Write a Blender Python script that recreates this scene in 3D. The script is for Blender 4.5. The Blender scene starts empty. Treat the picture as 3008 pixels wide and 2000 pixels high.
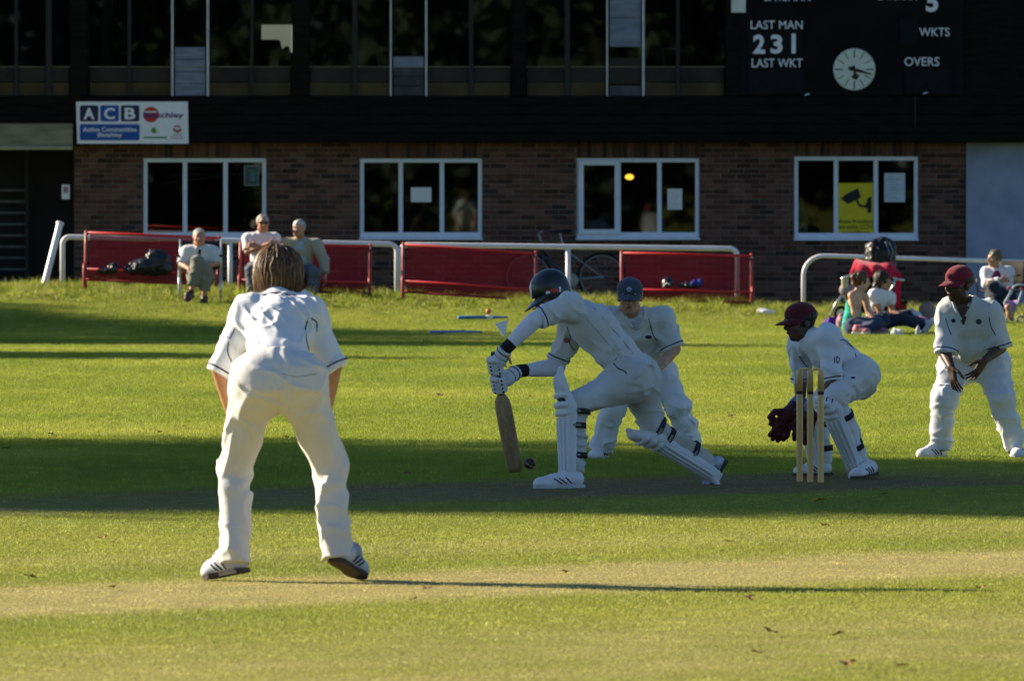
import bpy, bmesh, math, random
import numpy as np
from mathutils import Vector, Matrix, Quaternion

random.seed(7)
RNG = np.random.default_rng(11)
scene = bpy.context.scene
COL = scene.collection

# ------------------------------------------------------------------ camera
FPX = 26912.0            # focal length in photograph pixels (3008 wide)
CAMZ = 1.93
HORIZON = 520.0
cam_data = bpy.data.cameras.new('camera')
cam = bpy.data.objects.new('camera', cam_data)
COL.objects.link(cam)
cam.location = (0, 0, CAMZ)
cam.rotation_euler = (math.radians(90), 0, 0)
cam_data.sensor_width = 36.0
cam_data.lens = 36.0 * FPX / 3008.0
cam_data.shift_y = -(1000.0 - HORIZON) / 3008.0
cam_data.clip_end = 6000
cam_data.dof.use_dof = True
cam_data.dof.focus_distance = 61.0
cam_data.dof.aperture_fstop = 11.5
scene.camera = cam

# ------------------------------------------------------------------ world and sun
SUN_EL = math.radians(23.5)
SUN_AZ = math.radians(-66.0)       # measured from +Y, towards +X positive
world = bpy.data.worlds.new('World')
scene.world = world
world.use_nodes = True
nt = world.node_tree
bg = nt.nodes['Background']
sky = nt.nodes.new('ShaderNodeTexSky')
sky.sky_type = 'NISHITA'
sky.sun_disc = False
sky.sun_elevation = SUN_EL
sky.sun_rotation = SUN_AZ
sky.air_density = 1.0
sky.dust_density = 0.15
sky.ozone_density = 5.0
nt.links.new(sky.outputs[0], bg.inputs[0])
bg.inputs[1].default_value = 0.055
sd = bpy.data.lights.new('sun', 'SUN')
sd.energy = 5.0
sd.angle = math.radians(0.53)
sd.color = (1.0, 0.87, 0.66)
sun = bpy.data.objects.new('sun', sd)
COL.objects.link(sun)
to_sun = Vector((math.sin(SUN_AZ) * math.cos(SUN_EL), math.cos(SUN_AZ) * math.cos(SUN_EL), math.sin(SUN_EL)))
sun.rotation_euler = to_sun.to_track_quat('Z', 'Y').to_euler()
sun.location = (-60, 60, 40)

scene.view_settings.view_transform = 'Standard'
scene.view_settings.look = 'None'
scene.view_settings.exposure = 1.3
scene.view_settings.gamma = 1.0
scene.view_settings.use_curve_mapping = False
scene.cycles.max_bounces = 8
scene.cycles.transparent_max_bounces = 12

# ------------------------------------------------------------------ measuring helpers
def P(px, py, D):
    """world point that the photograph shows at pixel (px,py), standing D metres away"""
    return np.array([(px - 1504.0) * D / FPX, D, CAMZ - (py - HORIZON) * D / FPX])

def terrain(x, y):
    H = np.clip(0.195 - 0.028 * np.asarray(x, float), 0.02, 0.40)
    t = np.clip((np.asarray(y, float) - 111.0) / 12.0, 0, 1)
    return H * t * t * (3 - 2 * t)

def norm(v):
    v = np.asarray(v, float)
    return v / (np.linalg.norm(v) + 1e-12)

# ------------------------------------------------------------------ materials
MATS = {}
def new_mat(name):
    m = bpy.data.materials.new(name)
    m.use_nodes = True
    return m, m.node_tree, m.node_tree.nodes['Principled BSDF']

def mat(name, col, rough=0.7, spec=0.3, metal=0.0, var=0.15, scale=8.0, bump=0.0, bscale=60.0, col2=None,
        sheen=0.0, stretch=(1, 1, 1), coat=0.0):
    """plain procedural material: base colour broken up by noise, optional bump"""
    if name in MATS:
        return MATS[name]
    m, t, b = new_mat(name)
    N = t.nodes.new; L = t.links.new
    tc = N('ShaderNodeTexCoord')
    mp = N('ShaderNodeMapping'); mp.inputs['Scale'].default_value = stretch
    L(tc.outputs['Object'], mp.inputs[0])
    n = N('ShaderNodeTexNoise'); n.inputs['Scale'].default_value = scale; n.inputs['Detail'].default_value = 5
    L(mp.outputs[0], n.inputs['Vector'])
    r = N('ShaderNodeValToRGB')
    c = np.array(col); c2 = np.array(col2) if col2 is not None else c * (1 - var)
    c1 = c if col2 is not None else np.clip(c * (1 + var * 0.5), 0, 1)
    r.color_ramp.elements[0].position = 0.32; r.color_ramp.elements[0].color = (*c2, 1)
    r.color_ramp.elements[1].position = 0.68; r.color_ramp.elements[1].color = (*c1, 1)
    L(n.outputs['Fac'], r.inputs[0]); L(r.outputs[0], b.inputs['Base Color'])
    b.inputs['Roughness'].default_value = rough
    b.inputs['Specular IOR Level'].default_value = spec
    b.inputs['Metallic'].default_value = metal
    if sheen: b.inputs['Sheen Weight'].default_value = sheen
    if coat:
        b.inputs['Coat Weight'].default_value = coat; b.inputs['Coat Roughness'].default_value = 0.15
    if bump:
        n2 = N('ShaderNodeTexNoise'); n2.inputs['Scale'].default_value = bscale; n2.inputs['Detail'].default_value = 4
        L(mp.outputs[0], n2.inputs['Vector'])
        bp = N('ShaderNodeBump'); bp.inputs['Strength'].default_value = bump; bp.inputs['Distance'].default_value = 0.02
        L(n2.outputs['Fac'], bp.inputs['Height']); L(bp.outputs[0], b.inputs['Normal'])
    MATS[name] = m
    return m

# ------------------------------------------------------------------ mesh collecting
class MB:
    """collects shapes in world coordinates and links them as one mesh object"""
    def __init__(s):
        s.v = []; s.f = []; s.n = 0
    def add(s, verts, faces):
        verts = np.asarray(verts, float)
        s.v.append(verts)
        s.f += [tuple(int(i) + s.n for i in f) for f in faces]
        s.n += len(verts)
        return s
    def box(s, c, size, R=None, bev=0.0):
        h = np.asarray(size, float) / 2
        if bev > 0:
            bev = min(bev, 0.45 * h.min() * 2 / 2)
            vs = []; 
            # chamfered box: 24 vertices
            for sx in (-1, 1):
                for sy in (-1, 1):
                    for sz in (-1, 1):
                        vs.append((sx * h[0], sy * (h[1] - bev), sz * (h[2] - bev)))
                        vs.append((sx * (h[0] - bev), sy * h[1], sz * (h[2] - bev)))
                        vs.append((sx * (h[0] - bev), sy * (h[1] - bev), sz * h[2]))
            idx = {}
            k = 0
            for sx in (-1, 1):
                for sy in (-1, 1):
                    for sz in (-1, 1):
                        idx[(sx, sy, sz)] = (k, k + 1, k + 2); k += 3
            fs = []
            for sx in (-1, 1):
                q = [idx[(sx, a, b)][0] for a, b in ((-1, -1), (1, -1), (1, 1), (-1, 1))]
                fs.append(q if sx > 0 else q[::-1])
            for sy in (-1, 1):
                q = [idx[(a, sy, b)][1] for a, b in ((-1, -1), (1, -1), (1, 1), (-1, 1))]
                fs.append(q[::-1] if sy > 0 else q)
            for sz in (-1, 1):
                q = [idx[(a, b, sz)][2] for a, b in ((-1, -1), (1, -1), (1, 1), (-1, 1))]
                fs.append(q if sz > 0 else q[::-1])
            for sx in (-1, 1):
                for sy in (-1, 1):
                    a, b = idx[(sx, sy, -1)], idx[(sx, sy, 1)]
                    q = [a[0], a[1], b[1], b[0]]
                    fs.append(q if sx * sy > 0 else q[::-1])
            for sx in (-1, 1):
                for sz in (-1, 1):
                    a, b = idx[(sx, -1, sz)], idx[(sx, 1, sz)]
                    q = [a[0], b[0], b[2], a[2]]
                    fs.append(q if sx * sz > 0 else q[::-1])
            for sy in (-1, 1):
                for sz in (-1, 1):
                    a, b = idx[(-1, sy, sz)], idx[(1, sy, sz)]
                    q = [a[1], a[2], b[2], b[1]]
                    fs.append(q if sy * sz > 0 else q[::-1])
            for key, t3 in idx.items():
                q = list(t3)
                fs.append(q if key[0] * key[1] * key[2] > 0 else q[::-1])
            vs = np.array(vs)
        else:
            vs = np.array([(x, y, z) for x in (-h[0], h[0]) for y in (-h[1], h[1]) for z in (-h[2], h[2])])
            fs = [(0, 1, 3, 2), (4, 6, 7, 5), (0, 4, 5, 1), (2, 3, 7, 6), (0, 2, 6, 4), (1, 5, 7, 3)]
        if R is not None:
            vs = vs @ np.asarray(R, float).T
        return s.add(vs + np.asarray(c, float), fs)
    def bar(s, a, b, w, d, up=(0, 0, 1)):
        """rectangular bar from a to b"""
        a = np.asarray(a, float); b = np.asarray(b, float)
        x = norm(b - a); u = np.asarray(up, float)
        if abs(np.dot(x, u)) > 0.95: u = np.array([0, 1.0, 0])
        y = norm(np.cross(u, x)); z = np.cross(x, y)
        R = np.stack([x, y, z], 1)
        return s.box((a + b) / 2, (np.linalg.norm(b - a), w, d), R, bev=min(w, d) * 0.12)
    def tube(s, pts, r, n=8, cap=True, closed=False):
        pts = [np.asarray(p, float) for p in pts]
        m = len(pts)
        rr = r if hasattr(r, '__len__') else [r] * m
        ref = None; vs = []
        for i in range(m):
            if closed: t = norm(pts[(i + 1) % m] - pts[i - 1])
            else: t = norm(pts[min(i + 1, m - 1)] - pts[max(i - 1, 0)])
            if ref is None:
                ref = np.array([0, 0, 1.0]) if abs(t[2]) < 0.9 else np.array([1.0, 0, 0])
            u = norm(ref - t * np.dot(ref, t)); w = np.cross(t, u); ref = u
            for k in range(n):
                a = 2 * math.pi * k / n
                vs.append(pts[i] + rr[i] * (math.cos(a) * u + math.sin(a) * w))
        fs = []
        last = m if closed else m - 1
        for i in range(last):
            j = (i + 1) % m
            for k in range(n):
                l = (k + 1) % n
                fs.append((i * n + k, i * n + l, j * n + l, j * n + k))
        if cap and not closed:
            fs.append(tuple(range(n))[::-1]); fs.append(tuple((m - 1) * n + k for k in range(n)))
        return s.add(vs, fs)
    def lathe(s, o, prof, n=24, axis=(0, 0, 1)):
        """profile of (radius, height) turned about axis through o"""
        z = norm(axis); x = norm(np.cross(z, (0.3, 1, 0.2))); y = np.cross(z, x)
        vs = []; o = np.asarray(o, float)
        for (r, h) in prof:
            for k in range(n):
                a = 2 * math.pi * k / n
                vs.append(o + z * h + r * (math.cos(a) * x + math.sin(a) * y))
        fs = []
        for i in range(len(prof) - 1):
            for k in range(n):
                l = (k + 1) % n
                fs.append((i * n + k, i * n + l, (i + 1) * n + l, (i + 1) * n + k))
        fs.append(tuple(range(n))[::-1]); fs.append(tuple((len(prof) - 1) * n + k for k in range(n)))
        return s.add(vs, fs)
    def prism(s, poly, o, u, v, thick):
        """flat outline poly [(a,b)] at o + a*u + b*v, with thickness along u x v"""
        u = np.asarray(u, float); v = np.asarray(v, float); w = norm(np.cross(u, v)) * thick
        o = np.asarray(o, float); n = len(poly)
        A = [o + a * u + b * v for a, b in poly]
        vs = A + [p + w for p in A]
        fs = [tuple(range(n))[::-1], tuple(range(n, 2 * n))]
        for i in range(n):
            j = (i + 1) % n
            fs.append((i, j, n + j, n + i))
        return s.add(vs, fs)
    def sheet(s, grid):
        """grid[i][j] of points -> quads"""
        g = np.asarray(grid, float); a, b = g.shape[:2]
        fs = [(i * b + j, i * b + j + 1, (i + 1) * b + j + 1, (i + 1) * b + j) for i in range(a - 1) for j in range(b - 1)]
        return s.add(g.reshape(-1, 3), fs)
    def build(s, name, material, parent=None, origin=None, smooth=False):
        v = np.concatenate(s.v) if s.v else np.zeros((0, 3))
        if parent is not None: o = np.array(parent['_o'])
        elif origin is not None: o = np.asarray(origin, float)
        else: o = np.array([v[:, 0].mean(), v[:, 1].mean(), v[:, 2].min()])
        return link_mesh(name, v - o, s.f, material, parent, o, smooth)

ORIG = {}
def link_mesh(name, verts, faces, material, parent, o, smooth):
    me = bpy.data.meshes.new(name)
    me.from_pydata([tuple(map(float, p)) for p in verts], [], faces)
    me.update()
    if smooth:
        me.polygons.foreach_set('use_smooth', [True] * len(me.polygons))
    me.materials.append(material)
    ob = bpy.data.objects.new(name, me)
    COL.objects.link(ob)
    if parent is not None:
        ob.parent = parent
    else:
        ob.location = tuple(map(float, o))
    ob['_o'] = [float(q) for q in o]
    return ob

def tag(o, label=None, cat=None, group=None, kind=None):
    if label: o['label'] = label
    if cat: o['category'] = cat
    if group: o['group'] = group
    if kind: o['kind'] = kind
    return o

def thing(name, loc, label, cat, group=None):
    o = bpy.data.objects.new(name, None)
    o.empty_display_size = 0.2
    COL.objects.link(o)
    o.location = tuple(map(float, loc)); o['_o'] = [float(q) for q in loc]
    return tag(o, label, cat, group)

# ------------------------------------------------------------------ writing
def text_geo(s, bold=0.0):
    cu = bpy.data.curves.new('t', 'FONT')
    cu.body = s; cu.size = 1.0; cu.offset = bold
    cu.resolution_u = 3
    ob = bpy.data.objects.new('t', cu); COL.objects.link(ob)
    dg = bpy.context.evaluated_depsgraph_get()
    me = bpy.data.meshes.new_from_object(ob.evaluated_get(dg))
    v = np.array([tuple(q.co) for q in me.vertices]); f = [tuple(p.vertices) for p in me.polygons]
    bpy.data.objects.remove(ob); bpy.data.curves.remove(cu); bpy.data.meshes.remove(me)
    return v, f

def text_on(mb, s, x0, x1, z0, z1, y, bold=0.0, thick=0.004):
    """raised letters filling the rectangle x0..x1, z0..z1 on a wall facing -Y"""
    v, f = text_geo(s, bold)
    mn, mx = v.min(0), v.max(0)
    a = (v[:, 0] - mn[0]) / (mx[0] - mn[0]) * (x1 - x0) + x0
    c = (v[:, 1] - mn[1]) / (mx[1] - mn[1]) * (z1 - z0) + z0
    A = np.stack([a, np.full_like(a, y), c], 1)
    mb.add(A, f)
    return mb
# ------------------------------------------------------------------ soft-body mesher (signed distances -> one closed surface)
def perp(d):
    d = norm(d)
    a = np.array([0, 0, 1.0]) if abs(d[2]) < 0.9 else np.array([1.0, 0, 0])
    u = norm(np.cross(d, a)); return u, np.cross(d, u)

class SDF:
    def __init__(s, h=0.008):
        s.h = h; s.prims = []
    def cone(s, a, b, ra, rb, k=0.02, sq=None, cuta=False, cutb=False, fold=0.0, lam=0.07, seed=0.0, op='u', bulge=0.0):
        s.prims.append(dict(t='cone', a=np.asarray(a, float), b=np.asarray(b, float), ra=ra, rb=rb, k=k, sq=sq,
                            cuta=cuta, cutb=cutb, fold=fold, lam=lam, seed=seed, op=op, bulge=bulge)); return s
    def ell(s, c, r, R=None, k=0.02, op='u'):
        s.prims.append(dict(t='ell', c=np.asarray(c, float), r=np.asarray(r, float),
                            R=np.eye(3) if R is None else np.asarray(R, float), k=k, op=op)); return s
    def box(s, c, half, R=None, rnd=0.01, k=0.01, op='u'):
        s.prims.append(dict(t='box', c=np.asarray(c, float), r=np.asarray(half, float),
                            R=np.eye(3) if R is None else np.asarray(R, float), k=k, op=op, rnd=rnd)); return s
    def chain(s, pts, rs, k=0.012, **kw):
        for i in range(len(pts) - 1):
            s.cone(pts[i], pts[i + 1], rs[i], rs[i + 1], k=k, **kw)
        return s
    def cut(s, o, n, k=0.004):
        s.prims.append(dict(t='plane', o=np.asarray(o, float), n=norm(n), k=k, op='i')); return s
    def bounds(s, p):
        if p['t'] == 'cone':
            r = max(p['ra'], p['rb']) * (1 + p['bulge']) + p['fold'] + p['k'] + 3 * s.h
            if p['sq'] is not None and p['sq'][1] > 1: r *= p['sq'][1]
            return np.minimum(p['a'], p['b']) - r, np.maximum(p['a'], p['b']) + r
        r = np.abs(p['R']) @ p['r'] + p['k'] + 3 * s.h + p.get('rnd', 0)
        return p['c'] - r, p['c'] + r
    def dist(s, p, X):
        if p['t'] == 'cone':
            a, b = p['a'], p['b']
            Q = X - a
            ab = b - a; L = np.linalg.norm(ab) + 1e-9; d = ab / L
            if p['sq'] is not None:
                w = norm(p['sq'][0]); w = norm(w - d * np.dot(w, d)); fac = p['sq'][1]
                Q = Q + (Q @ w)[..., None] * w * (1 / fac - 1)
            tt = Q @ d
            t = np.clip(tt / L, 0, 1)
            V = Q - t[..., None] * ab
            rr = p['ra'] + (p['rb'] - p['ra']) * t
            if p['bulge']: rr = rr * (1 + p['bulge'] * np.sin(np.pi * np.clip(t * 1.25, 0, 1)))
            if p['fold']:
                u, w2 = perp(d)
                ang = np.arctan2(V @ w2, V @ u); sd_ = p['seed']
                ph = 2 * np.pi * tt / p['lam']
                f1 = np.sin(ph + 1.7 * np.sin(ang + sd_) + sd_ * 3) * (0.55 + 0.45 * np.sin(ang * 1.0 + sd_ * 2 + tt * 9))
                f2 = np.sin(ph * 0.53 + 2.1 * np.sin(ang * 1.0 + sd_ * 1.7) + sd_ * 5) * (0.5 + 0.5 * np.cos(ang + sd_))
                f3 = np.sin(ang * 3 + tt * 11 + sd_ * 7) * 0.55
                rr = rr + p['fold'] * (0.55 * f1 + 0.6 * f2 + f3 * 0.6)
            D = np.sqrt((V * V).sum(-1)) - rr
            if p['cutb']: D = np.maximum(D, tt - L)
            if p['cuta']: D = np.maximum(D, -tt)
            return D
        if p['t'] == 'ell':
            Q = (X - p['c']) @ p['R']
            k0 = np.sqrt(((Q / p['r']) ** 2).sum(-1)); k1 = np.sqrt(((Q / p['r'] ** 2) ** 2).sum(-1)) + 1e-9
            return k0 * (k0 - 1) / k1
        if p['t'] == 'box':
            Q = np.abs((X - p['c']) @ p['R']) - (p['r'] - p['rnd'])
            return np.sqrt((np.maximum(Q, 0) ** 2).sum(-1)) + np.minimum(Q.max(-1), 0) - p['rnd']
    def field(s):
        lo = np.full(3, 1e9); hi = np.full(3, -1e9)
        for p in s.prims:
            if p['op'] == 'u':
                l, q = s.bounds(p); lo = np.minimum(lo, l); hi = np.maximum(hi, q)
        s.lo = lo; h = s.h
        dims = np.ceil((hi - lo) / h).astype(int) + 2
        F = np.full(dims, 9.0, np.float32)
        ax = [lo[i] + h * np.arange(dims[i]) for i in range(3)]
        for p in s.prims:
            if p['t'] == 'plane':
                D = (ax[0][:, None, None] - p['o'][0]) * p['n'][0] + (ax[1][None, :, None] - p['o'][1]) * p['n'][1] + (ax[2][None, None, :] - p['o'][2]) * p['n'][2]
                F = np.maximum(F, D.astype(np.float32)); continue
            l, q = s.bounds(p)
            i0 = np.clip(np.floor((l - lo) / h).astype(int), 0, dims); i1 = np.clip(np.ceil((q - lo) / h).astype(int) + 1, 0, dims)
            if np.any(i1 <= i0): continue
            sl = tuple(slice(i0[i], i1[i]) for i in range(3))
            X = np.stack(np.meshgrid(*[ax[i][sl[i]] for i in range(3)], indexing='ij'), -1)
            d = s.dist(p, X)
            f = F[sl]; k = max(p['k'], 1e-5)
            if p['op'] == 'u':
                m = np.clip(0.5 + 0.5 * (f - d) / k, 0, 1)
                F[sl] = f + (d - f) * m - k * m * (1 - m)
            else:
                d = -d
                m = np.clip(0.5 - 0.5 * (f - d) / k, 0, 1)
                F[sl] = f + (d - f) * m + k * m * (1 - m)
        s.F = F
        return F
    def noise(s, amp, freq, seed=0, sharp=False, stretch=(1, 1, 1)):
        """wrinkles: domain-warped waves added near the surface"""
        F = s.F; idx = np.nonzero(np.abs(F) < amp * 2 + 3 * s.h)
        if sharp:
            return s.ridges(idx, amp, freq, seed, *sharp)
        X = (np.stack(idx, -1) * s.h + s.lo) * np.asarray(stretch)
        rg = np.random.default_rng(seed)
        val = np.zeros(len(X))
        W = X.copy()
        for i in range(3):
            dv = rg.normal(size=3); W[:, i] += 0.35 / freq * np.sin(X @ dv * freq * 0.9 + rg.uniform(0, 6))
        for i in range(5):
            dv = norm(rg.normal(size=3)) * freq * rg.uniform(0.6, 1.7)
            w = np.sin(W @ dv + rg.uniform(0, 6))
            val += (1 - 2 * np.abs(w)) if sharp else w
        F[idx] += (amp * val / 2.6).astype(np.float32)
        return s
    def ridges(s, idx, amp, freq, seed, axis=(0, 0, 1), spread=.5, width=.15):
        """narrow cloth folds: crests of warped waves whose direction scatters about axis, each fading in and out"""
        X = np.stack(idx, -1) * s.h + s.lo
        rg = np.random.default_rng(seed); W = X.copy(); val = np.zeros(len(X))
        for i in range(3):
            dv = rg.normal(size=3); W[:, i] += 1.1 / freq * np.sin(X @ dv * freq * .45 + rg.uniform(0, 6))
        for i in range(7):
            dv = norm(norm(axis) + rg.normal(size=3) * spread); w = np.sin(W @ dv * freq * rg.uniform(.55, 1.25) + rg.uniform(0, 6))
            mk = np.clip(np.sin(X @ norm(rg.normal(size=3)) * freq * .33 + rg.uniform(0, 6)) * 1.3, 0, 1)
            val += (np.exp(-(1 - w) / width) - .16) * mk
        s.F[idx] -= (amp * val).astype(np.float32)
        return s
    def sample(s, X):
        q = (np.asarray(X) - s.lo) / s.h
        i = np.clip(np.floor(q).astype(int), 0, np.array(s.F.shape) - 2); f = np.clip(q - i, 0, 1)
        r = 0
        for a in (0, 1):
            for b in (0, 1):
                for c in (0, 1):
                    w = (f[:, 0] if a else 1 - f[:, 0]) * (f[:, 1] if b else 1 - f[:, 1]) * (f[:, 2] if c else 1 - f[:, 2])
                    r = r + w * s.F[i[:, 0] + a, i[:, 1] + b, i[:, 2] + c]
        return r
    def cast(s, px, py, off=0.0):
        """first point of the surface along the line of sight through a picture point"""
        hi = s.lo + s.h * (np.array(s.F.shape) - 2); Ds = np.arange(s.lo[1] + s.h, hi[1], s.h * .3)
        X = np.stack([P(px, py, D) for D in Ds]); ok = ((X > s.lo) & (X < hi)).all(1)
        v = np.where(ok, s.sample(X), 9.0); k = np.nonzero(v < off)[0]
        return X[k[0]] if len(k) else None
    def sheet_px(s, rows, nm, m, par, off=.004, n=6):
        """patch of cloth lying on the surface: rows of (picture row, first column, last column)"""
        g = [[s.cast(x0 + (x1 - x0) * k / (n - 1), y, off) for k in range(n)] for y, x0, x1 in rows]
        mb = MB(); idx = {}; vs = []
        for i, r in enumerate(g):
            for k, p in enumerate(r):
                if p is not None: idx[(i, k)] = len(vs); vs.append(p)
        fs = [(idx[(i, k)], idx[(i + 1, k)], idx[(i + 1, k + 1)], idx[(i, k + 1)]) for i in range(len(g) - 1) for k in range(n - 1)
              if all(q in idx for q in ((i, k), (i + 1, k), (i + 1, k + 1), (i, k + 1)))]
        if not fs: print('no patch', nm); return None
        mb.add(vs, fs); return mb.build(nm, m, par, smooth=True)
    def snap(s, pts, off=0.002, it=8):
        """pull points onto the surface (off metres proud of it)"""
        X = np.array(pts, float); e = s.h
        for _ in range(it):
            g = np.stack([s.sample(X + np.eye(3)[i] * e) - s.sample(X - np.eye(3)[i] * e) for i in range(3)], -1)
            g /= (np.linalg.norm(g, axis=1, keepdims=True) + 1e-9)
            d = np.clip(s.sample(X) - off, -0.03, 0.03)
            X = X - g * d[:, None]
        return X
    def mesh(s):
        F = s.F; h = s.h
        I = F < 0
        nx, ny, nz = F.shape
        cnt = np.zeros((nx - 1, ny - 1, nz - 1), np.int8)
        for a in (0, 1):
            for b in (0, 1):
                for c in (0, 1):
                    cnt += I[a:nx - 1 + a, b:ny - 1 + b, c:nz - 1 + c]
        act = np.argwhere((cnt > 0) & (cnt < 8))
        vid = np.full(cnt.shape, -1, np.int32)
        vid[act[:, 0], act[:, 1], act[:, 2]] = np.arange(len(act))
        pos = np.zeros((len(act), 3)); num = np.zeros(len(act))
        for axis in range(3):
            o1, o2 = [q for q in range(3) if q != axis]
            for a in (0, 1):
                for b in (0, 1):
                    c0 = act.copy(); c0[:, o1] += a; c0[:, o2] += b
                    c1 = c0.copy(); c1[:, axis] += 1
                    f0 = F[c0[:, 0], c0[:, 1], c0[:, 2]]; f1 = F[c1[:, 0], c1[:, 1], c1[:, 2]]
                    m = (f0 < 0) != (f1 < 0)
                    t = np.where(m, f0 / np.where(m, f0 - f1, 1), 0)
                    pt = c0.astype(float); pt[:, axis] += t
                    pos[m] += pt[m]; num[m] += 1
        pos = pos / num[:, None] * h + s.lo
        faces = []
        for axis in range(3):
            o1, o2 = (axis + 1) % 3, (axis + 2) % 3
            sa = [slice(0, None)] * 3; sb = [slice(0, None)] * 3
            sa[axis] = slice(0, -1); sb[axis] = slice(1, None)
            ch = I[tuple(sa)] != I[tuple(sb)]
            e = np.argwhere(ch)
            e = e[(e[:, o1] > 0) & (e[:, o2] > 0) & (e[:, o1] < F.shape[o1] - 1) & (e[:, o2] < F.shape[o2] - 1)]
            inside = I[e[:, 0], e[:, 1], e[:, 2]]
            q = []
            for a, b in ((-1, -1), (0, -1), (0, 0), (-1, 0)):
                c = e.copy(); c[:, o1] += a; c[:, o2] += b
                q.append(vid[c[:, 0], c[:, 1], c[:, 2]])
            q = np.stack(q, 1)
            q[~inside] = q[~inside][:, ::-1]
            faces.append(q)
        return pos, np.concatenate(faces)
    def build(s, name, material, parent=None, noise=None, relax=1):
        if not hasattr(s, 'F'): s.field()
        if noise: s.noise(*noise)
        v, f = s.mesh()
        for _ in range(relax):          # light relaxation takes the grid out of the surface
            acc = np.zeros_like(v); n = np.zeros(len(v))
            for a, b in ((0, 1), (1, 2), (2, 3), (3, 0)):
                np.add.at(acc, f[:, a], v[f[:, b]]); np.add.at(acc, f[:, b], v[f[:, a]])
                np.add.at(n, f[:, a], 1); np.add.at(n, f[:, b], 1)
            v = 0.5 * v + 0.5 * acc / np.maximum(n, 1)[:, None]
        o = np.array(parent['_o']) if parent is not None else np.array([v[:, 0].mean(), v[:, 1].mean(), v[:, 2].min()])
        me = bpy.data.meshes.new(name)
        v = (v - o).astype(np.float32)
        me.vertices.add(len(v)); me.vertices.foreach_set('co', v.ravel())
        me.loops.add(f.size); me.loops.foreach_set('vertex_index', f.ravel().astype(np.int32))
        me.polygons.add(len(f)); me.polygons.foreach_set('loop_start', np.arange(0, f.size, 4, dtype=np.int32))
        me.polygons.foreach_set('use_smooth', np.ones(len(f), bool))
        me.update(calc_edges=True); me.validate()
        me.materials.append(material)
        ob = bpy.data.objects.new(name, me); COL.objects.link(ob)
        if parent is not None: ob.parent = parent
        else: ob.location = tuple(map(float, o))
        ob['_o'] = list(map(float, o))
        return ob
# ------------------------------------------------------------------ turf: colour by place on the ground (worn pitches, mown turf)
PITCH_A = math.radians(42.0)
STX, STY = 1.888, 58.0            # middle stump
CA, SA = math.cos(PITCH_A), math.sin(PITCH_A)

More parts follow.
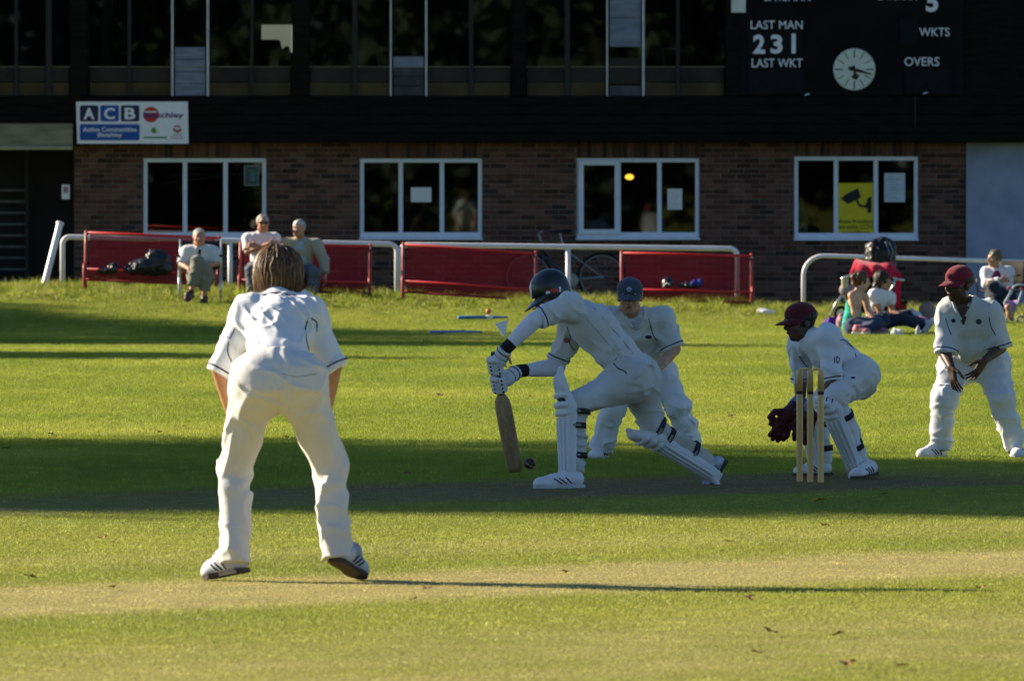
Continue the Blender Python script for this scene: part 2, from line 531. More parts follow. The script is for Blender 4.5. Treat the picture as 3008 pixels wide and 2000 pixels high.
def turf_group():
    g = bpy.data.node_groups.new('turf_colour', 'ShaderNodeTree')
    g.interface.new_socket('Color', in_out='OUTPUT', socket_type='NodeSocketColor')
    g.interface.new_socket('Wear', in_out='OUTPUT', socket_type='NodeSocketFloat')
    N = g.nodes.new; L = g.links.new
    out = N('NodeGroupOutput')
    geo = N('ShaderNodeNewGeometry')
    sep = N('ShaderNodeSeparateXYZ'); L(geo.outputs['Position'], sep.inputs[0])
    def math_(op, a, b=None, c=None):
        n = N('ShaderNodeMath'); n.operation = op
        for i, q in enumerate((a, b, c)):
            if q is None: continue
            if isinstance(q, (int, float)): n.inputs[i].default_value = q
            else: L(q, n.inputs[i])
        return n.outputs[0]
    flat = N('ShaderNodeCombineXYZ'); L(sep.outputs[0], flat.inputs[0]); L(sep.outputs[1], flat.inputs[1])
    def noise(scale, detail=3, stretch=None, rough=0.55):
        n = N('ShaderNodeTexNoise'); n.inputs['Scale'].default_value = scale; n.inputs['Detail'].default_value = detail
        n.inputs['Roughness'].default_value = rough
        src = flat.outputs[0]
        if stretch:
            m = N('ShaderNodeMapping'); m.inputs['Scale'].default_value = stretch; L(src, m.inputs[0]); src = m.outputs[0]
        L(src, n.inputs['Vector']); return n.outputs['Fac']
    X = math_('SUBTRACT', sep.outputs[0], STX); Y = math_('SUBTRACT', sep.outputs[1], STY)
    cross = math_('ADD', math_('MULTIPLY', X, -SA), math_('MULTIPLY', Y, CA))
    along = math_('ADD', math_('MULTIPLY', X, CA), math_('MULTIPLY', Y, SA))
    wob = math_('MULTIPLY', math_('SUBTRACT', noise(0.9, 3), 0.5), 0.8)
    cr = math_('ADD', cross, wob)
    def strip(c, half, soft):
        d = math_('ABSOLUTE', math_('SUBTRACT', cr, c))
        n = N('ShaderNodeMapRange'); n.interpolation_type = 'SMOOTHSTEP'
        L(d, n.inputs[0]); n.inputs[1].default_value = half - soft; n.inputs[2].default_value = half + soft
        n.inputs[3].default_value = 1; n.inputs[4].default_value = 0
        return n.outputs[0]
    # base turf
    def ramp(fac, els):
        r = N('ShaderNodeValToRGB'); L(fac, r.inputs[0])
        while len(r.color_ramp.elements) < len(els): r.color_ramp.elements.new(0.5)
        for e, (p, c) in zip(r.color_ramp.elements, els): e.position = p; e.color = (*c, 1)
        return r.outputs[0]
    def mix(f, a, b):
        m = N('ShaderNodeMix'); m.data_type = 'RGBA'
        if isinstance(f, (int, float)): m.inputs[0].default_value = f
        else: L(f, m.inputs[0])
        for i, q in ((6, a), (7, b)):
            if isinstance(q, tuple): m.inputs[i].default_value = (*q, 1)
            else: L(q, m.inputs[i])
        return m.outputs[2]
    n1 = noise(0.55, 6, (0.6, 0.35, 1)); n2 = noise(14, 3)
    green = ramp(n1, [(0.34, (0.165, 0.240, 0.022)), (0.5, (0.265, 0.320, 0.032)), (0.66, (0.400, 0.405, 0.065))])
    fine = ramp(n2, [(0.3, (0.150, 0.195, 0.020)), (0.7, (0.370, 0.395, 0.060))])
    base = mix(0.35, green, fine)
    tan = ramp(noise(2.2, 5), [(0.3, (0.52, 0.435, 0.175)), (0.7, (0.63, 0.54, 0.225))])
    soil = ramp(noise(5, 5), [(0.3, (0.20, 0.135, 0.070)), (0.7, (0.34, 0.250, 0.130))])
    olive = (0.38, 0.375, 0.080)
    # square: slightly dry everywhere between the pitches
    sq = N('ShaderNodeMapRange'); L(cross, sq.inputs[0])
    sq.inputs[1].default_value = 3.0; sq.inputs[2].default_value = -3.0
    dry = math_('MULTIPLY', sq.outputs[0], math_('ADD', math_('MULTIPLY', noise(0.8, 4), 0.8), -0.02))
    c0 = mix(dry, base, olive)
    w1 = strip(-9.35, 1.10, 0.45)
    w1 = math_('MULTIPLY', w1, math_('ADD', math_('MULTIPLY', noise(2.0, 5), 0.6), 0.52)); 
    w2 = math_('MULTIPLY', strip(-14.6, 1.7, 1.0), math_('ADD', math_('MULTIPLY', noise(1.2, 4), 1.1), -0.22))
    w3 = math_('MULTIPLY', strip(-6.2, 0.6, 0.5), 0.2)
    wl = math_('MINIMUM', math_('MAXIMUM', math_('MAXIMUM', w1, w2), w3), 1.0)
    c1 = mix(wl, c0, tan)
    # the pitch in use
    end = N('ShaderNodeMapRange'); L(along, end.inputs[0]); end.inputs[1].default_value = 2.4; end.inputs[2].default_value = 0.6
    far = N('ShaderNodeMapRange'); L(along, far.inputs[0]); far.inputs[1].default_value = -6.5; far.inputs[2].default_value = -2.5; far.inputs[3].default_value = 0.35; far.inputs[4].default_value = 1.0
    p0 = math_('MULTIPLY', math_('MULTIPLY', strip(0.0, 1.35, 0.35), end.outputs[0]), far.outputs[0])
    p0 = math_('MULTIPLY', p0, math_('MINIMUM', math_('ADD', math_('MULTIPLY', noise(1.8, 5), 0.8), 0.45), 1.0))
    p0 = math_('MINIMUM', p0, 1.0)
    c2 = mix(p0, c1, soil)
    # bank by the clubhouse: rougher and darker
    bk = N('ShaderNodeMapRange'); L(sep.outputs[1], bk.inputs[0]); bk.inputs[1].default_value = 113; bk.inputs[2].default_value = 121
    rough_c = ramp(noise(2.2, 6, None, .7), [(0.36, (0.09, 0.11, 0.022)), (0.5, (0.23, 0.27, 0.028)), (0.64, (0.40, 0.35, 0.09))])
    c3 = mix(math_('MULTIPLY', bk.outputs[0], 0.75), c2, rough_c)
    L(c3, out.inputs[0]); L(math_('MAXIMUM', wl, p0), out.inputs[1])
    return g
TURF = turf_group()

def turf_mat(name, blade):
    m, t, b = new_mat(name)
    N = t.nodes.new; L = t.links.new
    g = N('ShaderNodeGroup'); g.node_tree = TURF
    if not blade:
        mul = N('ShaderNodeMix'); mul.data_type = 'RGBA'; mul.blend_type = 'MULTIPLY'; mul.inputs[0].default_value = 1
        n = N('ShaderNodeTexNoise'); n.inputs['Scale'].default_value = 45; n.inputs['Detail'].default_value = 4
        geo = N('ShaderNodeNewGeometry'); L(geo.outputs['Position'], n.inputs['Vector'])
        r = N('ShaderNodeValToRGB'); r.color_ramp.elements[0].position = .3; r.color_ramp.elements[0].color = (.35, .33, .3, 1)
        r.color_ramp.elements[1].position = .75; r.color_ramp.elements[1].color = (.95, .92, .85, 1)
        L(n.outputs['Fac'], r.inputs[0]); L(g.outputs[0], mul.inputs[6]); L(r.outputs[0], mul.inputs[7])
        L(mul.outputs[2], b.inputs['Base Color']); b.inputs['Roughness'].default_value = 0.9
        b.inputs['Specular IOR Level'].default_value = 0.1
        bp = N('ShaderNodeBump'); bp.inputs['Strength'].default_value = 0.7; bp.inputs['Distance'].default_value = 0.03
        L(n.outputs['Fac'], bp.inputs['Height']); L(bp.outputs[0], b.inputs['Normal'])
    else:
        oi = N('ShaderNodeObjectInfo')
        hs = N('ShaderNodeHueSaturation')
        mr = N('ShaderNodeMapRange'); L(oi.outputs['Random'], mr.inputs[0]); mr.inputs[3].default_value = 0.86; mr.inputs[4].default_value = 1.16
        gt = N('ShaderNodeMath'); gt.operation = 'GREATER_THAN'; L(oi.outputs['Random'], gt.inputs[0]); gt.inputs[1].default_value = .97  # a few tufts coloured much brighter, a painted sparkle
        ma = N('ShaderNodeMath'); ma.operation = 'MULTIPLY_ADD'; L(gt.outputs[0], ma.inputs[0]); ma.inputs[1].default_value = .7; L(mr.outputs[0], ma.inputs[2])
        L(ma.outputs[0], hs.inputs['Value']); L(g.outputs[0], hs.inputs['Color'])
        out = t.nodes['Material Output']
        tr = N('ShaderNodeBsdfTranslucent'); L(hs.outputs[0], tr.inputs[0])
        L(hs.outputs[0], b.inputs['Base Color']); b.inputs['Roughness'].default_value = 0.5
        b.inputs['Specular IOR Level'].default_value = 0.25
        ms = N('ShaderNodeMixShader'); ms.inputs[0].default_value = 0.42
        L(b.outputs[0], ms.inputs[1]); L(tr.outputs[0], ms.inputs[2]); L(ms.outputs[0], out.inputs[0])
    return m
M_TURF = turf_mat('turf', False)
M_BLADE = turf_mat('grass_blade', True)

# ground sheet to the horizon
def axis_lines(dense0, dense1, step, far):
    a = list(np.arange(dense0, dense1 + 1e-6, step)); s_ = step
    lo = dense0; hi = dense1; L_ = []; R_ = []
    while hi < far:
        s_ *= 1.5; hi += s_; lo -= s_; R_.append(hi); L_.append(lo)
    return np.array(L_[::-1] + a + R_)
gx = axis_lines(-24, 24, 1.0, 2500); gy = axis_lines(20, 140, 1.0, 2500)
GX, GY = np.meshgrid(gx, gy, indexing='ij')
GZ = terrain(GX, GY)
gm = MB(); gm.sheet(np.stack([GX, GY, GZ], -1)[:, ::-1])
ground = gm.build('ground', M_TURF, None, origin=(0, 0, 0), smooth=True)
tag(ground, 'mown cricket field with worn pitch strips', None, None, 'structure')

# grass blades: tufts instanced over the part of the field in view
def tuft(name, n, rad, h0, h1, w, seed, mat_, lean=0.5):
    rg = np.random.default_rng(seed); mb = MB()
    for i in range(n):
        a = rg.uniform(0, 2 * math.pi); r = rad * math.sqrt(rg.uniform())
        x, y = r * math.cos(a), r * math.sin(a)
        h = rg.uniform(h0, h1); b = rg.uniform(0, 2 * math.pi); ln = rg.uniform(0.1, lean) * h
        dx, dy = math.cos(b), math.sin(b); sx, sy = -dy * w / 2, dx * w / 2
        c = rg.uniform(0, 6.28); sx, sy = math.cos(c) * w / 2, math.sin(c) * w / 2
        mb.add([(x - sx, y - sy, -0.004), (x + sx, y + sy, -0.004),
                (x + dx * ln * .35 + sx * .8, y + dy * ln * .35 + sy * .8, h * .6), (x + dx * ln * .35 - sx * .8, y + dy * ln * .35 - sy * .8, h * .6),
                (x + dx * ln, y + dy * ln, h)], [(0, 1, 2, 3), (3, 2, 4)])
    v = np.concatenate(mb.v)
    me = bpy.data.meshes.new(name); me.from_pydata([tuple(q) for q in v], [], mb.f); me.materials.append(mat_); me.update()
    return bpy.data.objects.new(name, me)

def scatter(name, xs, ys, zs, dens, scl, tufts, label):
    """sheet that carries a density and a size attribute; geometry nodes place one tuft per point"""
    g = np.stack([xs, ys, zs], -1)
    mb = MB(); mb.sheet(g[:, ::-1])
    ob = mb.build(name, M_BLADE, None, origin=(0, 0, 0))
    me = ob.data
    for nm, arr in (('dens', dens), ('scl', scl)):
        at = me.attributes.new(nm, 'FLOAT', 'POINT'); at.data.foreach_set('value', arr[:, ::-1].astype(np.float32).ravel())
    ng = bpy.data.node_groups.new(name + '_nodes', 'GeometryNodeTree')
    ng.interface.new_socket('Geometry', in_out='INPUT', socket_type='NodeSocketGeometry')
    ng.interface.new_socket('Geometry', in_out='OUTPUT', socket_type='NodeSocketGeometry')
    N = ng.nodes.new; L = ng.links.new
    gi = N('NodeGroupInput'); go = N('NodeGroupOutput')
    join = N('GeometryNodeJoinGeometry')
    for i, tf in enumerate(tufts):
        da = N('GeometryNodeInputNamedAttribute'); da.data_type = 'FLOAT'; da.inputs['Name'].default_value = 'dens'
        dv = N('ShaderNodeMath'); dv.operation = 'DIVIDE'; L(da.outputs['Attribute'], dv.inputs[0]); dv.inputs[1].default_value = len(tufts)
        d = N('GeometryNodeDistributePointsOnFaces'); d.distribute_method = 'RANDOM'; d.inputs['Seed'].default_value = i + 3
        L(gi.outputs[0], d.inputs['Mesh']); L(dv.outputs[0], d.inputs['Density'])
        oi = N('GeometryNodeObjectInfo'); oi.inputs['Object'].default_value = tf
        ip = N('GeometryNodeInstanceOnPoints'); L(d.outputs['Points'], ip.inputs['Points']); L(oi.outputs['Geometry'], ip.inputs['Instance'])
        rv = N('FunctionNodeRandomValue'); rv.data_type = 'FLOAT_VECTOR'; rv.inputs[0].default_value = (0, 0, 0); rv.inputs[1].default_value = (0.12, 0.12, 6.28)
        L(rv.outputs[0], ip.inputs['Rotation'])
        sa = N('GeometryNodeInputNamedAttribute'); sa.data_type = 'FLOAT'; sa.inputs['Name'].default_value = 'scl'
        rs = N('FunctionNodeRandomValue'); rs.data_type = 'FLOAT'; rs.inputs[2].default_value = 0.7; rs.inputs[3].default_value = 1.3
        mu = N('ShaderNodeMath'); mu.operation = 'MULTIPLY'; L(sa.outputs['Attribute'], mu.inputs[0]); L(rs.outputs[1], mu.inputs[1])
        cz = N('ShaderNodeCombineXYZ'); cz.inputs[0].default_value = 1; cz.inputs[1].default_value = 1; L(mu.outputs[0], cz.inputs[2])
        L(cz.outputs[0], ip.inputs['Scale'])
        L(ip.outputs[0], join.inputs[0])
    L(join.outputs[0], go.inputs[0])
    mo = ob.modifiers.new('scatter', 'NODES'); mo.node_group = ng
    tag(ob, label, 'grass', None, 'stuff')
    return ob

TUFTS = [tuft('grass_tuft_%d' % i, 18, 0.07, 0.012, 0.026, 0.0034, i, M_BLADE, 0.9) for i in range(4)]
ys = np.concatenate([np.arange(33, 60, 0.5), np.arange(60, 128.1, 1.0)])
us = np.linspace(-1, 1, 60)
SX = us[None, :] * (ys[:, None] * 1504 / FPX + 1.6); SY = np.repeat(ys[:, None], len(us), 1)
CR = -(SX - STX) * SA + (SY - STY) * CA; AL = (SX - STX) * CA + (SY - STY) * SA
def sstep(x, a, b):
    t = np.clip((x - a) / (b - a), 0, 1); return t * t * (3 - 2 * t)
wear = np.maximum(sstep(-np.abs(CR + 9.35), -1.5, -0.6) * 0.75, sstep(-np.abs(CR), -1.5, -0.7) * (1 - sstep(AL, 0.5, 2.4)) * 0.9)
wear = np.maximum(wear, sstep(-np.abs(CR + 14.6), -2.4, -0.8) * 0.5)
square = 1 - sstep(CR, -2, 4)
dens = (250 - 100 * sstep(SY, 60, 100)) * (1 - 0.6 * wear)
scl = (1.0 - 0.58 * square) * (1 - 0.70 * wear) * (1 + 0.5 * sstep(SY, 70, 110))
lawn = scatter('lawn_grass', SX, SY, terrain(SX, SY) + 0.001, dens, scl, TUFTS, 'short mown grass of the cricket field')

LONG = [tuft('long_tuft_%d' % i, 26, 0.10, 0.04, 0.13, 0.010, 40 + i, M_BLADE, 1.1) for i in range(3)]
ys2 = np.arange(116.5, 127.6, 0.5); us2 = np.linspace(-9, 9, 90)
BX, BY = np.meshgrid(us2, ys2, indexing='ij'); BX = BX.T; BY = BY.T
patch = 0.5 + 0.5 * np.sin(BX * 1.9 + 0.7 * np.sin(BY * 1.3)) * np.sin(BX * 0.83 + 1.7) 
pt2 = np.random.default_rng(4).uniform(0, 1, BX.shape) ** 2
bd = 4 + 60 * sstep(BY, 119.5, 122.5) * (0.15 + patch * .6 + pt2) 
bs = (0.35 + 0.8 * sstep(BY, 118, 123)) * (0.25 + 0.35 * patch + 1.1 * pt2)
longg = scatter('long_grass', BX, BY, terrain(BX, BY) + 0.001, bd, bs, LONG, 'rough longer grass on the bank around the benches')
# ------------------------------------------------------------------ clubhouse
DB = 133.9
SB = FPX / DB
def bx(px): return (px - 1504.0) / SB
def bz(py): return CAMZ - (py - HORIZON) / SB
M_BRICK = None
def brick_mat():
    m, t, b = new_mat('brick'); N = t.nodes.new; L = t.links.new
    oi = N('ShaderNodeObjectInfo'); geo = N('ShaderNodeNewGeometry')
    wn = N('ShaderNodeTexWhiteNoise'); wn.noise_dimensions = '3D'
    # one tone per brick: island random for the joined ones, object random for the single ones
    ad = N('ShaderNodeMath'); ad.operation = 'ADD'; L(oi.outputs['Random'], ad.inputs[0]); L(geo.outputs['Random Per Island'], ad.inputs[1])
    fr = N('ShaderNodeMath'); fr.operation = 'FRACT'; L(ad.outputs[0], fr.inputs[0])
    r = N('ShaderNodeValToRGB')
    cols = [(0.0, (0.055, 0.032, 0.025)), (0.3, (0.115, 0.058, 0.040)), (0.55, (0.165, 0.080, 0.055)), (0.8, (0.195, 0.105, 0.075)), (1.0, (0.045, 0.030, 0.028))]
    while len(r.color_ramp.elements) < len(cols): r.color_ramp.elements.new(0.5)
    for e, (p, c) in zip(r.color_ramp.elements, cols): e.position = p; e.color = (*c, 1)
    L(fr.outputs[0], r.inputs[0])
    n = N('ShaderNodeTexNoise'); n.inputs['Scale'].default_value = 30; n.inputs['Detail'].default_value = 5
    L(geo.outputs['Position'], n.inputs['Vector'])
    mx = N('ShaderNodeMix'); mx.data_type = 'RGBA'; mx.blend_type = 'MULTIPLY'; mx.inputs[0].default_value = 0.5
    L(r.outputs[0], mx.inputs[6]); L(n.outputs['Color'], mx.inputs[7]); 
    L(mx.outputs[2], b.inputs['Base Color']); b.inputs['Roughness'].default_value = 0.9; b.inputs['Specular IOR Level'].default_value = 0.15
    bp = N('ShaderNodeBump'); bp.inputs['Strength'].default_value = 0.4; bp.inputs['Distance'].default_value = 0.01
    L(n.outputs['Fac'], bp.inputs['Height']); L(bp.outputs[0], b.inputs['Normal'])
    return m
M_BRICK = brick_mat()
M_MORTAR = mat('mortar', (0.20, 0.165, 0.14), 0.95, 0.1, var=0.3, scale=5)
M_BLACKWOOD = mat('black_stained_timber', (0.011, 0.010, 0.009), 0.9, 0.05, var=0.4, scale=3, stretch=(1, 1, 6))
M_UPVC = mat('white_frame', (0.66, 0.72, 0.80), 0.4, 0.4, var=0.05)
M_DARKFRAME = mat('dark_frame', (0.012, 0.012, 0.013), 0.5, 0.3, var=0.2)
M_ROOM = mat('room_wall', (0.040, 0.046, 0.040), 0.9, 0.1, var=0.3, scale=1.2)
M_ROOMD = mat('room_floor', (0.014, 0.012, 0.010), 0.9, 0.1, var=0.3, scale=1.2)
M_RENDER = mat('painted_render', (0.30, 0.35, 0.46), 0.85, 0.15, var=0.28, scale=1.5, bump=0.2, bscale=30)
M_OLIVE = mat('weathered_board', (0.22, 0.21, 0.14), 0.85, 0.15, var=0.35, scale=2.5, stretch=(1, 1, 5))
M_BROWNPANEL = mat('brown_panel', (0.060, 0.042, 0.018), 0.7, 0.25, var=0.45, scale=2.0)
M_DARKPANEL = mat('dark_panel', (0.026, 0.022, 0.017), 0.7, 0.25, var=0.45, scale=2.0)
M_BLUEPANEL = mat('pale_blue_panel', (0.17, 0.21, 0.28), 0.6, 0.3, var=0.25, scale=3.5, stretch=(1, 1, 4))
M_BLUEGREY = mat('grey_blue_panel', (0.05, 0.055, 0.07), 0.5, 0.3, var=0.5, scale=3.5)
M_WHITE = mat('white_paint', (0.80, 0.80, 0.80), 0.45, 0.35, var=0.08)
M_PAPER = mat('paper', (0.72, 0.73, 0.74), 0.8, 0.1, var=0.06)
M_CURTAIN = mat('curtain', (0.20, 0.19, 0.17), 0.9, 0.1, var=0.4, scale=3, stretch=(8, 8, 1))
M_LETTER = mat('white_lettering', (0.74, 0.76, 0.82), 0.6, 0.2, var=0.08)

def glass_mat():
    m, t, b = new_mat('window_glass'); N = t.nodes.new; L = t.links.new
    out = t.nodes['Material Output']
    tr = N('ShaderNodeBsdfTransparent'); tr.inputs[0].default_value = (0.55, 0.60, 0.58, 1)
    gl = N('ShaderNodeBsdfGlossy'); gl.inputs['Roughness'].default_value = 0.015; gl.inputs[0].default_value = (0.9, 0.95, 1, 1)
    fr = N('ShaderNodeFresnel'); fr.inputs[0].default_value = 1.48
    n = N('ShaderNodeTexNoise'); n.inputs['Scale'].default_value = 1.3
    tc = N('ShaderNodeTexCoord'); L(tc.outputs['Object'], n.inputs['Vector'])
    bp = N('ShaderNodeBump'); bp.inputs['Strength'].default_value = 0.06; bp.inputs['Distance'].default_value = 0.05
    L(n.outputs['Fac'], bp.inputs['Height'])
    ms = N('ShaderNodeMixShader'); L(fr.outputs[0], ms.inputs[0]); L(tr.outputs[0], ms.inputs[1]); L(gl.outputs[0], ms.inputs[2])
    L(ms.outputs[0], out.inputs[0]); return m
M_GLASS = glass_mat()

club = thing('clubhouse', (0, DB, 0.0), 'two storey cricket clubhouse of dark brick with black timber upper floor', 'building')
YW = DB                       # face of the brick wall
WX0, WX1 = bx(218), bx(2838)
ZTOP = bz(420)
WINS = [(420, 783, 465, 700), (1056, 1417, 466, 700), (1693, 2055, 465, 700), (2332, 2698, 460, 702)]
WR = [(bx(a), bx(b), bz(d), bz(c)) for a, b, c, d in WINS]   # x0,x1,z0,z1

# mortar backing with real openings
back = MB()
def wall_strip(mb, x0, x1, z0, z1, y, th):
    mb.box(((x0 + x1) / 2, y + th / 2, (z0 + z1) / 2), (x1 - x0, th, z1 - z0))
edges = [WX0] + [q for w in WR for q in (w[0], w[1])] + [WX1]
for i in range(0, len(edges), 2):
    wall_strip(back, edges[i], edges[i + 1], -0.3, ZTOP, YW + 0.012, 0.2)
for (x0, x1, z0, z1) in WR:
    wall_strip(back, x0, x1, -0.3, z0 - 0.03, YW + 0.012, 0.2)
    wall_strip(back, x0, x1, z1, ZTOP, YW + 0.012, 0.2)
brick_wall = back.build('brick_wall', M_MORTAR, club)

# bricks: stretcher courses plus a soldier course above each window
BL, BH, JT = 0.225, 0.075, 0.012
SOLD = bz(462)
bricks = []      # (x, z, length, height)
row = 0; z = ZTOP - BH / 2
while z > 0.0:
    x = WX0 - (0.1125 if row % 2 else 0.0)
    while x < WX1:
        a, b = max(x, WX0), min(x + BL, WX1)
        if b - a > 0.04:
            segs = [(a, b)]
            for (x0, x1, z0, z1) in WR:
                hit = (z + BH / 2 > z0 - 0.03 + 0.02) and (z - BH / 2 < z1 - 0.0)
                sold = z > z1 - 0.02
                if hit or sold:
                    new = []
                    for (p, q) in segs:
                        if q <= x0 or p >= x1: new.append((p, q)); continue
                        if p < x0 - 0.03: new.append((p, x0))
                        if q > x1 + 0.03: new.append((x1, q))
                    segs = new
            for (p, q) in segs: bricks.append((p, q, z))
        x += BL
    z -= BH; row += 1
proto = {}
def brick_mesh(l, h):
    key = (round(l, 3), round(h, 3))
    if key not in proto:
        mb = MB(); mb.box((0, 0, 0), (l, 0.05, h), bev=0.004)
        me = bpy.data.meshes.new('brick'); me.from_pydata([tuple(q) for q in mb.v[0]], [], mb.f); me.update(); me.materials.append(M_BRICK)
        proto[key] = me
    return proto[key]
def single_brick(x, z, l, h, dy):
    o = bpy.data.objects.new('brick', brick_mesh(l, h)); COL.objects.link(o)
    o.parent = brick_wall; o.location = (x, 0.025 + dy, z)
rest = MB(); n_single = 0
for (x0, x1, z0, z1) in WR:                      # soldier courses, all single
    n = int(round((x1 - x0) / 0.0753)); w = (x1 - x0) / n
    for i in range(n):
        single_brick(x0 + (i + .5) * w, (z1 + ZTOP) / 2, w - JT, ZTOP - z1 - 0.006, random.uniform(-.004, .004)); n_single += 1
full = [b for b in bricks if b[1] - b[0] > 0.2 and b[2] > bz(690)]
random.shuffle(full)
chosen = set(id(b) for b in sorted(full, key=lambda b: -b[2])[:300 - n_single])
for b in bricks:
    p, q, z = b
    if id(b) in chosen: single_brick((p + q) / 2, z, BL - JT, BH - JT, random.uniform(-.004, .004))
    else: rest.box(((p + q) / 2, YW + 0.025 + random.uniform(-.004, .004), z), (q - p - JT, 0.05, BH - JT), bev=0.004)
tag(rest.build('brick_courses', M_BRICK, brick_wall), None, None, None, 'stuff')

# ground floor windows
def window(i, w, mull, casement=None):
    x0, x1, z0, z1 = w
    yf = YW + 0.06; fw = 0.062; dp = 0.07
    f = MB()
    f.box(((x0 + x1) / 2, yf, z1 - fw / 2), (x1 - x0 - .004, dp, fw), bev=.008)
    f.box(((x0 + x1) / 2, yf, z0 + fw / 2 + .012), (x1 - x0 - .004, dp, fw + .024), bev=.008)
    for xx in (x0 + fw / 2 + .002, x1 - fw / 2 - .002):
        f.box((xx, yf + .002, (z0 + z1) / 2), (fw, dp - .008, z1 - z0 - 2 * fw + .02), bev=.008)
    for m in mull:
        f.box((m, yf + .002, (z0 + z1) / 2), (0.066, dp - .008, z1 - z0 - 2 * fw + .02), bev=.008)
    fr = f.build('window', M_UPVC, club)
    xs = [x0 + fw] + [q for m in mull for q in (m - .033, m + .033)] + [x1 - fw]
    for k in range(0, len(xs), 2):
        g = MB(); g.box(((xs[k] + xs[k + 1]) / 2, yf + .012, (z0 + z1) / 2), (xs[k + 1] - xs[k] + .01, 0.006, z1 - z0 - 2 * fw + .02))
        g.build('pane', M_GLASS, fr)
    if casement is not None:
        a, b = xs[casement * 2], xs[casement * 2 + 1]
        c = MB()
        y2 = yf - 0.055; w2 = 0.075
        a -= .03; b += .05; lo, hi = z0 + .055, z1 - .03
        c.box(((a + b) / 2, y2, hi - w2 / 2), (b - a, .05, w2), bev=.008); c.box(((a + b) / 2, y2, lo + w2 / 2), (b - a, .05, w2), bev=.008)
        for xx in (a + w2 / 2, b - w2 / 2): c.box((xx, y2, (lo + hi) / 2), (w2, .046, hi - lo - 2 * w2 + .01), bev=.008)
        co = c.build('casement', M_UPVC, fr); tag(co, 'opening casement standing proud of its frame')
        h = MB(); h.bar((b - .09, y2 - .03, (lo + hi) / 2), (b - .03, y2 - .03, (lo + hi) / 2), .02, .012); h.build('handle', mat('handle_metal', (.55, .55, .55), .3, .5, .6), fr)
    s = MB(); s.box(((x0 + x1) / 2, YW + 0.01, z0 - .012), (x1 - x0 + .02, 0.16, 0.03), bev=.008); s.build('sill', M_UPVC, fr)
    return fr
MULLS = [(bx(543), bx(662)), (bx(1177), bx(1298)), (bx(1817), bx(1937)), (bx(2456), bx(2573))]
for i, w in enumerate(WR):
    window(i, w, MULLS[i], 0 if i == 2 else None)

# interior of the ground floor and of the upper floor
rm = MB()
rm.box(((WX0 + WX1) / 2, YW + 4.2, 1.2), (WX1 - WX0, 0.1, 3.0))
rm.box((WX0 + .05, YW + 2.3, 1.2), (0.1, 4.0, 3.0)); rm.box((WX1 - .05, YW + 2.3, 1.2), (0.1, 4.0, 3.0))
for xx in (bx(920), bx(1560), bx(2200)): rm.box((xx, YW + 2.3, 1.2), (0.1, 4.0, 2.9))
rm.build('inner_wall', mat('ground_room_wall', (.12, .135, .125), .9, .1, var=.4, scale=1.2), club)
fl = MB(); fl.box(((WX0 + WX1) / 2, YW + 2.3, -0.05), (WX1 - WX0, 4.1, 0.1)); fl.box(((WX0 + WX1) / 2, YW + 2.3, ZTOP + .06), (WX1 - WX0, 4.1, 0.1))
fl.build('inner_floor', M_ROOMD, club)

# black band between the floors: boards
YU = DB - 0.42                # face of the projecting upper floor
U0, U1 = bx(-260), bx(3300)
zb0, zb1 = bz(420), bz(284)
slab = MB(); slab.box(((U0 + U1) / 2, YU + .30, (zb0 + zb1) / 2), (U1 - U0, 0.5, zb1 - zb0 - .004)); slab.box(((U0 + U1) / 2, YU + 2.6, zb0 + .16), (U1 - U0, 4.4, .1))
slab.build('floor_slab', M_BLACKWOOD, club)
nb = 5; bh = (zb1 - zb0) / nb
for k in range(nb):
    f = MB(); f.box(((U0 + U1) / 2, YU + 0.03 - 0.006 * (k % 2), zb0 + (k + .5) * bh), (U1 - U0, 0.035, bh - .008), bev=.004)
    f.build('fascia_board', M_BLACKWOOD, club)

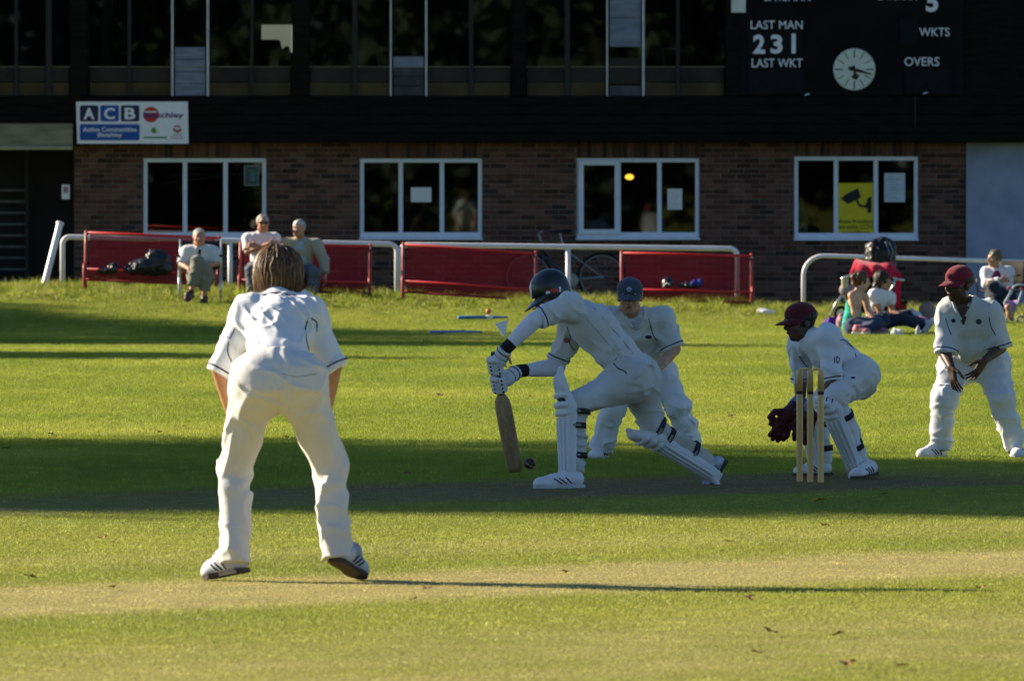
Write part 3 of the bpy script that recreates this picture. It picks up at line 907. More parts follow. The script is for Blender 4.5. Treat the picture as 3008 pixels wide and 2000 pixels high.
# upper floor: wide posts, thin mullions, white edged strips, spandrel panels, glass
D2 = 1.2757
posts_wide = [(-60, -8), (165, 206), (674, 713), (1178, 1211), (1669, 1702)]
ztopU = 6.4
bays = [(-8, 165, [(36, 44), (108, 122)], None), (206, 674, [(296, 304), (578, 585)], (396, 402, 477, 484)),
        (713, 1178, [(812, 824), (1080, 1090)], (898, 903, 979, 985)), (1211, 1669, [(1300, 1312), (1556, 1564)], (1395, 1400, 1477, 1484))]
for a, b in posts_wide:
    p = MB(); p.box((bx((a + b) / 2 * D2), YU + .08, (zb1 + ztopU) / 2), ((b - a) * D2 / SB, .22, ztopU - zb1), bev=.01)
    p.build('wide_post', M_BLACKWOOD, club)
zs = bz(198)
for bi, (a, b, ms, st) in enumerate(bays):
    A, B = bx(a * D2), bx(b * D2)
    for (p, q) in ms:
        m = MB(); m.box((bx((p + q) / 2 * D2), YU + .10, (zb1 + ztopU) / 2), ((q - p) * D2 / SB, .12, ztopU - zb1), bev=.006); m.build('mullion', M_DARKFRAME, club)
    if st:
        for (p, q) in (st[:2], st[2:]):
            m = MB(); m.box((bx((p + q) / 2 * D2), YU + .06, (zb1 + ztopU) / 2), (max(q - p, 5) * D2 * .8 / SB, .10, ztopU - zb1 - .004), bev=.006); m.build('white_strip', mat('strip_white', (.50, .52, .55), .5), club)
    t = MB(); t.box(((A + B) / 2, YU + .078, zs), (B - A, .02, .010)); t.build('transom', M_OLIVE, club)
    # spandrels between the uprights
    cuts = sorted([A] + [bx((p + q) / 2 * D2) for p, q in ms] + ([bx((st[0] + st[1]) / 2 * D2), bx((st[2] + st[3]) / 2 * D2)] if st else []) + [B])
    for k in range(len(cuts) - 1):
        is_strip = st and abs(cuts[k] - bx((st[0] + st[1]) / 2 * D2)) < 1e-6
        c0, c1 = cuts[k] + .02, cuts[k + 1] - .02
        zm = bz(243)
        if not is_strip:
            s1 = MB(); s1.box(((c0 + c1) / 2, YU + .095, (zb1 + zm) / 2), (c1 - c0, .02, zm - zb1 - .006), bev=.004); s1.build('lower_panel', M_BROWNPANEL, club)
            s2 = MB(); s2.box(((c0 + c1) / 2, YU + .098, (zs + zm) / 2), (c1 - c0, .02, zs - zm - .012), bev=.004); s2.build('lower_panel', M_DARKPANEL, club)
        g = MB(); g.box(((c0 + c1) / 2, YU + .115, (zb1 + ztopU) / 2), (c1 - c0 + .02, .006, ztopU - zb1 - .01))
        gp = g.build('upper_pane', M_GLASS, club)
        if is_strip:
            zz = {1: (283, 140), 2: (283, 168), 3: (140, -200)}[bi]
            s3 = MB(); n = 4
            for q in range(n):
                za = bz(zz[0] + (zz[1] - zz[0]) * q / n); zc = bz(zz[0] + (zz[1] - zz[0]) * (q + 1) / n)
                s3.box(((c0 + c1) / 2, YU + .085 + .003 * (q % 2), (za + zc) / 2), (c1 - c0 - .03, .02, zc - za - .006), bev=.004)
            s3.build('blind_panel', M_BLUEPANEL if bi != 2 else M_BLUEGREY, gp)
            if bi == 2:
                s4 = MB(); s4.box(((c0 + c1) / 2, YU + .072, bz(184)), (c1 - c0 - .03, .012, .16), bev=.004); s4.build('blind_panel', M_BLUEPANEL, gp)
            if bi == 3:
                s4 = MB(); s4.box(((c0 + c1) / 2, YU + .085, bz(268)), (c1 - c0 - .03, .012, .15), bev=.004); s4.build('blind_panel', M_BLUEGREY, gp)
                s4 = MB(); s4.box(((c0 + c1) / 2, YU + .088, bz(210)), (c1 - c0 - .03, .012, .38), bev=.004); s4.build('lower_panel', M_DARKPANEL, gp)
# upper room
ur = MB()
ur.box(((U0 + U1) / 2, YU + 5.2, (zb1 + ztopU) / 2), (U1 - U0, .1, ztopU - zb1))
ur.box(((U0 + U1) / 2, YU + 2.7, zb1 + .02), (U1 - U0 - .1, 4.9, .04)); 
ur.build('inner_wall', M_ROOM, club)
cu = MB()
for (a, b) in ((206, 222), (232, 262)):
    X0, X1 = bx(a * D2), bx(b * D2)
    n = 24; pts = []
    for k in range(n + 1):
        x = X0 + (X1 - X0) * k / n
        pts.append([(x, YU + .32 + .02 * math.sin(k * 1.5), zz) for zz in (zs + .02, ztopU)])
    cu.sheet(pts)
cu.build('curtain', M_CURTAIN, club)

# glowing pane stands in for far window daylight, with chairs stacked before it
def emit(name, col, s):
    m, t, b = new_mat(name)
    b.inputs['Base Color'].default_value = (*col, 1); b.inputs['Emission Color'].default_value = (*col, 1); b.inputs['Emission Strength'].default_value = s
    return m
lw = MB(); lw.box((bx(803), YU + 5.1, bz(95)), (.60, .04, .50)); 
lwo = lw.build('far_window_glow', emit('far_window_glow', (0.75, 0.68, 0.58), 0.26), club)
lw2 = MB(); lw2.box((bx(803), YU + 5.08, bz(28)), (.60, .03, .30)); lw2.build('roller_blind', mat('brown_blind', (.16, .11, .05), .9, .1), club)
st_ = SDF(.03); c0 = np.array([bx(776), YU + 4.7, bz(150)])
st_.box(c0 + np.array([.02, 0, -.12]), (.34, .2, .14), None, .03, .03); st_.box(c0 + np.array([-.04, 0, .10]), (.17, .2, .12), None, .04, .03); st_.box(c0 + np.array([.22, 0, .05]), (.05, .1, .07), None, .02, .02)
tag(st_.build('stacked_seats', M_BLACKWOOD, None, (.01, 20, 3)), 'dark stack of seats before the lit window upstairs', 'seats')

# roof, side walls
rf = MB(); rf.box(((U0 + U1) / 2, YU + 2.6, ztopU + .15), (U1 - U0 + .6, 6.4, .3), bev=.02); rf.build('roof', M_BLACKWOOD, club)
sw = MB(); sw.box((U0 - .1, YU + 2.7, 3.1), (.2, 5.2, 6.6)); sw.box((U1 + .1, YU + 2.7, 3.1), (.2, 5.2, 6.6)); sw.box(((U0 + U1) / 2, YU + 5.45, 3.1), (U1 - U0, .2, 6.6)); sw.build('outer_wall', M_MORTAR, club)

# scoreboard bay wall behind the board and the black end of the upper floor
sbw = MB(); sbw.box(((bx(1702 * D2) + U1) / 2, YU + .12, (zb1 + ztopU) / 2), (U1 - bx(1702 * D2), .1, ztopU - zb1 - .004)); sbw.build('boarded_wall', M_BLACKWOOD, club)

# right end: painted render wall with a lintel
rx0 = bx(2838)
rw = MB(); rw.box(((rx0 + U1) / 2, YW + .10, (bz(375) - .3) / 2), (U1 - rx0, .28, bz(375) + .3)); rw.build('rendered_wall', M_RENDER, club)
rl = MB(); rl.box(((rx0 + U1) / 2, YW - .02, bz(357)), (U1 - rx0 - .02, .06, .15), bev=.01); rl.build('lintel_board', M_OLIVE, club)
dp = MB(); dp.tube([(bx(2684), YU - .035, bz(380)), (bx(2684), YU - .035, bz(284))], .012, 8); dp.build('cable', M_DARKFRAME, club)

# left end: dark porch with boarded beam and a slatted shutter
px1 = bx(218)
pb = MB(); pb.box(((U0 + px1) / 2, YU - .05, bz(402)), (px1 - U0, .08, .38), bev=.01); pb.build('porch_beam', M_OLIVE, club)
pl = MB(); pl.box(((U0 + px1) / 2, YU - .11, bz(436)), (px1 - U0, .05, .05), bev=.006); pl.build('beam_trim', mat('beam_trim', (.30, .29, .20), .8), club)
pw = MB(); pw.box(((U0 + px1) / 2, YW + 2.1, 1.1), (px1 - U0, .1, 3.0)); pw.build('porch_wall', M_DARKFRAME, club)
for k in range(9):
    s = MB(); s.box((bx(12), YW + 1.7, bz(560 + 33.5 * k)), (.50, .05, .035), bev=.008); s.build('shutter_slat', mat('slat_grey', (.20, .22, .22), .5), club)
wc = MB(); wc.box((bx(62), YW + 1.6, 1.1), (.06, .12, 2.6)); wc.build('door_jamb', mat('jamb', (.05, .05, .05), .7), club)

# ------------------------------------------------------------------ ceiling lamp glowing behind one window
lp = MB(); lp.lathe((bx(1853), YW + 1.6, bz(520)), [(.012, -.045), (.045, -.035), (.066, -.006), (.055, .022), (.028, .038), (.012, .042)], 20)
lamp = thing('ceiling_lamp', (bx(1853), YW + 1.6, bz(520)), 'glowing yellow lamp inside the window with the open casement', 'lamp')
lpo = lp.build('lamp_shade', emit('lamp_glow', (1.0, .50, .05), 2.2), lamp, smooth=True)
lc = MB(); lc.tube([(bx(1853), YW + 1.6, bz(505)), (bx(1853), YW + 1.6, ZTOP)], .008, 6); lc.build('cord', M_DARKFRAME, lamp)

# ------------------------------------------------------------------ notices in and beside the windows
def notice(name, px0, px1_, py0, py1, y, label, m, group=None):
    b = MB(); b.box((bx((px0 + px1_) / 2), y, bz((py0 + py1) / 2)), ((px1_ - px0) / SB, .004, (py1 - py0) / SB))
    return tag(b.build(name, m, None), label, 'notice', group)
YP = YW + .048
n1 = notice('paper_notice', 1207, 1267, 551, 594, YP, 'blank landscape sheet of paper stuck in a window', M_PAPER)
n2 = notice('paper_notice', 1961, 2004, 555, 616, YP, 'white upright notice in the window with the lamp', M_PAPER)
n3 = notice('paper_notice', 2598, 2659, 509, 594, YP, 'tall pale blue printed notice beside the yellow camera sign', mat('blue_paper', (.50, .60, .66), .8, .1, var=.1))
n4 = notice('poster', 716, 760, 486, 546, YP, 'dark framed poster with green emblem in a window', mat('dark_poster', (.05, .07, .07), .4, .3, var=.3))
pm = MB(); pm.lathe((bx(740), YP - .004, bz(508)), [(.055, 0), (.055, .002)], 16, (0, -1, 0)); pm.build('emblem', mat('green_print', (.04, .18, .07), .6), n4)
pm = MB(); pm.box((bx(741), YP - .005, bz(520)), (.07, .003, .12)); pm.build('emblem', mat('blue_print', (.07, .14, .20), .6), n4)
pf = MB()
for xx in (718, 758): pf.box((bx(xx), YP - .005, bz(516)), (.012, .006, .29))
for zz_ in (488, 544): pf.box((bx(738), YP - .005, bz(zz_)), (.20, .0065, .012))
pf.build('poster_frame', mat('grey_trim', (.22, .26, .27), .6), n4)
def lines(parent, px0, px1_, py0, py1, n, y, seed, col=(.25, .28, .33)):
    rg = random.Random(seed); b = MB()
    for k in range(n):
        zz = bz(py0 + (py1 - py0) * (k + .5) / n); a = px0 + rg.uniform(0, 4); e = px1_ - rg.uniform(0, (px1_ - px0) * .5)
        b.box((bx((a + e) / 2), y, zz), ((e - a) / SB, .002, .012))
    b.build('print', mat('print_%d' % seed, col, .8), parent)
lines(n2, 1966, 2000, 562, 612, 6, YP - .004, 1, (.5, .52, .58)); lines(n3, 2604, 2652, 516, 585, 9, YP - .004, 2, (.30, .40, .46))
n5 = notice('door_notice', 185, 208, 543, 585, YW - .36, 'small white notice with red print beside the dark porch', M_PAPER)
pm = MB(); pm.box((bx(197), YW - .364, bz(558)), (.07, .003, .09)); pm.build('print', mat('red_print', (.40, .16, .18), .8), n5)
# yellow camera warning sign
M_YEL = mat('yellow_sign', (.62, .50, .012), .5, .3, var=.06); M_BLK = mat('black_print', (.012, .012, .012), .6)
ys_ = thing('warning_sign', (bx(2514), YP, bz(690)), 'yellow sign with black security camera picture in a window', 'sign')
b = MB(); b.box((bx(2514), YP, bz(613)), (102 / SB, .004, 150 / SB)); b.build('sign_board', M_YEL, ys_)
c = MB(); yy = YP - .006
def poly(mb, pts, y, th=.003):
    mb.prism([(bx(a), bz(bb)) for a, bb in pts], (0, y, 0), (1, 0, 0), (0, 0, 1), th)
poly(c, [(2471, 585), (2483, 572), (2520, 553), (2530, 580), (2490, 600), (2484, 594)], yy)
poly(c, [(2513, 587), (2519, 584), (2527, 601), (2544, 604), (2544, 610), (2524, 608)], yy - .0005)
poly(c, [(2547, 583), (2560, 578), (2560, 624), (2549, 627)], yy)
poly(c, [(2543, 598), (2548, 596), (2548, 612), (2543, 613)], yy - .001)
c.build('camera_picture', M_BLK, ys_)
c = MB(); text_on(c, 'these Premises', bx(2464), bx(2564), bz(656), bz(645), yy, .01); text_on(c, 'are under CCTV', bx(2464), bx(2564), bz(673), bz(660), yy, .01)
text_on(c, 'surveillance', bx(2474), bx(2556), bz(687), bz(677), yy, .01); c.build('lettering', M_BLK, ys_)

# things lying on the window sills inside, faint through the glass
def sill_heap(px, py, w, h, col, label, nm):
    s = SDF(.02); c0 = np.array([bx(px), YW + .30, bz(py)])
    for k in range(4): s.ell(c0 + np.array([random.uniform(-.3, .3) * w, 0, random.uniform(0, .5) * h]), (w * .3, .08, h * .45), k=.03)
    return tag(s.build(nm, mat(nm + '_cloth', col, .9, .1, var=.4), None, (.02, 20, px)), label, 'cloth')
sill_heap(1372, 682, .42, .24, (.09, .08, .065), 'crumpled pale cloth on the inner sill of a window', 'folded_cloth')
sill_heap(1240, 692, .34, .10, (.09, .085, .07), 'low heap of papers on the inner sill behind the blank notice', 'paper_heap')
cb = MB(); cb.tube([P(1165, 535, DB + .3), P(1152, 570, DB + .3), P(1147, 620, DB + .3), P(1150, 660, DB + .3), P(1160, 690, DB + .3)], .012, 6)
tag(cb.build('hanging_cable', mat('pale_cable', (.35, .32, .27), .7), None), 'pale cable hanging in a curve inside a window', 'cable')
lb = MB(); lb.bar(P(2345, 580, DB + .25), P(2362, 690, DB + .25), .02, .12, up=(1, 0, 0)); tag(lb.build('leaning_board', mat('pale_board', (.30, .34, .30), .8), None), 'pale board leaning inside the window beside the camera sign', 'board')
cl = MB(); cl.tube([P(480, 540, DB + .5), P(660, 516, DB + .5)], .010, 6); cl.tube([P(495, 514, DB + .5), P(720, 512, DB + .5)], .010, 6)
tag(cl.build('curtain_rail', mat('pale_cable', (.35, .32, .27), .7), None), 'thin pale rails crossing inside a window above a bench', 'rail')
hd = MB(); hd.tube([P(2620, 590, DB + .3), P(2608, 650, DB + .3)], .014, 6); hd.box(P(2608, 668, DB + .3), (.25, .2, .18), bev=.04)
tag(hd.build('display_stand', M_BLK, None), 'dark stand on a thin stem inside the window by the blue notice', 'stand')
br = MB(); br.tube([(bx(868 * D2), YU + .22, bz(158)), (bx(881 * D2), YU + .20, bz(276))], .014, 6); tag(br.build('broom_handle', mat('pale_wood', (.42, .32, .18), .7), None), 'wooden broom handle leaning inside an upper window', 'handle')
tb = MB(); tb.bar((bx(1522 * D2), YU + .6, bz(145)), (bx(1562 * D2), YU + .6, bz(143)), .3, .02); 
for q in (1526, 1558): tb.bar((bx(q * D2), YU + .6, bz(145)), (bx((q + 3) * D2), YU + .6, bz(205)), .02, .02)
tag(tb.build('trestle_table', mat('table_grey', (.34, .38, .38), .5), None), 'small pale table inside an upper window near the scoreboard', 'table')

# ------------------------------------------------------------------ scoreboard
SX0, SX1 = bx(2135), bx(2825); YS = YU - .02
board = thing('scoreboard', (bx(2480), YS, bz(284)), 'black scoreboard with white lettering on the upper floor', 'scoreboard')
b = MB(); b.box(((SX0 + SX1) / 2, YS + .03, (bz(283) + ztopU) / 2), (SX1 - SX0, .05, ztopU - bz(283)), bev=.008); b.build('board_panel', mat('blackboard', (.010, .010, .011), .85, .06, var=.3, scale=2), board)
# number hatches
for (a, b_, c0, d) in ((2196, 2352, 94, 165), (2640, 2690, 58, 132), (2196, 2360, 206, 275), (2655, 2790, 206, 275)):
    q = MB()
    X0, X1, Z0, Z1 = bx(a), bx(b_), bz(d), bz(c0)
    q.box(((X0 + X1) / 2, YS, (Z0 + Z1) / 2), (X1 - X0, .012, Z1 - Z0), bev=.003)
    for xx in (X0, X1): q.box((xx, YS - .006, (Z0 + Z1) / 2), (.018, .022, Z1 - Z0 + .03), bev=.003)
    for zz in (Z0, Z1): q.box(((X0 + X1) / 2, YS - .006, zz), (X1 - X0 - .02, .021, .018), bev=.003)
    q.build('number_hatch', mat('hatch', (.012, .013, .016), .85, .08), board)
yt = YS - .0065
for s, a, b_, c0, d in (('LAST MAN', 2203, 2355, 63, 88), ('LAST WKT', 2206, 2355, 174, 200), ('WKTS', 2696, 2785, 84, 109), ('OVERS', 2653, 2755, 170, 196), ('BATSMAN', 2243, 2377, -18, 6), ('BATSMAN', 2575, 2690, -20, 3)):
    q = MB(); text_on(q, s, bx(a), bx(b_), bz(d), bz(c0), yt, .006); q.build('lettering', M_LETTER, board)
for s, a, b_, c0, d in (('2', 2210, 2245, 104, 160), ('3', 2261, 2296, 104, 160), ('1', 2320, 2336, 101, 159), ('5', 2716, 2752, -22, 38)):
    q = MB()
    if s == '1': q.box((bx(2328.5), yt - .006, bz(130)), (12 / SB, .003, 58 / SB))
    else: text_on(q, s, bx(a), bx(b_), bz(d), bz(c0), yt - .006, .035)
    q.build('numeral', M_LETTER, board)
q = MB(); q.box((bx(2167), yt - .01, bz(10)), (42 / SB, .02, 60 / SB), bev=.003); tag(q.build('blank_plate', mat('cream_plate', (.62, .66, .62), .6), board), 'blank pale plate at the board edge')
for xx, yy_ in ((2367, 279), (2713, 275)):
    q = MB(); q.bar((bx(xx - 6), YS - .01, bz(yy_ + 2)), (bx(xx + 8), YS - .01, bz(yy_ - 2)), .02, .014); q.build('catch', M_LETTER, board)
# clock
ck = thing('wall_clock', (bx(2506), YS - .03, bz(206)), 'round white clock with black hour bars on the scoreboard', 'clock')
cx, cz = bx(2506), bz(206); R = 61.5 / SB
q = MB(); q.lathe((cx, YS, cz), [(R, 0), (R, .035), (R * .97, .045), (R * .96, .046), (R * .955, .040)], 48, (0, -1, 0)); q.build('clock_rim', mat('clock_rim', (.60, .64, .60), .4), ck, smooth=False)
q = MB(); q.lathe((cx, YS - .0405, cz), [(R * .955, 0), (R * .955, .0015)], 48, (0, -1, 0)); q.build('clock_face', mat('clock_face', (.60, .66, .56), .6, .2, var=.04), ck)
for k in range(12):
    a = math.radians(30 * k); q = MB(); w = 3.4 if k % 3 == 0 else 2.2
    d1 = np.array([math.sin(a), 0, math.cos(a)])
    q.bar(np.array([cx, YS - .0435, cz]) + d1 * R * .56, np.array([cx, YS - .0435, cz]) + d1 * R * .92, .002, w / SB, up=np.cross(d1, (0, 1, 0))); q.build('hour_mark', M_BLK, ck)
for ang, l0, l1, w in ((106, -.30, .88, 4.5), (171, -.20, .50, 5.5)):
    a = math.radians(ang); d1 = np.array([math.sin(a), 0, math.cos(a)]); q = MB(); c0 = np.array([cx, YS - (.047 if ang < 150 else .051), cz])
    sd_ = np.cross(d1, (0, 1, 0))
    prof = [(l0, 0.6), (l0 * .5, 1.6), (0, .8), (.25, 1.0), (l1, .35)] if ang < 150 else [(l0, .5), (0, .7), (.22, .7), (.34, 2.2), (l1, .2)]
    pl_ = [c0 + d1 * R * t + sd_ * w * k / SB for t, k in prof] + [c0 + d1 * R * t - sd_ * w * k / SB for t, k in prof[::-1]]
    n = len(pl_); q.add(pl_ + [p - np.array([0, .002, 0]) for p in pl_], [tuple(range(n)), tuple(range(n, 2 * n))[::-1]] + [(i, (i + 1) % n, n + (i + 1) % n, n + i) for i in range(n)])
    q.build('clock_hand', M_BLK, ck)

# ------------------------------------------------------------------ sponsor sign
sg = thing('sponsor_sign', (bx(393), YU - .05, bz(423)), 'white sign with blue lettered squares on the black band', 'sign')
YG = YU - .04
b = MB()
b.add([(bx(228), YG, bz(300)), (bx(555), YG, bz(300)), (bx(557), YG, bz(423)), (bx(231), YG, bz(423)),
       (bx(228), YG + .02, bz(300)), (bx(555), YG + .02, bz(300)), (bx(557), YG + .02, bz(423)), (bx(231), YG + .02, bz(423))],
      [(0, 3, 2, 1), (4, 5, 6, 7), (0, 1, 5, 4), (1, 2, 6, 5), (2, 3, 7, 6), (3, 0, 4, 7)])
b.build('sign_board', mat('sign_white', (.72, .73, .78), .4, .4, var=.05), sg)
M_NAVY = mat('sign_navy', (.012, .018, .065), .5); M_BLUE = mat('sign_blue', (.008, .075, .34), .5); M_SW = mat('sign_letter', (.75, .76, .80), .5)
def rrect(x0, x1, z0, z1, r):
    pts = []
    for cx_, cz_, a0 in ((x1 - r, z1 - r, 0), (x0 + r, z1 - r, 90), (x0 + r, z0 + r, 180), (x1 - r, z0 + r, 270)):
        for k in range(4):
            a = math.radians(a0 + 30 * k); pts.append((cx_ + r * math.cos(a), cz_ + r * math.sin(a)))
    return pts
def panel(nm, a, b_, c0, d, m, dy):
    q = MB(); q.prism(rrect(bx(a), bx(b_), bz(d), bz(c0), .025), (0, YG - dy, 0), (1, 0, 0), (0, 0, 1), .003); return q.build(nm, m, sg)
for (a, b_, m, ch) in ((239, 293, M_NAVY, 'A'), (299, 353, M_BLUE, 'C'), (359, 413, M_NAVY, 'B')):
    pnl = panel('letter_square', a, b_, 311, 358, m, .002)
    q = MB(); text_on(q, ch, bx(a + 11), bx(b_ - 11), bz(352), bz(318), YG - .009, .03); q.build('letter', M_SW, pnl)
pnl = panel('name_panel', 239, 414, 366, 413, M_BLUE, .002)
q = MB(); text_on(q, 'Active Communities', bx(248), bx(405), bz(388), bz(374), YG - .009, .02); text_on(q, 'Bletchley', bx(291), bx(363), bz(407), bz(391), YG - .009, .02); q.build('letter', M_SW, pnl)
q = MB(); q.lathe((bx(447), YG - .002, bz(338)), [(23 / SB, 0), (23 / SB, .003)], 32, (0, -1, 0)); q.build('red_disc', mat('sign_red', (.42, .035, .022), .5), sg)
q = MB(); text_on(q, 'Bletchley', bx(426), bx(543), bz(352), bz(331), YG - .009, .02); q.build('lettering', mat('sign_purple', (.07, .03, .16), .5), sg)
q = MB(); q.box((bx(446), YG - .009, bz(330)), (34 / SB, .002, 4 / SB)); q.build('small_print', M_SW, sg)
q = MB(); q.lathe((bx(456), YG - .002, bz(384)), [(8.5 / SB, 0), (8.5 / SB, .003)], 20, (0, -1, 0)); q.build('green_disc', mat('sign_green', (.10, .30, .03), .5), sg)
q = MB(); q.prism([(bx(460) + 7 / SB * math.cos(math.radians(a)), bz(384) + 9 / SB * math.sin(math.radians(a))) for a in range(-85, 86, 17)], (0, YG - .008, 0), (1, 0, 0), (0, 0, 1), .002); q.build('leaf_mark', mat('sign_light', (.55, .62, .48), .5), sg)
q = MB(); q.box((bx(459), YG - .003, bz(405)), (70 / SB, .004, 5 / SB)); q.build('green_bar', mat('sign_dkgreen', (.02, .20, .07), .5), sg)
M_SR = mat('sign_rose', (.36, .03, .06), .5)
for (a0, a1, r0, r1) in ((40, 140, 8, 12), (165, 225, 8, 12), (315, 375, 8, 12)):
    pts = [(bx(524) + r1 / SB * math.cos(math.radians(a)), bz(381) + r1 / SB * math.sin(math.radians(a))) for a in np.linspace(a0, a1, 8)]
    pts += [(bx(524) + r0 / SB * math.cos(math.radians(a)) * .9, bz(381) + r0 / SB * math.sin(math.radians(a)) * .9) for a in np.linspace(a1, a0, 8)]
    q = MB(); q.prism(pts, (0, YG - .005, 0), (1, 0, 0), (0, 0, 1), .002); q.build('rose_petal', M_SR, sg)
q = MB(); q.prism([(bx(517), bz(378)), (bx(524), bz(386)), (bx(531), bz(378)), (bx(527), bz(392)), (bx(521), bz(392))], (0, YG - .005, 0), (1, 0, 0), (0, 0, 1), .002); q.build('rose_petal', M_SR, sg)
q = MB(); text_on(q, 'SPORT', bx(512), bx(537), bz(400), bz(396), YG - .004, .01); q.build('lettering', M_NAVY, sg)
q = MB(); text_on(q, 'ENGLAND', bx(505), bx(543), bz(408), bz(403), YG - .004, .01); q.build('lettering', M_SR, sg)
# ------------------------------------------------------------------ trees along the boundary to the left (their shade lies across the field)
def leaf_mat():
    m, t, b = new_mat('tree_leaf'); N = t.nodes.new; L = t.links.new
    geo = N('ShaderNodeNewGeometry'); r = N('ShaderNodeValToRGB')
    r.color_ramp.elements[0].color = (.035, .065, .010, 1); r.color_ramp.elements[1].color = (.12, .13, .02, 1)
    L(geo.outputs['Random Per Island'], r.inputs[0]); L(r.outputs[0], b.inputs['Base Color'])
    b.inputs['Roughness'].default_value = .5
    return m
M_LEAF = leaf_mat(); M_LEAFD = mat('evergreen_leaf', (.070, .098, .055), .7, .1, var=.4, scale=2); M_BARK = mat('bark', (.10, .075, .05), .95, .1, var=.4, scale=6, bump=.6, bscale=12, stretch=(1, 1, .3))
def tree(x, y, rx, ry, z0, z1, n, seed, label, leaf=.45, lm=None):
    rg = np.random.default_rng(seed)
    gz = float(terrain(x, y))
    t = thing('boundary_tree', (x, y, gz), label, 'tree', 'trees along the boundary')
    mb = MB(); zt = z0 + (z1 - z0) * .55
    mb.tube([(x, y, gz - .2), (x + .1, y, gz + z0 * .5), (x - .1, y + .1, z0), (x, y, zt)], [.55, .42, .34, .12], 10)
    for k in range(9):
        a = rg.uniform(0, 6.28); zz = z0 * .8 + (zt - z0 * .8) * k / 9; rr = rg.uniform(.5, .8)
        mb.tube([(x, y, zz), (x + math.cos(a) * rx * rr * .5, y + math.sin(a) * ry * rr * .5, zz + 1.2), (x + math.cos(a) * rx * rr, y + math.sin(a) * ry * rr, zz + 2.2)], [.16, .10, .03], 6)
    mb.build('trunk', M_BARK, t, smooth=True)
    # crown: leaf sprays in clumps on and inside an uneven ellipsoid
    nc = 70; c0 = np.array([x, y, (z0 + z1) / 2]); rad = np.array([rx, ry, (z1 - z0) / 2])
    d = rg.normal(size=(nc, 3)); d /= np.linalg.norm(d, axis=1)[:, None]
    cc = c0 + d * rad * (rg.uniform(.0, 1, nc) ** .45)[:, None] * .86
    cs = rg.uniform(.75, 1.5, nc) * rx / 7
    k = rg.integers(0, nc, n)
    p = cc[k] + rg.normal(size=(n, 3)) * (cs[k][:, None] * .75)
    u = rg.normal(size=(n, 3)); u /= np.linalg.norm(u, axis=1)[:, None]
    w = np.cross(u, rg.normal(size=(n, 3))); w /= np.linalg.norm(w, axis=1)[:, None]
    s = rg.uniform(.6, 1.2, n)[:, None] * leaf
    v = np.stack([p - u * s * .6, p + w * s * .3, p + u * s * .6, p - w * s * .3], 1).reshape(-1, 3)
    o = np.array(t['_o'])
    me = bpy.data.meshes.new('crown'); me.vertices.add(len(v)); me.vertices.foreach_set('co', (v - o).astype(np.float32).ravel())
    me.loops.add(4 * n); me.loops.foreach_set('vertex_index', np.arange(4 * n, dtype=np.int32))
    me.polygons.add(n); me.polygons.foreach_set('loop_start', np.arange(0, 4 * n, 4, dtype=np.int32)); me.update(calc_edges=True)
    me.materials.append(lm or M_LEAF)
    ob = bpy.data.objects.new('crown', me); COL.objects.link(ob); ob.parent = t; ob['_o'] = list(map(float, o))
    return t
# direction in which shadows run: per metre to the right they come SHY metres nearer and sink SHZ metres
SHY = to_sun.y / -to_sun.x; SHZ = to_sun.z / -to_sun.x
def shade_at(X, gx_, gy_):
    """where on the vertical plane x = X a thing must stand to shade ground point (gx_,gy_)"""
    k = gx_ - X
    return gy_ + SHY * k, SHZ * k
XT = -40.0
yc, zc = shade_at(XT, 0.0, 58.8)
tree(XT, yc, 6.0, 7.3, zc - 8.5, zc + 6.0, 15500, 3, 'tall broad oak whose shade covers the wicket')
yc2, zc2 = shade_at(-47.0, 0.0, 58.7)
tree(-47.0, yc2, 6.0, 7.1, zc2 - 9.5, zc2 + 5.5, 11500, 9, 'tall oak standing behind the broad oak')
for (X, gx_, gy_, rx, ry, hz, lo, n, sd_) in ((-42, -6.5, 113.8, 5.0, 6.2, 4.6, 9.5, 24000, 21), (-46, 0, 104.2, 3.0, 1.5, 1.6, 7.0, 7000, 22), (-44, -4.0, 97.6, 3.0, 1.2, 1.6, 6.0, 5000, 23)):
    y_, z_ = shade_at(X, gx_, gy_)
    tree(X, y_, rx, ry, z_ - lo, z_ + hz, n, sd_, {21: 'bushy oak shading the grass bank', 22: 'slim poplar near the clubhouse side of the field', 23: 'slender young tree beside the poplar'}[sd_])
for k, X in enumerate((-27, -19, -11, -3.5, 4, 12, 20, 28)):
    tree(X, -27.0 + 1.5 * math.sin(k * 2.1), 5.2, 3.0, -1.5, 12.5 + 1.5 * math.sin(k * 1.7), 7000, 60 + k, 'bushy tree in the row facing the clubhouse across the field', .7, M_LEAFD)
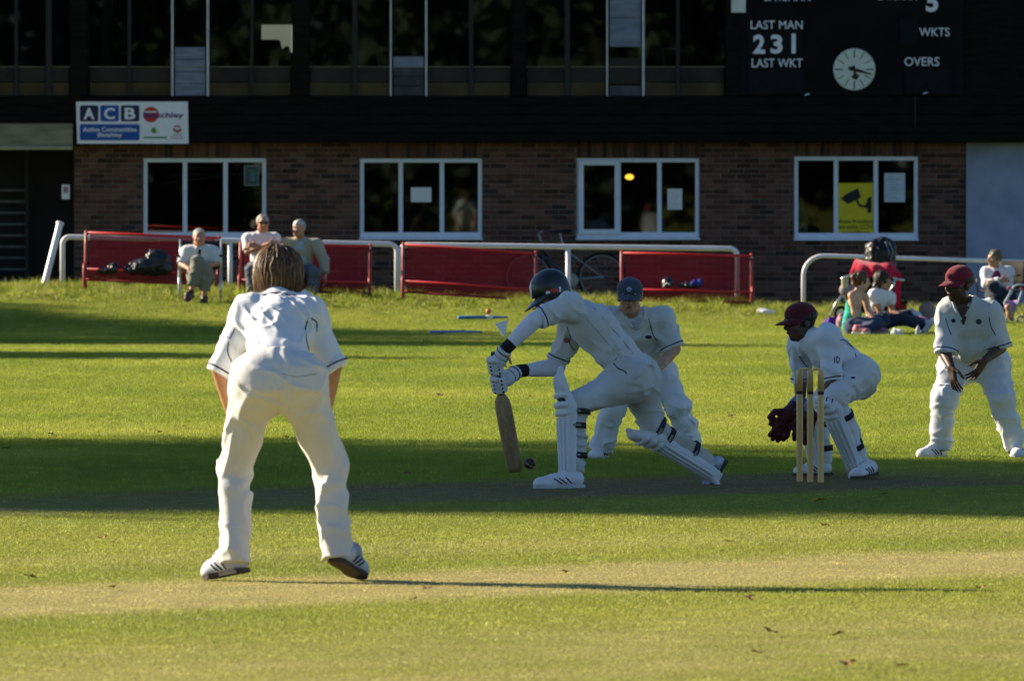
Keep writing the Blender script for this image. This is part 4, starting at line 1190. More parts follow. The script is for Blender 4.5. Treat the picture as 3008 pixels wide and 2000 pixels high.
# ------------------------------------------------------------------ white boundary rails
def ground_p(px, D, dz=0.0):
    x = (px - 1504) * D / FPX
    return np.array([x, D, float(terrain(x, D)) + dz])
M_RAIL = mat('rail_white', (.74, .72, .74), .4, .4, var=.10, scale=3)
def arc(c, a0, a1, r, u, v, n=6):
    return [np.asarray(c) + r * (math.cos(a) * np.asarray(u) + math.sin(a) * np.asarray(v)) for a in np.linspace(a0, a1, n)]
DR = 127.5
def rail(px0, py0, px1, py1, mids, label, R=.10, r=.036, right=True, DR0=DR, DR1=DR):
    a = P(px0, py0, DR0); b = P(px1, py1, DR1)
    root = thing('boundary_rail', (a[0], a[1], float(terrain(a[0], a[1]))), label, 'rail', 'white boundary rails')
    d = norm(b - a); dn = np.array([0, 0, -1.0])
    pts = [np.array([a[0], a[1], float(terrain(*a[:2])) - .15])]
    pts += arc(a + d * R + dn * R, math.pi, math.pi / 2, R, d, -dn, 7)
    if right:
        pts += arc(b - d * R + dn * R, math.pi / 2, 0, R, d, -dn, 7)
        pts += [np.array([b[0], b[1], float(terrain(*b[:2])) - .15])]
    else: pts += [b]
    m = MB(); m.tube(pts, r, 12); m.build('rail', M_RAIL, root, smooth=True)
    for q in mids:
        t = (q - px0) / (px1 - px0); c = a + (b - a) * t
        m = MB(); m.tube([c + np.array([0, 0, -.02]), (c[0], c[1], float(terrain(*c[:2])) - .15)], r * .95, 10); m.build('post', M_RAIL, root, smooth=True)
    return root
rail(184, 696, 1166, 718, [676], 'white tubular rail behind the men on the benches')
rail(1177, 719, 2166, 731, [1669], 'white tubular rail in front of the bicycle')
rail(2360, 750, 3300, 778, [2950], 'white tubular rail bent down in a wide curve by the pushchair', R=.28, r=.030, right=False, DR0=125, DR1=125)
lp_ = MB(); a = ground_p(124, 126.0, -.05); b = P(176, 658, 126.4)
lp_.tube([a, b], .045, 12); lp_.lathe(b, [(.055, -.01), (.055, .02), (.03, .03)], 12, norm(b - a))
tag(lp_.build('leaning_post', M_RAIL, None, smooth=False), 'white post with a cap leaning by the dark porch', 'post')

# ------------------------------------------------------------------ red mesh benches
def perforated():
    m, t, b = new_mat('red_perforated_steel'); N = t.nodes.new; L = t.links.new
    tc = N('ShaderNodeTexCoord'); sp = N('ShaderNodeSeparateXYZ'); L(tc.outputs['UV'], sp.inputs[0])
    geo = N('ShaderNodeNewGeometry')
    def M(op, a, b2):
        n = N('ShaderNodeMath'); n.operation = op
        for i, q in enumerate((a, b2)):
            if isinstance(q, (int, float)): n.inputs[i].default_value = q
            else: L(q, n.inputs[i])
        return n.outputs[0]
    u = M('FRACT', M('MULTIPLY', sp.outputs[0], 50), 0); v = M('FRACT', M('MULTIPLY', sp.outputs[1], 50), 0)
    du = M('SUBTRACT', u, .5); dv = M('SUBTRACT', v, .5)
    rr = M('ADD', M('MULTIPLY', du, du), M('MULTIPLY', dv, dv))
    hole = M('LESS_THAN', rr, .070)
    b.inputs['Roughness'].default_value = .6; b.inputs['Specular IOR Level'].default_value = .15
    n = N('ShaderNodeTexNoise'); n.inputs['Scale'].default_value = 3; L(tc.outputs['Object'], n.inputs['Vector'])
    r = N('ShaderNodeValToRGB'); r.color_ramp.elements[0].position = .3; r.color_ramp.elements[0].color = (.25, .014, .019, 1); r.color_ramp.elements[1].color = (.38, .018, .022, 1)
    L(n.outputs['Fac'], r.inputs[0]); L(r.outputs[0], b.inputs['Base Color'])
    tr = N('ShaderNodeBsdfTransparent'); ms = N('ShaderNodeMixShader'); out = t.nodes['Material Output']
    L(hole, ms.inputs[0]); L(b.outputs[0], ms.inputs[1]); L(tr.outputs[0], ms.inputs[2]); L(ms.outputs[0], out.inputs[0])
    return m
M_PERF = perforated()
M_RED = mat('red_steel', (.34, .017, .016), .45, .4, var=.18, scale=6)

def bench(A, B, depth, label, seat_h=.36, top_h=.84, lean=.14, perfo=M_PERF):
    """A, B: feet of the two end frames on the ground (front leg), B further along the seat; depth: unit vector to the back"""
    A = np.asarray(A, float); B = np.asarray(B, float)
    root = thing('bench', (A + B) / 2, label, 'bench', 'red steel mesh benches')
    L = np.linalg.norm(B - A); e = (B - A) / L; bk = norm(depth - e * np.dot(depth, e)); up = np.array([0, 0, 1.0])
    # side profile of the sheet: front lip, seat, curve, back
    prof = [(.03, seat_h - .16), (.0, seat_h - .06), (.03, seat_h), (.20, seat_h - .025), (.36, seat_h - .02), (.42, seat_h + .06), (.42 + lean * .5, (seat_h + top_h) / 2 + .05), (.42 + lean, top_h)]
    # refine profile
    pr = []
    for i in range(len(prof) - 1):
        for k in range(3): 
            t = k / 3; pr.append((prof[i][0] * (1 - t) + prof[i + 1][0] * t, prof[i][1] * (1 - t) + prof[i + 1][1] * t))
    pr.append(prof[-1])
    si = 12                      # index where the seat ends and the back starts
    def sheet(i0, i1, nm):
        n = 12; me = MB(); uv = []
        g = []
        for i in range(i0, i1 + 1):
            row = []
            for k in range(n + 1):
                t = .03 + .94 * k / n
                row.append(A + e * L * t + bk * pr[i][0] + up * pr[i][1]); uv.append((t * L, sum(math.dist(pr[q], pr[q + 1]) for q in range(i))))
            g.append(row)
        me.sheet(g); ob = me.build(nm, perfo, root, smooth=True)
        ul = ob.data.uv_layers.new(name='UVMap')
        for lp in ob.data.loops: ul.data[lp.index].uv = uv[lp.vertex_index]
        return ob
    sheet(0, si, 'seat'); sheet(si, len(pr) - 1, 'backrest')
    for S in (A, B):
        q = MB(); q.tube([S + bk * .0 + up * -.25, S + bk * -.01 + up * (seat_h + .0), S + bk * .03 + up * (seat_h + .045), S + bk * .10 + up * (seat_h + .03)], .022, 8); q.build('leg', M_RED, root, smooth=True)
        q = MB(); q.tube([S + bk * .40 + up * -.25, S + bk * .40 + up * (seat_h - .02), S + bk * (.41 + lean * .5) + up * ((seat_h + top_h) / 2 + .05), S + bk * (.42 + lean) + up * (top_h + .01), S + bk * (.45 + lean) + up * (top_h + .02)], .022, 8); q.build('leg', M_RED, root, smooth=True)
        q = MB(); q.tube([S + bk * 0 + up * (seat_h - .07), S + bk * .40 + up * (seat_h - .07)], .018, 8); q.build('cross_bar', M_RED, root, smooth=True)
        q = MB(); q.lathe(S + bk * (.40 + lean) + up * (top_h - .02) - np.array([0, .025, 0]), [(.014, 0), (.012, .012), (.004, .018)], 8, (0, -1, 0)); q.build('bolt', mat('steel', (.7, .7, .7), .2, .5, 1.0), root)
    q = MB(); q.tube([A + bk * (.42 + lean) + up * top_h, B + bk * (.42 + lean) + up * top_h], .020, 8); q.build('top_bar', mat('sunlit_red_steel', (.55, .022, .020), .4, .4), root, smooth=True)  # brighter red than the frame: sun along the top edge, put into the colour
    q = MB(); q.tube([A + bk * .03 + up * (seat_h - .16), B + bk * .03 + up * (seat_h - .16)], .016, 8); q.build('front_bar', M_RED, root, smooth=True)
    q = MB(); q.tube([A + bk * -.004 + up * (seat_h - .015), B + bk * -.004 + up * (seat_h - .015)], .018, 8); q.build('seat_edge', mat('sunlit_red_steel', (.55, .022, .020), .4, .4), root, smooth=True)  # bar in the brighter red paints the sun caught by the seat lip
    return root
BKY = np.array([0, 1.0, 0])
D1 = 124.0
def bench_px(p0, t0, p1, t1, D0, D1_, label, top_h=.83, back=BKY):
    """p, t: picture column and row of the two upper corners"""
    A = P(p0, t0, D0); B = P(p1, t1, D1_); A[2] -= top_h; B[2] -= top_h; A[1] -= .45; B[1] -= .45
    return bench(A, B, back, label, top_h=top_h)
bench_px(252, 684, 643, 700, 124.4, 124.4, 'red mesh bench with black bags lying on its seat')
bench_px(706, 716, 1087, 724, 124.2, 124.2, 'red mesh bench with two older men sitting on it')
bench_px(1184, 719, 1574, 745, 124.0, 124.0, 'empty red mesh bench beside the bicycle')
bench_px(1826, 744, 2208, 752, 124.2, 124.2, 'red mesh bench with a helmet and cap left on it')

# things left on the benches
M_BAGB = mat('black_nylon', (.012, .013, .018), .35, .5, var=.4, scale=12, bump=.5, bscale=25)
def lump(nm, c, parts, m, label, cat, h=.014, noise=(.022, 42, 3, ((.5, 0, 1), .9)), group=None):
    s = SDF(h)
    for (dx, dy, dz, rx, ry, rz) in parts: s.ell(np.asarray(c) + np.array([dx, dy, dz]), (rx, ry, rz), k=.05)
    return tag(s.build(nm, m, None, noise), label, cat, group)
g1 = ground_p(440, 123.9)
lump('holdall', P(442, 778, 123.95), [(-.06, 0, -.02, .22, .13, .11), (.10, 0, .05, .16, .12, .16), (-.24, 0, -.07, .12, .10, .06), (.2, 0, -.05, .11, .11, .09), (.05, 0, .12, .07, .08, .07)], M_BAGB, 'bulky black holdall slumped on a red bench', 'bag')
lump('small_bag', P(325, 787, 123.95), [(0, 0, -.03, .10, .09, .05), (.05, 0, .0, .06, .08, .06), (-.09, 0, -.05, .07, .07, .03)], M_BAGB, 'small black bag beside the holdall on the bench', 'bag')
hl = thing('spare_helmet', P(1962, 842, 123.7), 'black helmet lying on the bench behind the slip fielder', 'helmet')
s = SDF(.01); c0 = P(1962, 832, 123.7); s.ell(c0, (.085, .10, .085)); s.cut(c0 + np.array([0, 0, -.045]), (0, 0, -1)); s.build('shell', M_BAGB, hl)
q = MB(); q.tube([P(1950, 842, 123.58), P(1952, 835, 123.56), P(1960, 832, 123.55), P(1968, 836, 123.56)], .012, 6); q.build('rim', M_PAPER, hl)
lump('glove_bag', P(2020, 838, 123.6), [(0, 0, 0, .13, .07, .028), (.06, 0, 0, .08, .07, .03)], M_BAGB, 'flat black bag lying between helmet and blue cap', 'bag')
lump('blue_cap', P(2042, 832, 123.5), [(0, 0, 0, .07, .07, .04), (.07, 0, .01, .03, .05, .05)], mat('royal_cloth', (.035, .04, .22), .8, .1, var=.3), 'blue cap with a white front lying on a red bench', 'cap')

# ------------------------------------------------------------------ bicycle against the wall
def bicycle():
    D = 130.6; s = FPX / D
    M_TY = mat('tyre', (.010, .010, .011), .8); M_FR = mat('bike_frame', (.012, .016, .05), .35, .5, coat=.4); M_SIL = mat('alloy', (.26, .28, .32), .45, .4, .4)
    root = thing('bicycle', ground_p(1690, D), 'dark blue bicycle leaning against the brick wall behind the rail', 'bicycle')
    gz = float(terrain(.9, D)); R = .335
    rw = np.array([(1768 - 1504) / s, D, gz + R]); fw = np.array([(1768 - 1504) / s - 1.05, D - .05, gz + R])
    for c in (rw, fw):
        ring = [c + R * np.array([math.cos(a), 0, math.sin(a)]) for a in np.linspace(0, 2 * math.pi, 41)[:-1]]
        w = MB(); w.tube(ring, .022, 8, closed=True); wo = w.build('wheel', M_TY, root, smooth=True)
        w = MB(); w.tube([c + (R - .03) * np.array([math.cos(a), 0, math.sin(a)]) for a in np.linspace(0, 2 * math.pi, 41)[:-1]], .010, 6, closed=True); w.build('rim', M_SIL, wo, smooth=True)
        w = MB()
        for k in range(18):
            a = 2 * math.pi * k / 18; w.tube([c + np.array([0, .02 * (-1) ** k, 0]), c + (R - .03) * np.array([math.cos(a), 0, math.sin(a)])], .0013, 4)
        w.tube([c - np.array([0, .05, 0]), c + np.array([0, .05, 0])], .025, 8); w.build('spokes', M_SIL, wo)
    bb = np.array([rw[0] - .43, D, gz + .29]); st = np.array([rw[0] - .56, D, gz + .80]); hd = np.array([fw[0] + .20, D - .03, gz + .78]); hb = hd + np.array([.06, 0, -.16])
    f = MB()
    for a, b_, r in ((bb, st, .02), (st - (st - bb) * .1, hd, .02), (bb, hb, .028), (hd + np.array([-.02, 0, .06]), hb, .024)): f.tube([a, b_], r, 10)
    f.build('frame', M_FR, root, smooth=True)
    f = MB()
    for dy in (-.06, .06):
        f.tube([bb + np.array([0, dy * .5, 0]), rw + np.array([0, dy, 0])], .012, 8); f.tube([st - (st - bb) * .12 + np.array([0, dy * .3, 0]), rw + np.array([0, dy, 0])], .010, 8)
    f.build('rear_stay', M_SIL, root, smooth=True)
    f = MB()
    for dy in (-.06, .06): f.tube([hb + np.array([0, dy, 0]), fw + np.array([-.02, dy, .1]), fw + np.array([0, dy, 0])], .014, 8)
    f.build('fork', M_FR, root, smooth=True)
    f = MB(); f.tube([st, st + np.array([-.04, 0, .16])], .014, 8); f.build('seat_post', M_SIL, root)
    s_ = SDF(.012); c = st + np.array([-.04, 0, .19]); s_.cone(c + np.array([.12, 0, 0]), c + np.array([-.14, 0, -.01]), .06, .022, sq=((0, 0, 1), .5)); s_.build('saddle', M_TY, root)
    f = MB(); h2 = hd + np.array([-.05, 0, .18]); f.tube([hd, h2], .014, 8); f.tube([h2 + np.array([.05, -.28, .02]), h2 + np.array([0, -.1, 0]), h2 + np.array([0, .1, 0]), h2 + np.array([.05, .28, .02])], .012, 8); f.build('handlebar', M_SIL, root, smooth=True)
    f = MB(); f.lathe(bb + np.array([0, -.05, 0]), [(.095, 0), (.095, .008), (.02, .01)], 24, (0, -1, 0)); f.tube([bb + np.array([0, -.07, 0]), bb + np.array([.05, -.07, -.16])], .010, 6); f.box(bb + np.array([.05, -.11, -.17]), (.09, .08, .02), bev=.005); f.build('crank', M_SIL, root)
bicycle()

# ------------------------------------------------------------------ small things on the outfield
M_BLUEP = mat('blue_plastic', (.02, .16, .42), .4, .4); 
def pole(px0, px1, py, D, label, dz=.02, m=M_BLUEP):
    q = MB(); a = P(px0, py, D); b = P(px1, py + 2, D + .3); a[2] = float(terrain(a[0], a[1])) + dz; b[2] = float(terrain(b[0], b[1])) + dz
    root = thing('practice_pole', (a + b) / 2, label, 'pole')
    q.tube([a, a + (b - a) * .55], .022, 8); q.build('shaft', m, root, smooth=True)
    q = MB(); q.tube([a + (b - a) * .55, a + (b - a) * .68], .026, 8); q.build('sleeve', M_PAPER if dz > .03 else m, root, smooth=True)
    q = MB(); q.tube([a + (b - a) * .68, b], [.020, .012], 8); q.build('tip', m, root, smooth=True)
pole(1346, 1492, 928, 116.5, 'blue and white pole lying on the bank grass', dz=.05)
pole(1262, 1416, 985, 111.8, 'plain blue pole lying on the mown grass', dz=.03)
q = MB(); c = P(1435, 916, 117.6); c[2] = float(terrain(c[0], c[1])) + .09
q.lathe(c + np.array([0, 0, -.045]), [(.004, .009), (.024, .015), (.034, .033), (.036, .045), (.034, .057), (.024, .075), (.004, .081)], 16); tag(q.build('practice_ball', mat('orange_rubber', (.60, .16, .05), .5), None, smooth=True), 'orange ball lying beyond the blue and white pole', 'ball')
q = MB(); o = P(1478, 990, 110.0); gz0 = float(terrain(o[0], o[1]))
q.add([(o[0] - .10, o[1] - .05, gz0 + .17), (o[0] + .02, o[1] - .07, gz0 + .01), (o[0] + .06, o[1], gz0 + .22), (o[0] - .01, o[1] + .10, gz0 + .02)], [(0, 1, 2), (0, 2, 3), (0, 3, 1), (1, 3, 2)])
tag(q.build('marker_flag', M_PAPER, None), 'small white pointed boundary marker on the grass', 'marker')
lump('white_rag', np.array([*ground_p(2242, 121)[:2], ground_p(2242, 121)[2] + .06]), [(0, 0, 0, .10, .06, .04), (.10, 0, -.02, .06, .05, .03)], M_PAPER, 'crumpled white rag in the grass by the red bench', 'rag', noise=(.02, 30, 5))

# fallen leaves
M_LEAFB = mat('dry_leaf', (.24, .14, .055), .8, .2, var=.4, scale=40); M_LEAFY = mat('yellow_leaf', (.42, .28, .015), .7, .2, var=.2, scale=40)
lv = MB()
outline = [(math.cos(a) * (1 + .35 * math.cos(5 * a)), math.sin(a) * (1 + .35 * math.cos(5 * a))) for a in np.linspace(0, 2 * math.pi, 26)[:-1]]
V_ = [(x * .045, y * .045, .010 + .010 * math.sin(3 * x + y * 2) + .008 * (x * x)) for x, y in outline] + [(0, 0, .006)]
leaf_me = bpy.data.meshes.new('fallen_leaf'); leaf_me.from_pydata(V_, [], [(i, (i + 1) % 25, 25) for i in range(25)]); leaf_me.materials.append(M_LEAFB); leaf_me.update()
leaf_my = leaf_me.copy(); leaf_my.materials.clear(); leaf_my.materials.append(M_LEAFY)
def leaf(px, py, me, s, label, group, tilt=.35):
    D = CAMZ * FPX / (py - HORIZON)
    x = (px - 1504) * D / FPX
    for _ in range(4):
        z = float(terrain(x, D)); D = (CAMZ - z) * FPX / (py - HORIZON); x = (px - 1504) * D / FPX
    o = bpy.data.objects.new('fallen_leaf', me); COL.objects.link(o); o.location = (x, D, float(terrain(x, D)) + .018)
    o.scale = (s, s, s); o.rotation_euler = (random.uniform(-tilt, tilt) * .6 + .12, random.uniform(-tilt, tilt), random.uniform(0, 6.28))
    return tag(o, label, 'leaf', group)
for px, py in ((470, 1275), (150, 1282), (0 + 20, 1325), (300, 1560 + 30), (1195, 1398), (88, 1705), (2267, 1869), (2460, 1876), (2203, 1766), (2231, 990 + 145), (1302, 1166), (1290, 1167), (540, 1175), (120, 1028), (2420, 1552), (1215, 1772), (1255, 1740), (2880, 1738), (1660, 1690), (2225, 1930), (2650, 1968), (2495, 1962), (1560, 1172), (1900, 1150), (2150, 1230), (840, 1290), (2600, 1460), (330, 1735), (60, 1442)):
    leaf(px, py, leaf_me, random.uniform(.4, .65), 'dry brown fallen leaf curled on the grass', 'fallen brown leaves')
leaf(2408, 1480, leaf_my, .8, 'large yellow fallen leaf standing in the shade in front of the stumps', None, .1)
for px, py in ((2145, 1601), (1126, 955), (1224, 950), (1050, 1054), (2060, 1058), (440, 1508), (2260, 1038), (1180, 1060)):
    leaf(px, py, leaf_my, random.uniform(.45, .7), 'small yellow fallen leaf lying in the sunlit grass', 'fallen yellow leaves')

# ------------------------------------------------------------------ wicket
M_WOOD = mat('stump_wood', (.80, .52, .18), .45, .4, var=.25, scale=9, stretch=(1, 1, .12), coat=.3)
M_DARKW = mat('stump_band', (.05, .03, .02), .6)
sv = np.array([SA, -CA, 0])         # across the pitch
for k in (-1, 0, 1):
    c = np.array([STX, STY, 0]) + sv * k * .0965
    root = thing('cricket_stump', c, 'varnished wooden stump of the wicket beside the crouching keeper', 'stump', 'the three stumps')
    q = MB(); q.lathe(c, [(.0195, -.05), (.0198, .0), (.0210, .50), (.0210, .555)], 14); q.build('shaft', M_WOOD, root, smooth=True)
    q = MB(); q.lathe(c, [(.0208, .555), (.0208, .575)], 14); q.build('band', M_DARKW, root, smooth=True)
    q = MB(); q.lathe(c, [(.0210, .575), (.0210, .690), (.0195, .705), (.006, .712)], 14); q.build('head', M_WOOD, root, smooth=True)
for k in (-1, 1):
    a = np.array([STX, STY, .716]) + sv * (.0965 * k if k < 0 else 0) ; b = a + sv * .0965
    q = MB(); q.tube([a, a + (b - a) * .22, a + (b - a) * .3, a + (b - a) * .7, a + (b - a) * .78, b], [.004, .005, .009, .009, .005, .004], 8)
    tag(q.build('bail', M_WOOD, None, smooth=True), 'short wooden bail lying across the tops of two stumps', 'bail', 'the two bails')
# ------------------------------------------------------------------ people
def lerp(a, b, t): return np.asarray(a) * (1 - t) + np.asarray(b) * t
def frame(f, u):
    f = norm(f); u = norm(np.asarray(u, float) - f * np.dot(u, f)); r = np.cross(f, u)
    return np.stack([r, f, u], 1)

def skin_mat(name, c): return mat(name, c, .5, .35, var=.18, scale=14, bump=.05, bscale=90)
def cloth(name, c, var=.08, scale=3, bump=.16, bscale=24, rough=.85, col2=None): return mat(name, c, rough, .12, var=var, scale=scale, bump=bump, bscale=bscale, sheen=.15, col2=col2)
M_SKIN = skin_mat('skin_fair', (.50, .27, .17)); M_SKINT = skin_mat('skin_tan', (.46, .22, .12)); M_SKINB = skin_mat('skin_brown', (.11, .052, .030)); M_SKIND = skin_mat('skin_dark', (.075, .038, .024))
M_CREAM = cloth('cream_flannel', (.71, .70, .70), col2=(.64, .61, .57), scale=2.2); M_CREAM2 = cloth('white_cricket_shirt', (.70, .72, .76)); M_CREAM3 = cloth('off_white_shirt', (.61, .63, .64), scale=2.6, col2=(.52, .52, .48))
M_GREYW = cloth('worn_white_trousers', (.59, .61, .62), scale=3, col2=(.43, .42, .36))
M_TRIM = mat('navy_trim', (.016, .018, .045), .7); M_MARK = mat('dark_mark', (.06, .05, .08), .7)
M_SHOE = mat('white_shoe', (.70, .70, .71), .55, .3, var=.12, scale=18, bump=.2); M_SOLE = mat('dark_sole', (.06, .05, .04), .8); M_SOLEW = mat('pale_sole', (.55, .56, .56), .7)
M_EYEW = mat('eye_white', (.62, .60, .57), .3); M_EYED = mat('eye_dark', (.012, .009, .008), .25, .5); M_LIP = mat('lip', (.30, .11, .09), .5); M_LIPD = mat('lip_dark', (.10, .035, .03), .5)

def hair_mat(name, c, c2):
    return mat(name, c, .5, .35, col2=c2, scale=26, stretch=(1, 1, .16), bump=.6, bscale=60)

class Human:
    def __init__(s, label, D0, joints, h=.008, name='person', group=None):
        s.D0 = D0; s.h = h
        s.j = {k: P(v[0], v[1], D0 + v[2]) for k, v in joints.items()}
        pel = s.j['pel']
        s.root = thing(name, (pel[0], pel[1], float(terrain(pel[0], pel[1]))), label, 'person', group)
    def setup(s, f, u):
        """head direction, then derived frames"""
        j = s.j
        s.HR = frame(f, u); s.hc = j['head']
        s.spine = norm(j['chest'] - j['pel']); s.fd = norm(np.cross(s.spine, j['shR'] - j['shL']))
        s.pf = norm(np.cross(s.spine, j['hipR'] - j['hipL']))
        return s
    def H(s, x, y, z): return s.hc + s.HR @ np.array([x, y, z])
    def hand(s, b, wrist, d, palm, thumb, curl=.5, spread=.10, g=1.0, fr=.0088):
        d = norm(d); palm = norm(np.asarray(palm, float) - d * np.dot(palm, d)); lat = norm(np.asarray(thumb, float) - d * np.dot(thumb, d) - palm * np.dot(thumb, palm))
        R = np.stack([lat, d, palm], 1)
        b.box(wrist + d * .052 * g, (.040 * g, .050 * g, .015 * g), R, rnd=.014 * g, k=.015)
        for i, (o, ln) in enumerate(((.031, .92), (.0105, 1.0), (-.0105, .95), (-.031, .76))):
            p = wrist + d * .095 * g + lat * o * 1.05 * g
            dd = norm(d + lat * (1.5 - i) * spread); pts = [p]; c = curl * (.6 + .12 * i)
            for q, L in enumerate((.042, .027, .022)):
                dd = norm(dd * math.cos(c) + palm * math.sin(c)); pts.append(pts[-1] + dd * L * ln * g); 
            b.chain(pts, [fr * 1.1 * g, fr * g, fr * .95 * g, fr * .85 * g], k=.005)
        p0 = wrist + d * .022 * g + lat * .030 * g; d1 = norm(d * .55 + lat * .75 + palm * .25); d2 = norm(d * .85 + lat * .35 + palm * .4 * (curl + .3))
        b.chain([p0, p0 + d1 * .045 * g, p0 + d1 * .045 * g + d2 * .034 * g, p0 + d1 * .045 * g + d2 * .034 * g + norm(d2 + palm * .3) * .024 * g], [.016 * g, .0115 * g, .0105 * g, .0088 * g], k=.008)
    def body(s, m, hands=None, g=1.0, bare_r=1.0, lean_legs=False, neck=.052):
        j = s.j; b = SDF(s.h); s.skin = m
        b.cone(j['pel'], j['chest'], .10 * g, .11 * g, .04, sq=(s.fd, .72)); 
        nb = j['neck']
        b.cone(j['chest'], nb, .10 * g, .06 * g, .04, sq=(s.fd, .75))
        b.cone(nb, s.H(0, -.015, -.06), neck * g, (neck - .004) * g, .02)
        for q in 'LR':
            b.cone(lerp(nb, j['sh' + q], .35), j['sh' + q], .05 * g, .05 * g, .03)
            b.cone(j['sh' + q], j['el' + q], .047 * g, .039 * g, .02, bulge=.06); b.cone(j['el' + q], j['wr' + q], .040 * g * bare_r, .027 * g * bare_r, .015, bulge=.10)
            b.cone(j['hip' + q], j['kn' + q], .080 * g, .054 * g, .03); b.cone(j['kn' + q], j['an' + q], .052 * g, .036 * g, .02, bulge=.12)
            fo = j.get('toe' + q)
            if fo is not None: b.cone(j['an' + q], fo, .034, .026, .02)
        for hd in (hands or []): s.hand(b, *hd[:4], **hd[4])
        # head
        R = s.HR
        b.ell(s.H(0, -.012, .030), (.074, .094, .088), R, .02); b.ell(s.H(0, .022, -.040), (.058, .070, .078), R, .02)
        b.ell(s.H(0, .060, -.092), (.026, .022, .020), R, .018)                    # chin
        b.cone(s.H(-.05, .01, -.075), s.H(.05, .01, -.075), .026, .026, .03)       # jaw
        b.cone(s.H(-.035, .078, .030), s.H(.035, .078, .030), .014, .014, .015)    # brow
        for q in (-1, 1):
            b.ell(s.H(q * .040, .066, -.025), (.022, .018, .022), R, .02)          # cheek
            b.ell(s.H(q * .031, .098, .010), (.017, .014, .011), R, .008, 'd')     # eye socket
            b.ell(s.H(q * .077, -.008, -.008), (.009, .020, .032), R, .006)        # ear
        b.cone(s.H(0, .086, .018), s.H(0, .110, -.022), .009, .015, .01); b.ell(s.H(0, .100, -.030), (.018, .012, .010), R, .008)   # nose
        b.cone(s.H(-.018, .087, -.058), s.H(.018, .087, -.058), .009, .009, .008); b.ell(s.H(0, .100, -.0665), (.028, .012, .0035), R, .004, 'd')
        s.bodyo = b.build('body', m, s.root, relax=1); s.bsdf = b
        return s
    def face(s, brow=(.05, .03, .02), lip=M_LIP, shades=False, brows=True):
        for q in (-1, 1):
            e = MB(); c = s.H(q * .031, .082, .010); fwd = s.HR[:, 1]
            e.lathe(c - fwd * .010, [(.002, 0), (.009, .004), (.011, .010), (.009, .016), (.002, .020)], 10, fwd); eo = e.build('eye', M_EYEW, s.root, smooth=True)
            e = MB(); e.lathe(c + fwd * .0085, [(.006, 0), (.005, .0025), (.001, .003)], 10, fwd); e.build('iris', M_EYED, eo, smooth=True)
            if brows:
                e = MB(); pts = s.bsdf.snap([s.H(q * t, .1, z) for t, z in ((.014, .027), (.03, .032), (.048, .027))], .001); e.tube(list(pts), [.004, .005, .003], 6); e.build('eyebrow', mat('brow_%d' % int(brow[0] * 1000), brow, .8), s.root, smooth=True)
        e = MB(); pts = s.bsdf.snap([s.H(t, .12, z) for t, z in ((-.024, -.066), (-.012, -.0645), (0, -.065), (.012, -.0645), (.024, -.066))], .0005); e.tube(list(pts), [.003, .0055, .006, .0055, .003], 6); e.build('mouth', lip, s.root, smooth=True)
        if shades:
            g = MB(); 
            for q in (-1, 1): g.box(s.H(q * .034, .104, .008), (.052, .008, .036), s.HR, bev=.004); g.tube([s.H(q * .06, .10, .014), s.H(q * .078, .0, .012)], .003, 6)
            g.tube([s.H(-.012, .108, .014), s.H(.012, .108, .014)], .003, 6); g.build('sunglasses', M_EYED, s.root)
        return s
    def shirt(s, m, rw=.150, rc=.155, sl=(.086, .072), slt=1.0, sq=.74, fold=.004, noise=(.011, 38, 2, ((1, 0, .3), .6)), longs=None, trims=True, collar=True, belly=0.0, nm='shirt', trim_m=None, flare=None, neck_cut=True):
        j = s.j; b = SDF(s.h); sd_ = hash(s.root['label']) % 97 / 9.0 if False else (len(s.root['label']) * 7 % 50) / 7.0
        lo = j['pel'] - s.spine * .02
        b.cone(lo, j['chest'], rw, rc, .05, sq=(s.fd, sq), fold=fold, lam=.12, seed=sd_)
        if belly: b.ell(lerp(j['pel'], j['chest'], .4) + s.fd * belly, (rw * .8, rw * .8, rw), None, .08)
        top = lerp(j['shL'], j['shR'], .5)
        b.cone(j['chest'], lerp(top, j['neck'], .4), rc * .96, .075, .05, sq=(s.fd, sq))
        b.cone(j['shL'], j['shR'], .056, .056, .06, sq=(s.fd, .95)); b.cone(lerp(j['neck'], j['shL'], .12), j['shL'], .052, .060, .06); b.cone(lerp(j['neck'], j['shR'], .12), j['shR'], .052, .060, .06)
        if collar: b.cone(j['neck'] - s.spine * .015, lerp(j['neck'], s.hc, .22), .070, .066, .015, cutb=True)
        s.slv = {}
        for q in 'LR':
            e = lerp(j['sh' + q], j['el' + q], slt if not longs else 1.0)
            b.cone(j['sh' + q], e, sl[0], sl[1], .07, cutb=not longs, fold=fold * 1.1, lam=.10, seed=sd_ + ord(q))
            if longs: b.cone(j['el' + q], lerp(j['el' + q], j['wr' + q], .95), sl[1], longs, .03, cutb=True, fold=fold, lam=.08, seed=sd_ + 2)
            s.slv[q] = (j['sh' + q], e, sl[1])
        b.field()
        s.shirto = b.build(nm, m, s.root, noise); s.ssdf = b
        if trims and not longs:
            for q in 'LR':
                a, e, r = s.slv[q]; d = norm(e - a); u, w = perp(d); c = e - d * .026
                ring = b.snap([c + (u * math.cos(t) + w * math.sin(t)) * r * 1.05 for t in np.linspace(0, 2 * math.pi, 25)[:-1]], .0005, 10)
                ring = [p + d * np.dot(c - p, d) for p in ring]
                t_ = MB(); t_.tube(ring, .0042, 6, closed=True); t_.build('sleeve_trim', trim_m or M_TRIM, s.shirto, smooth=True)
        return s
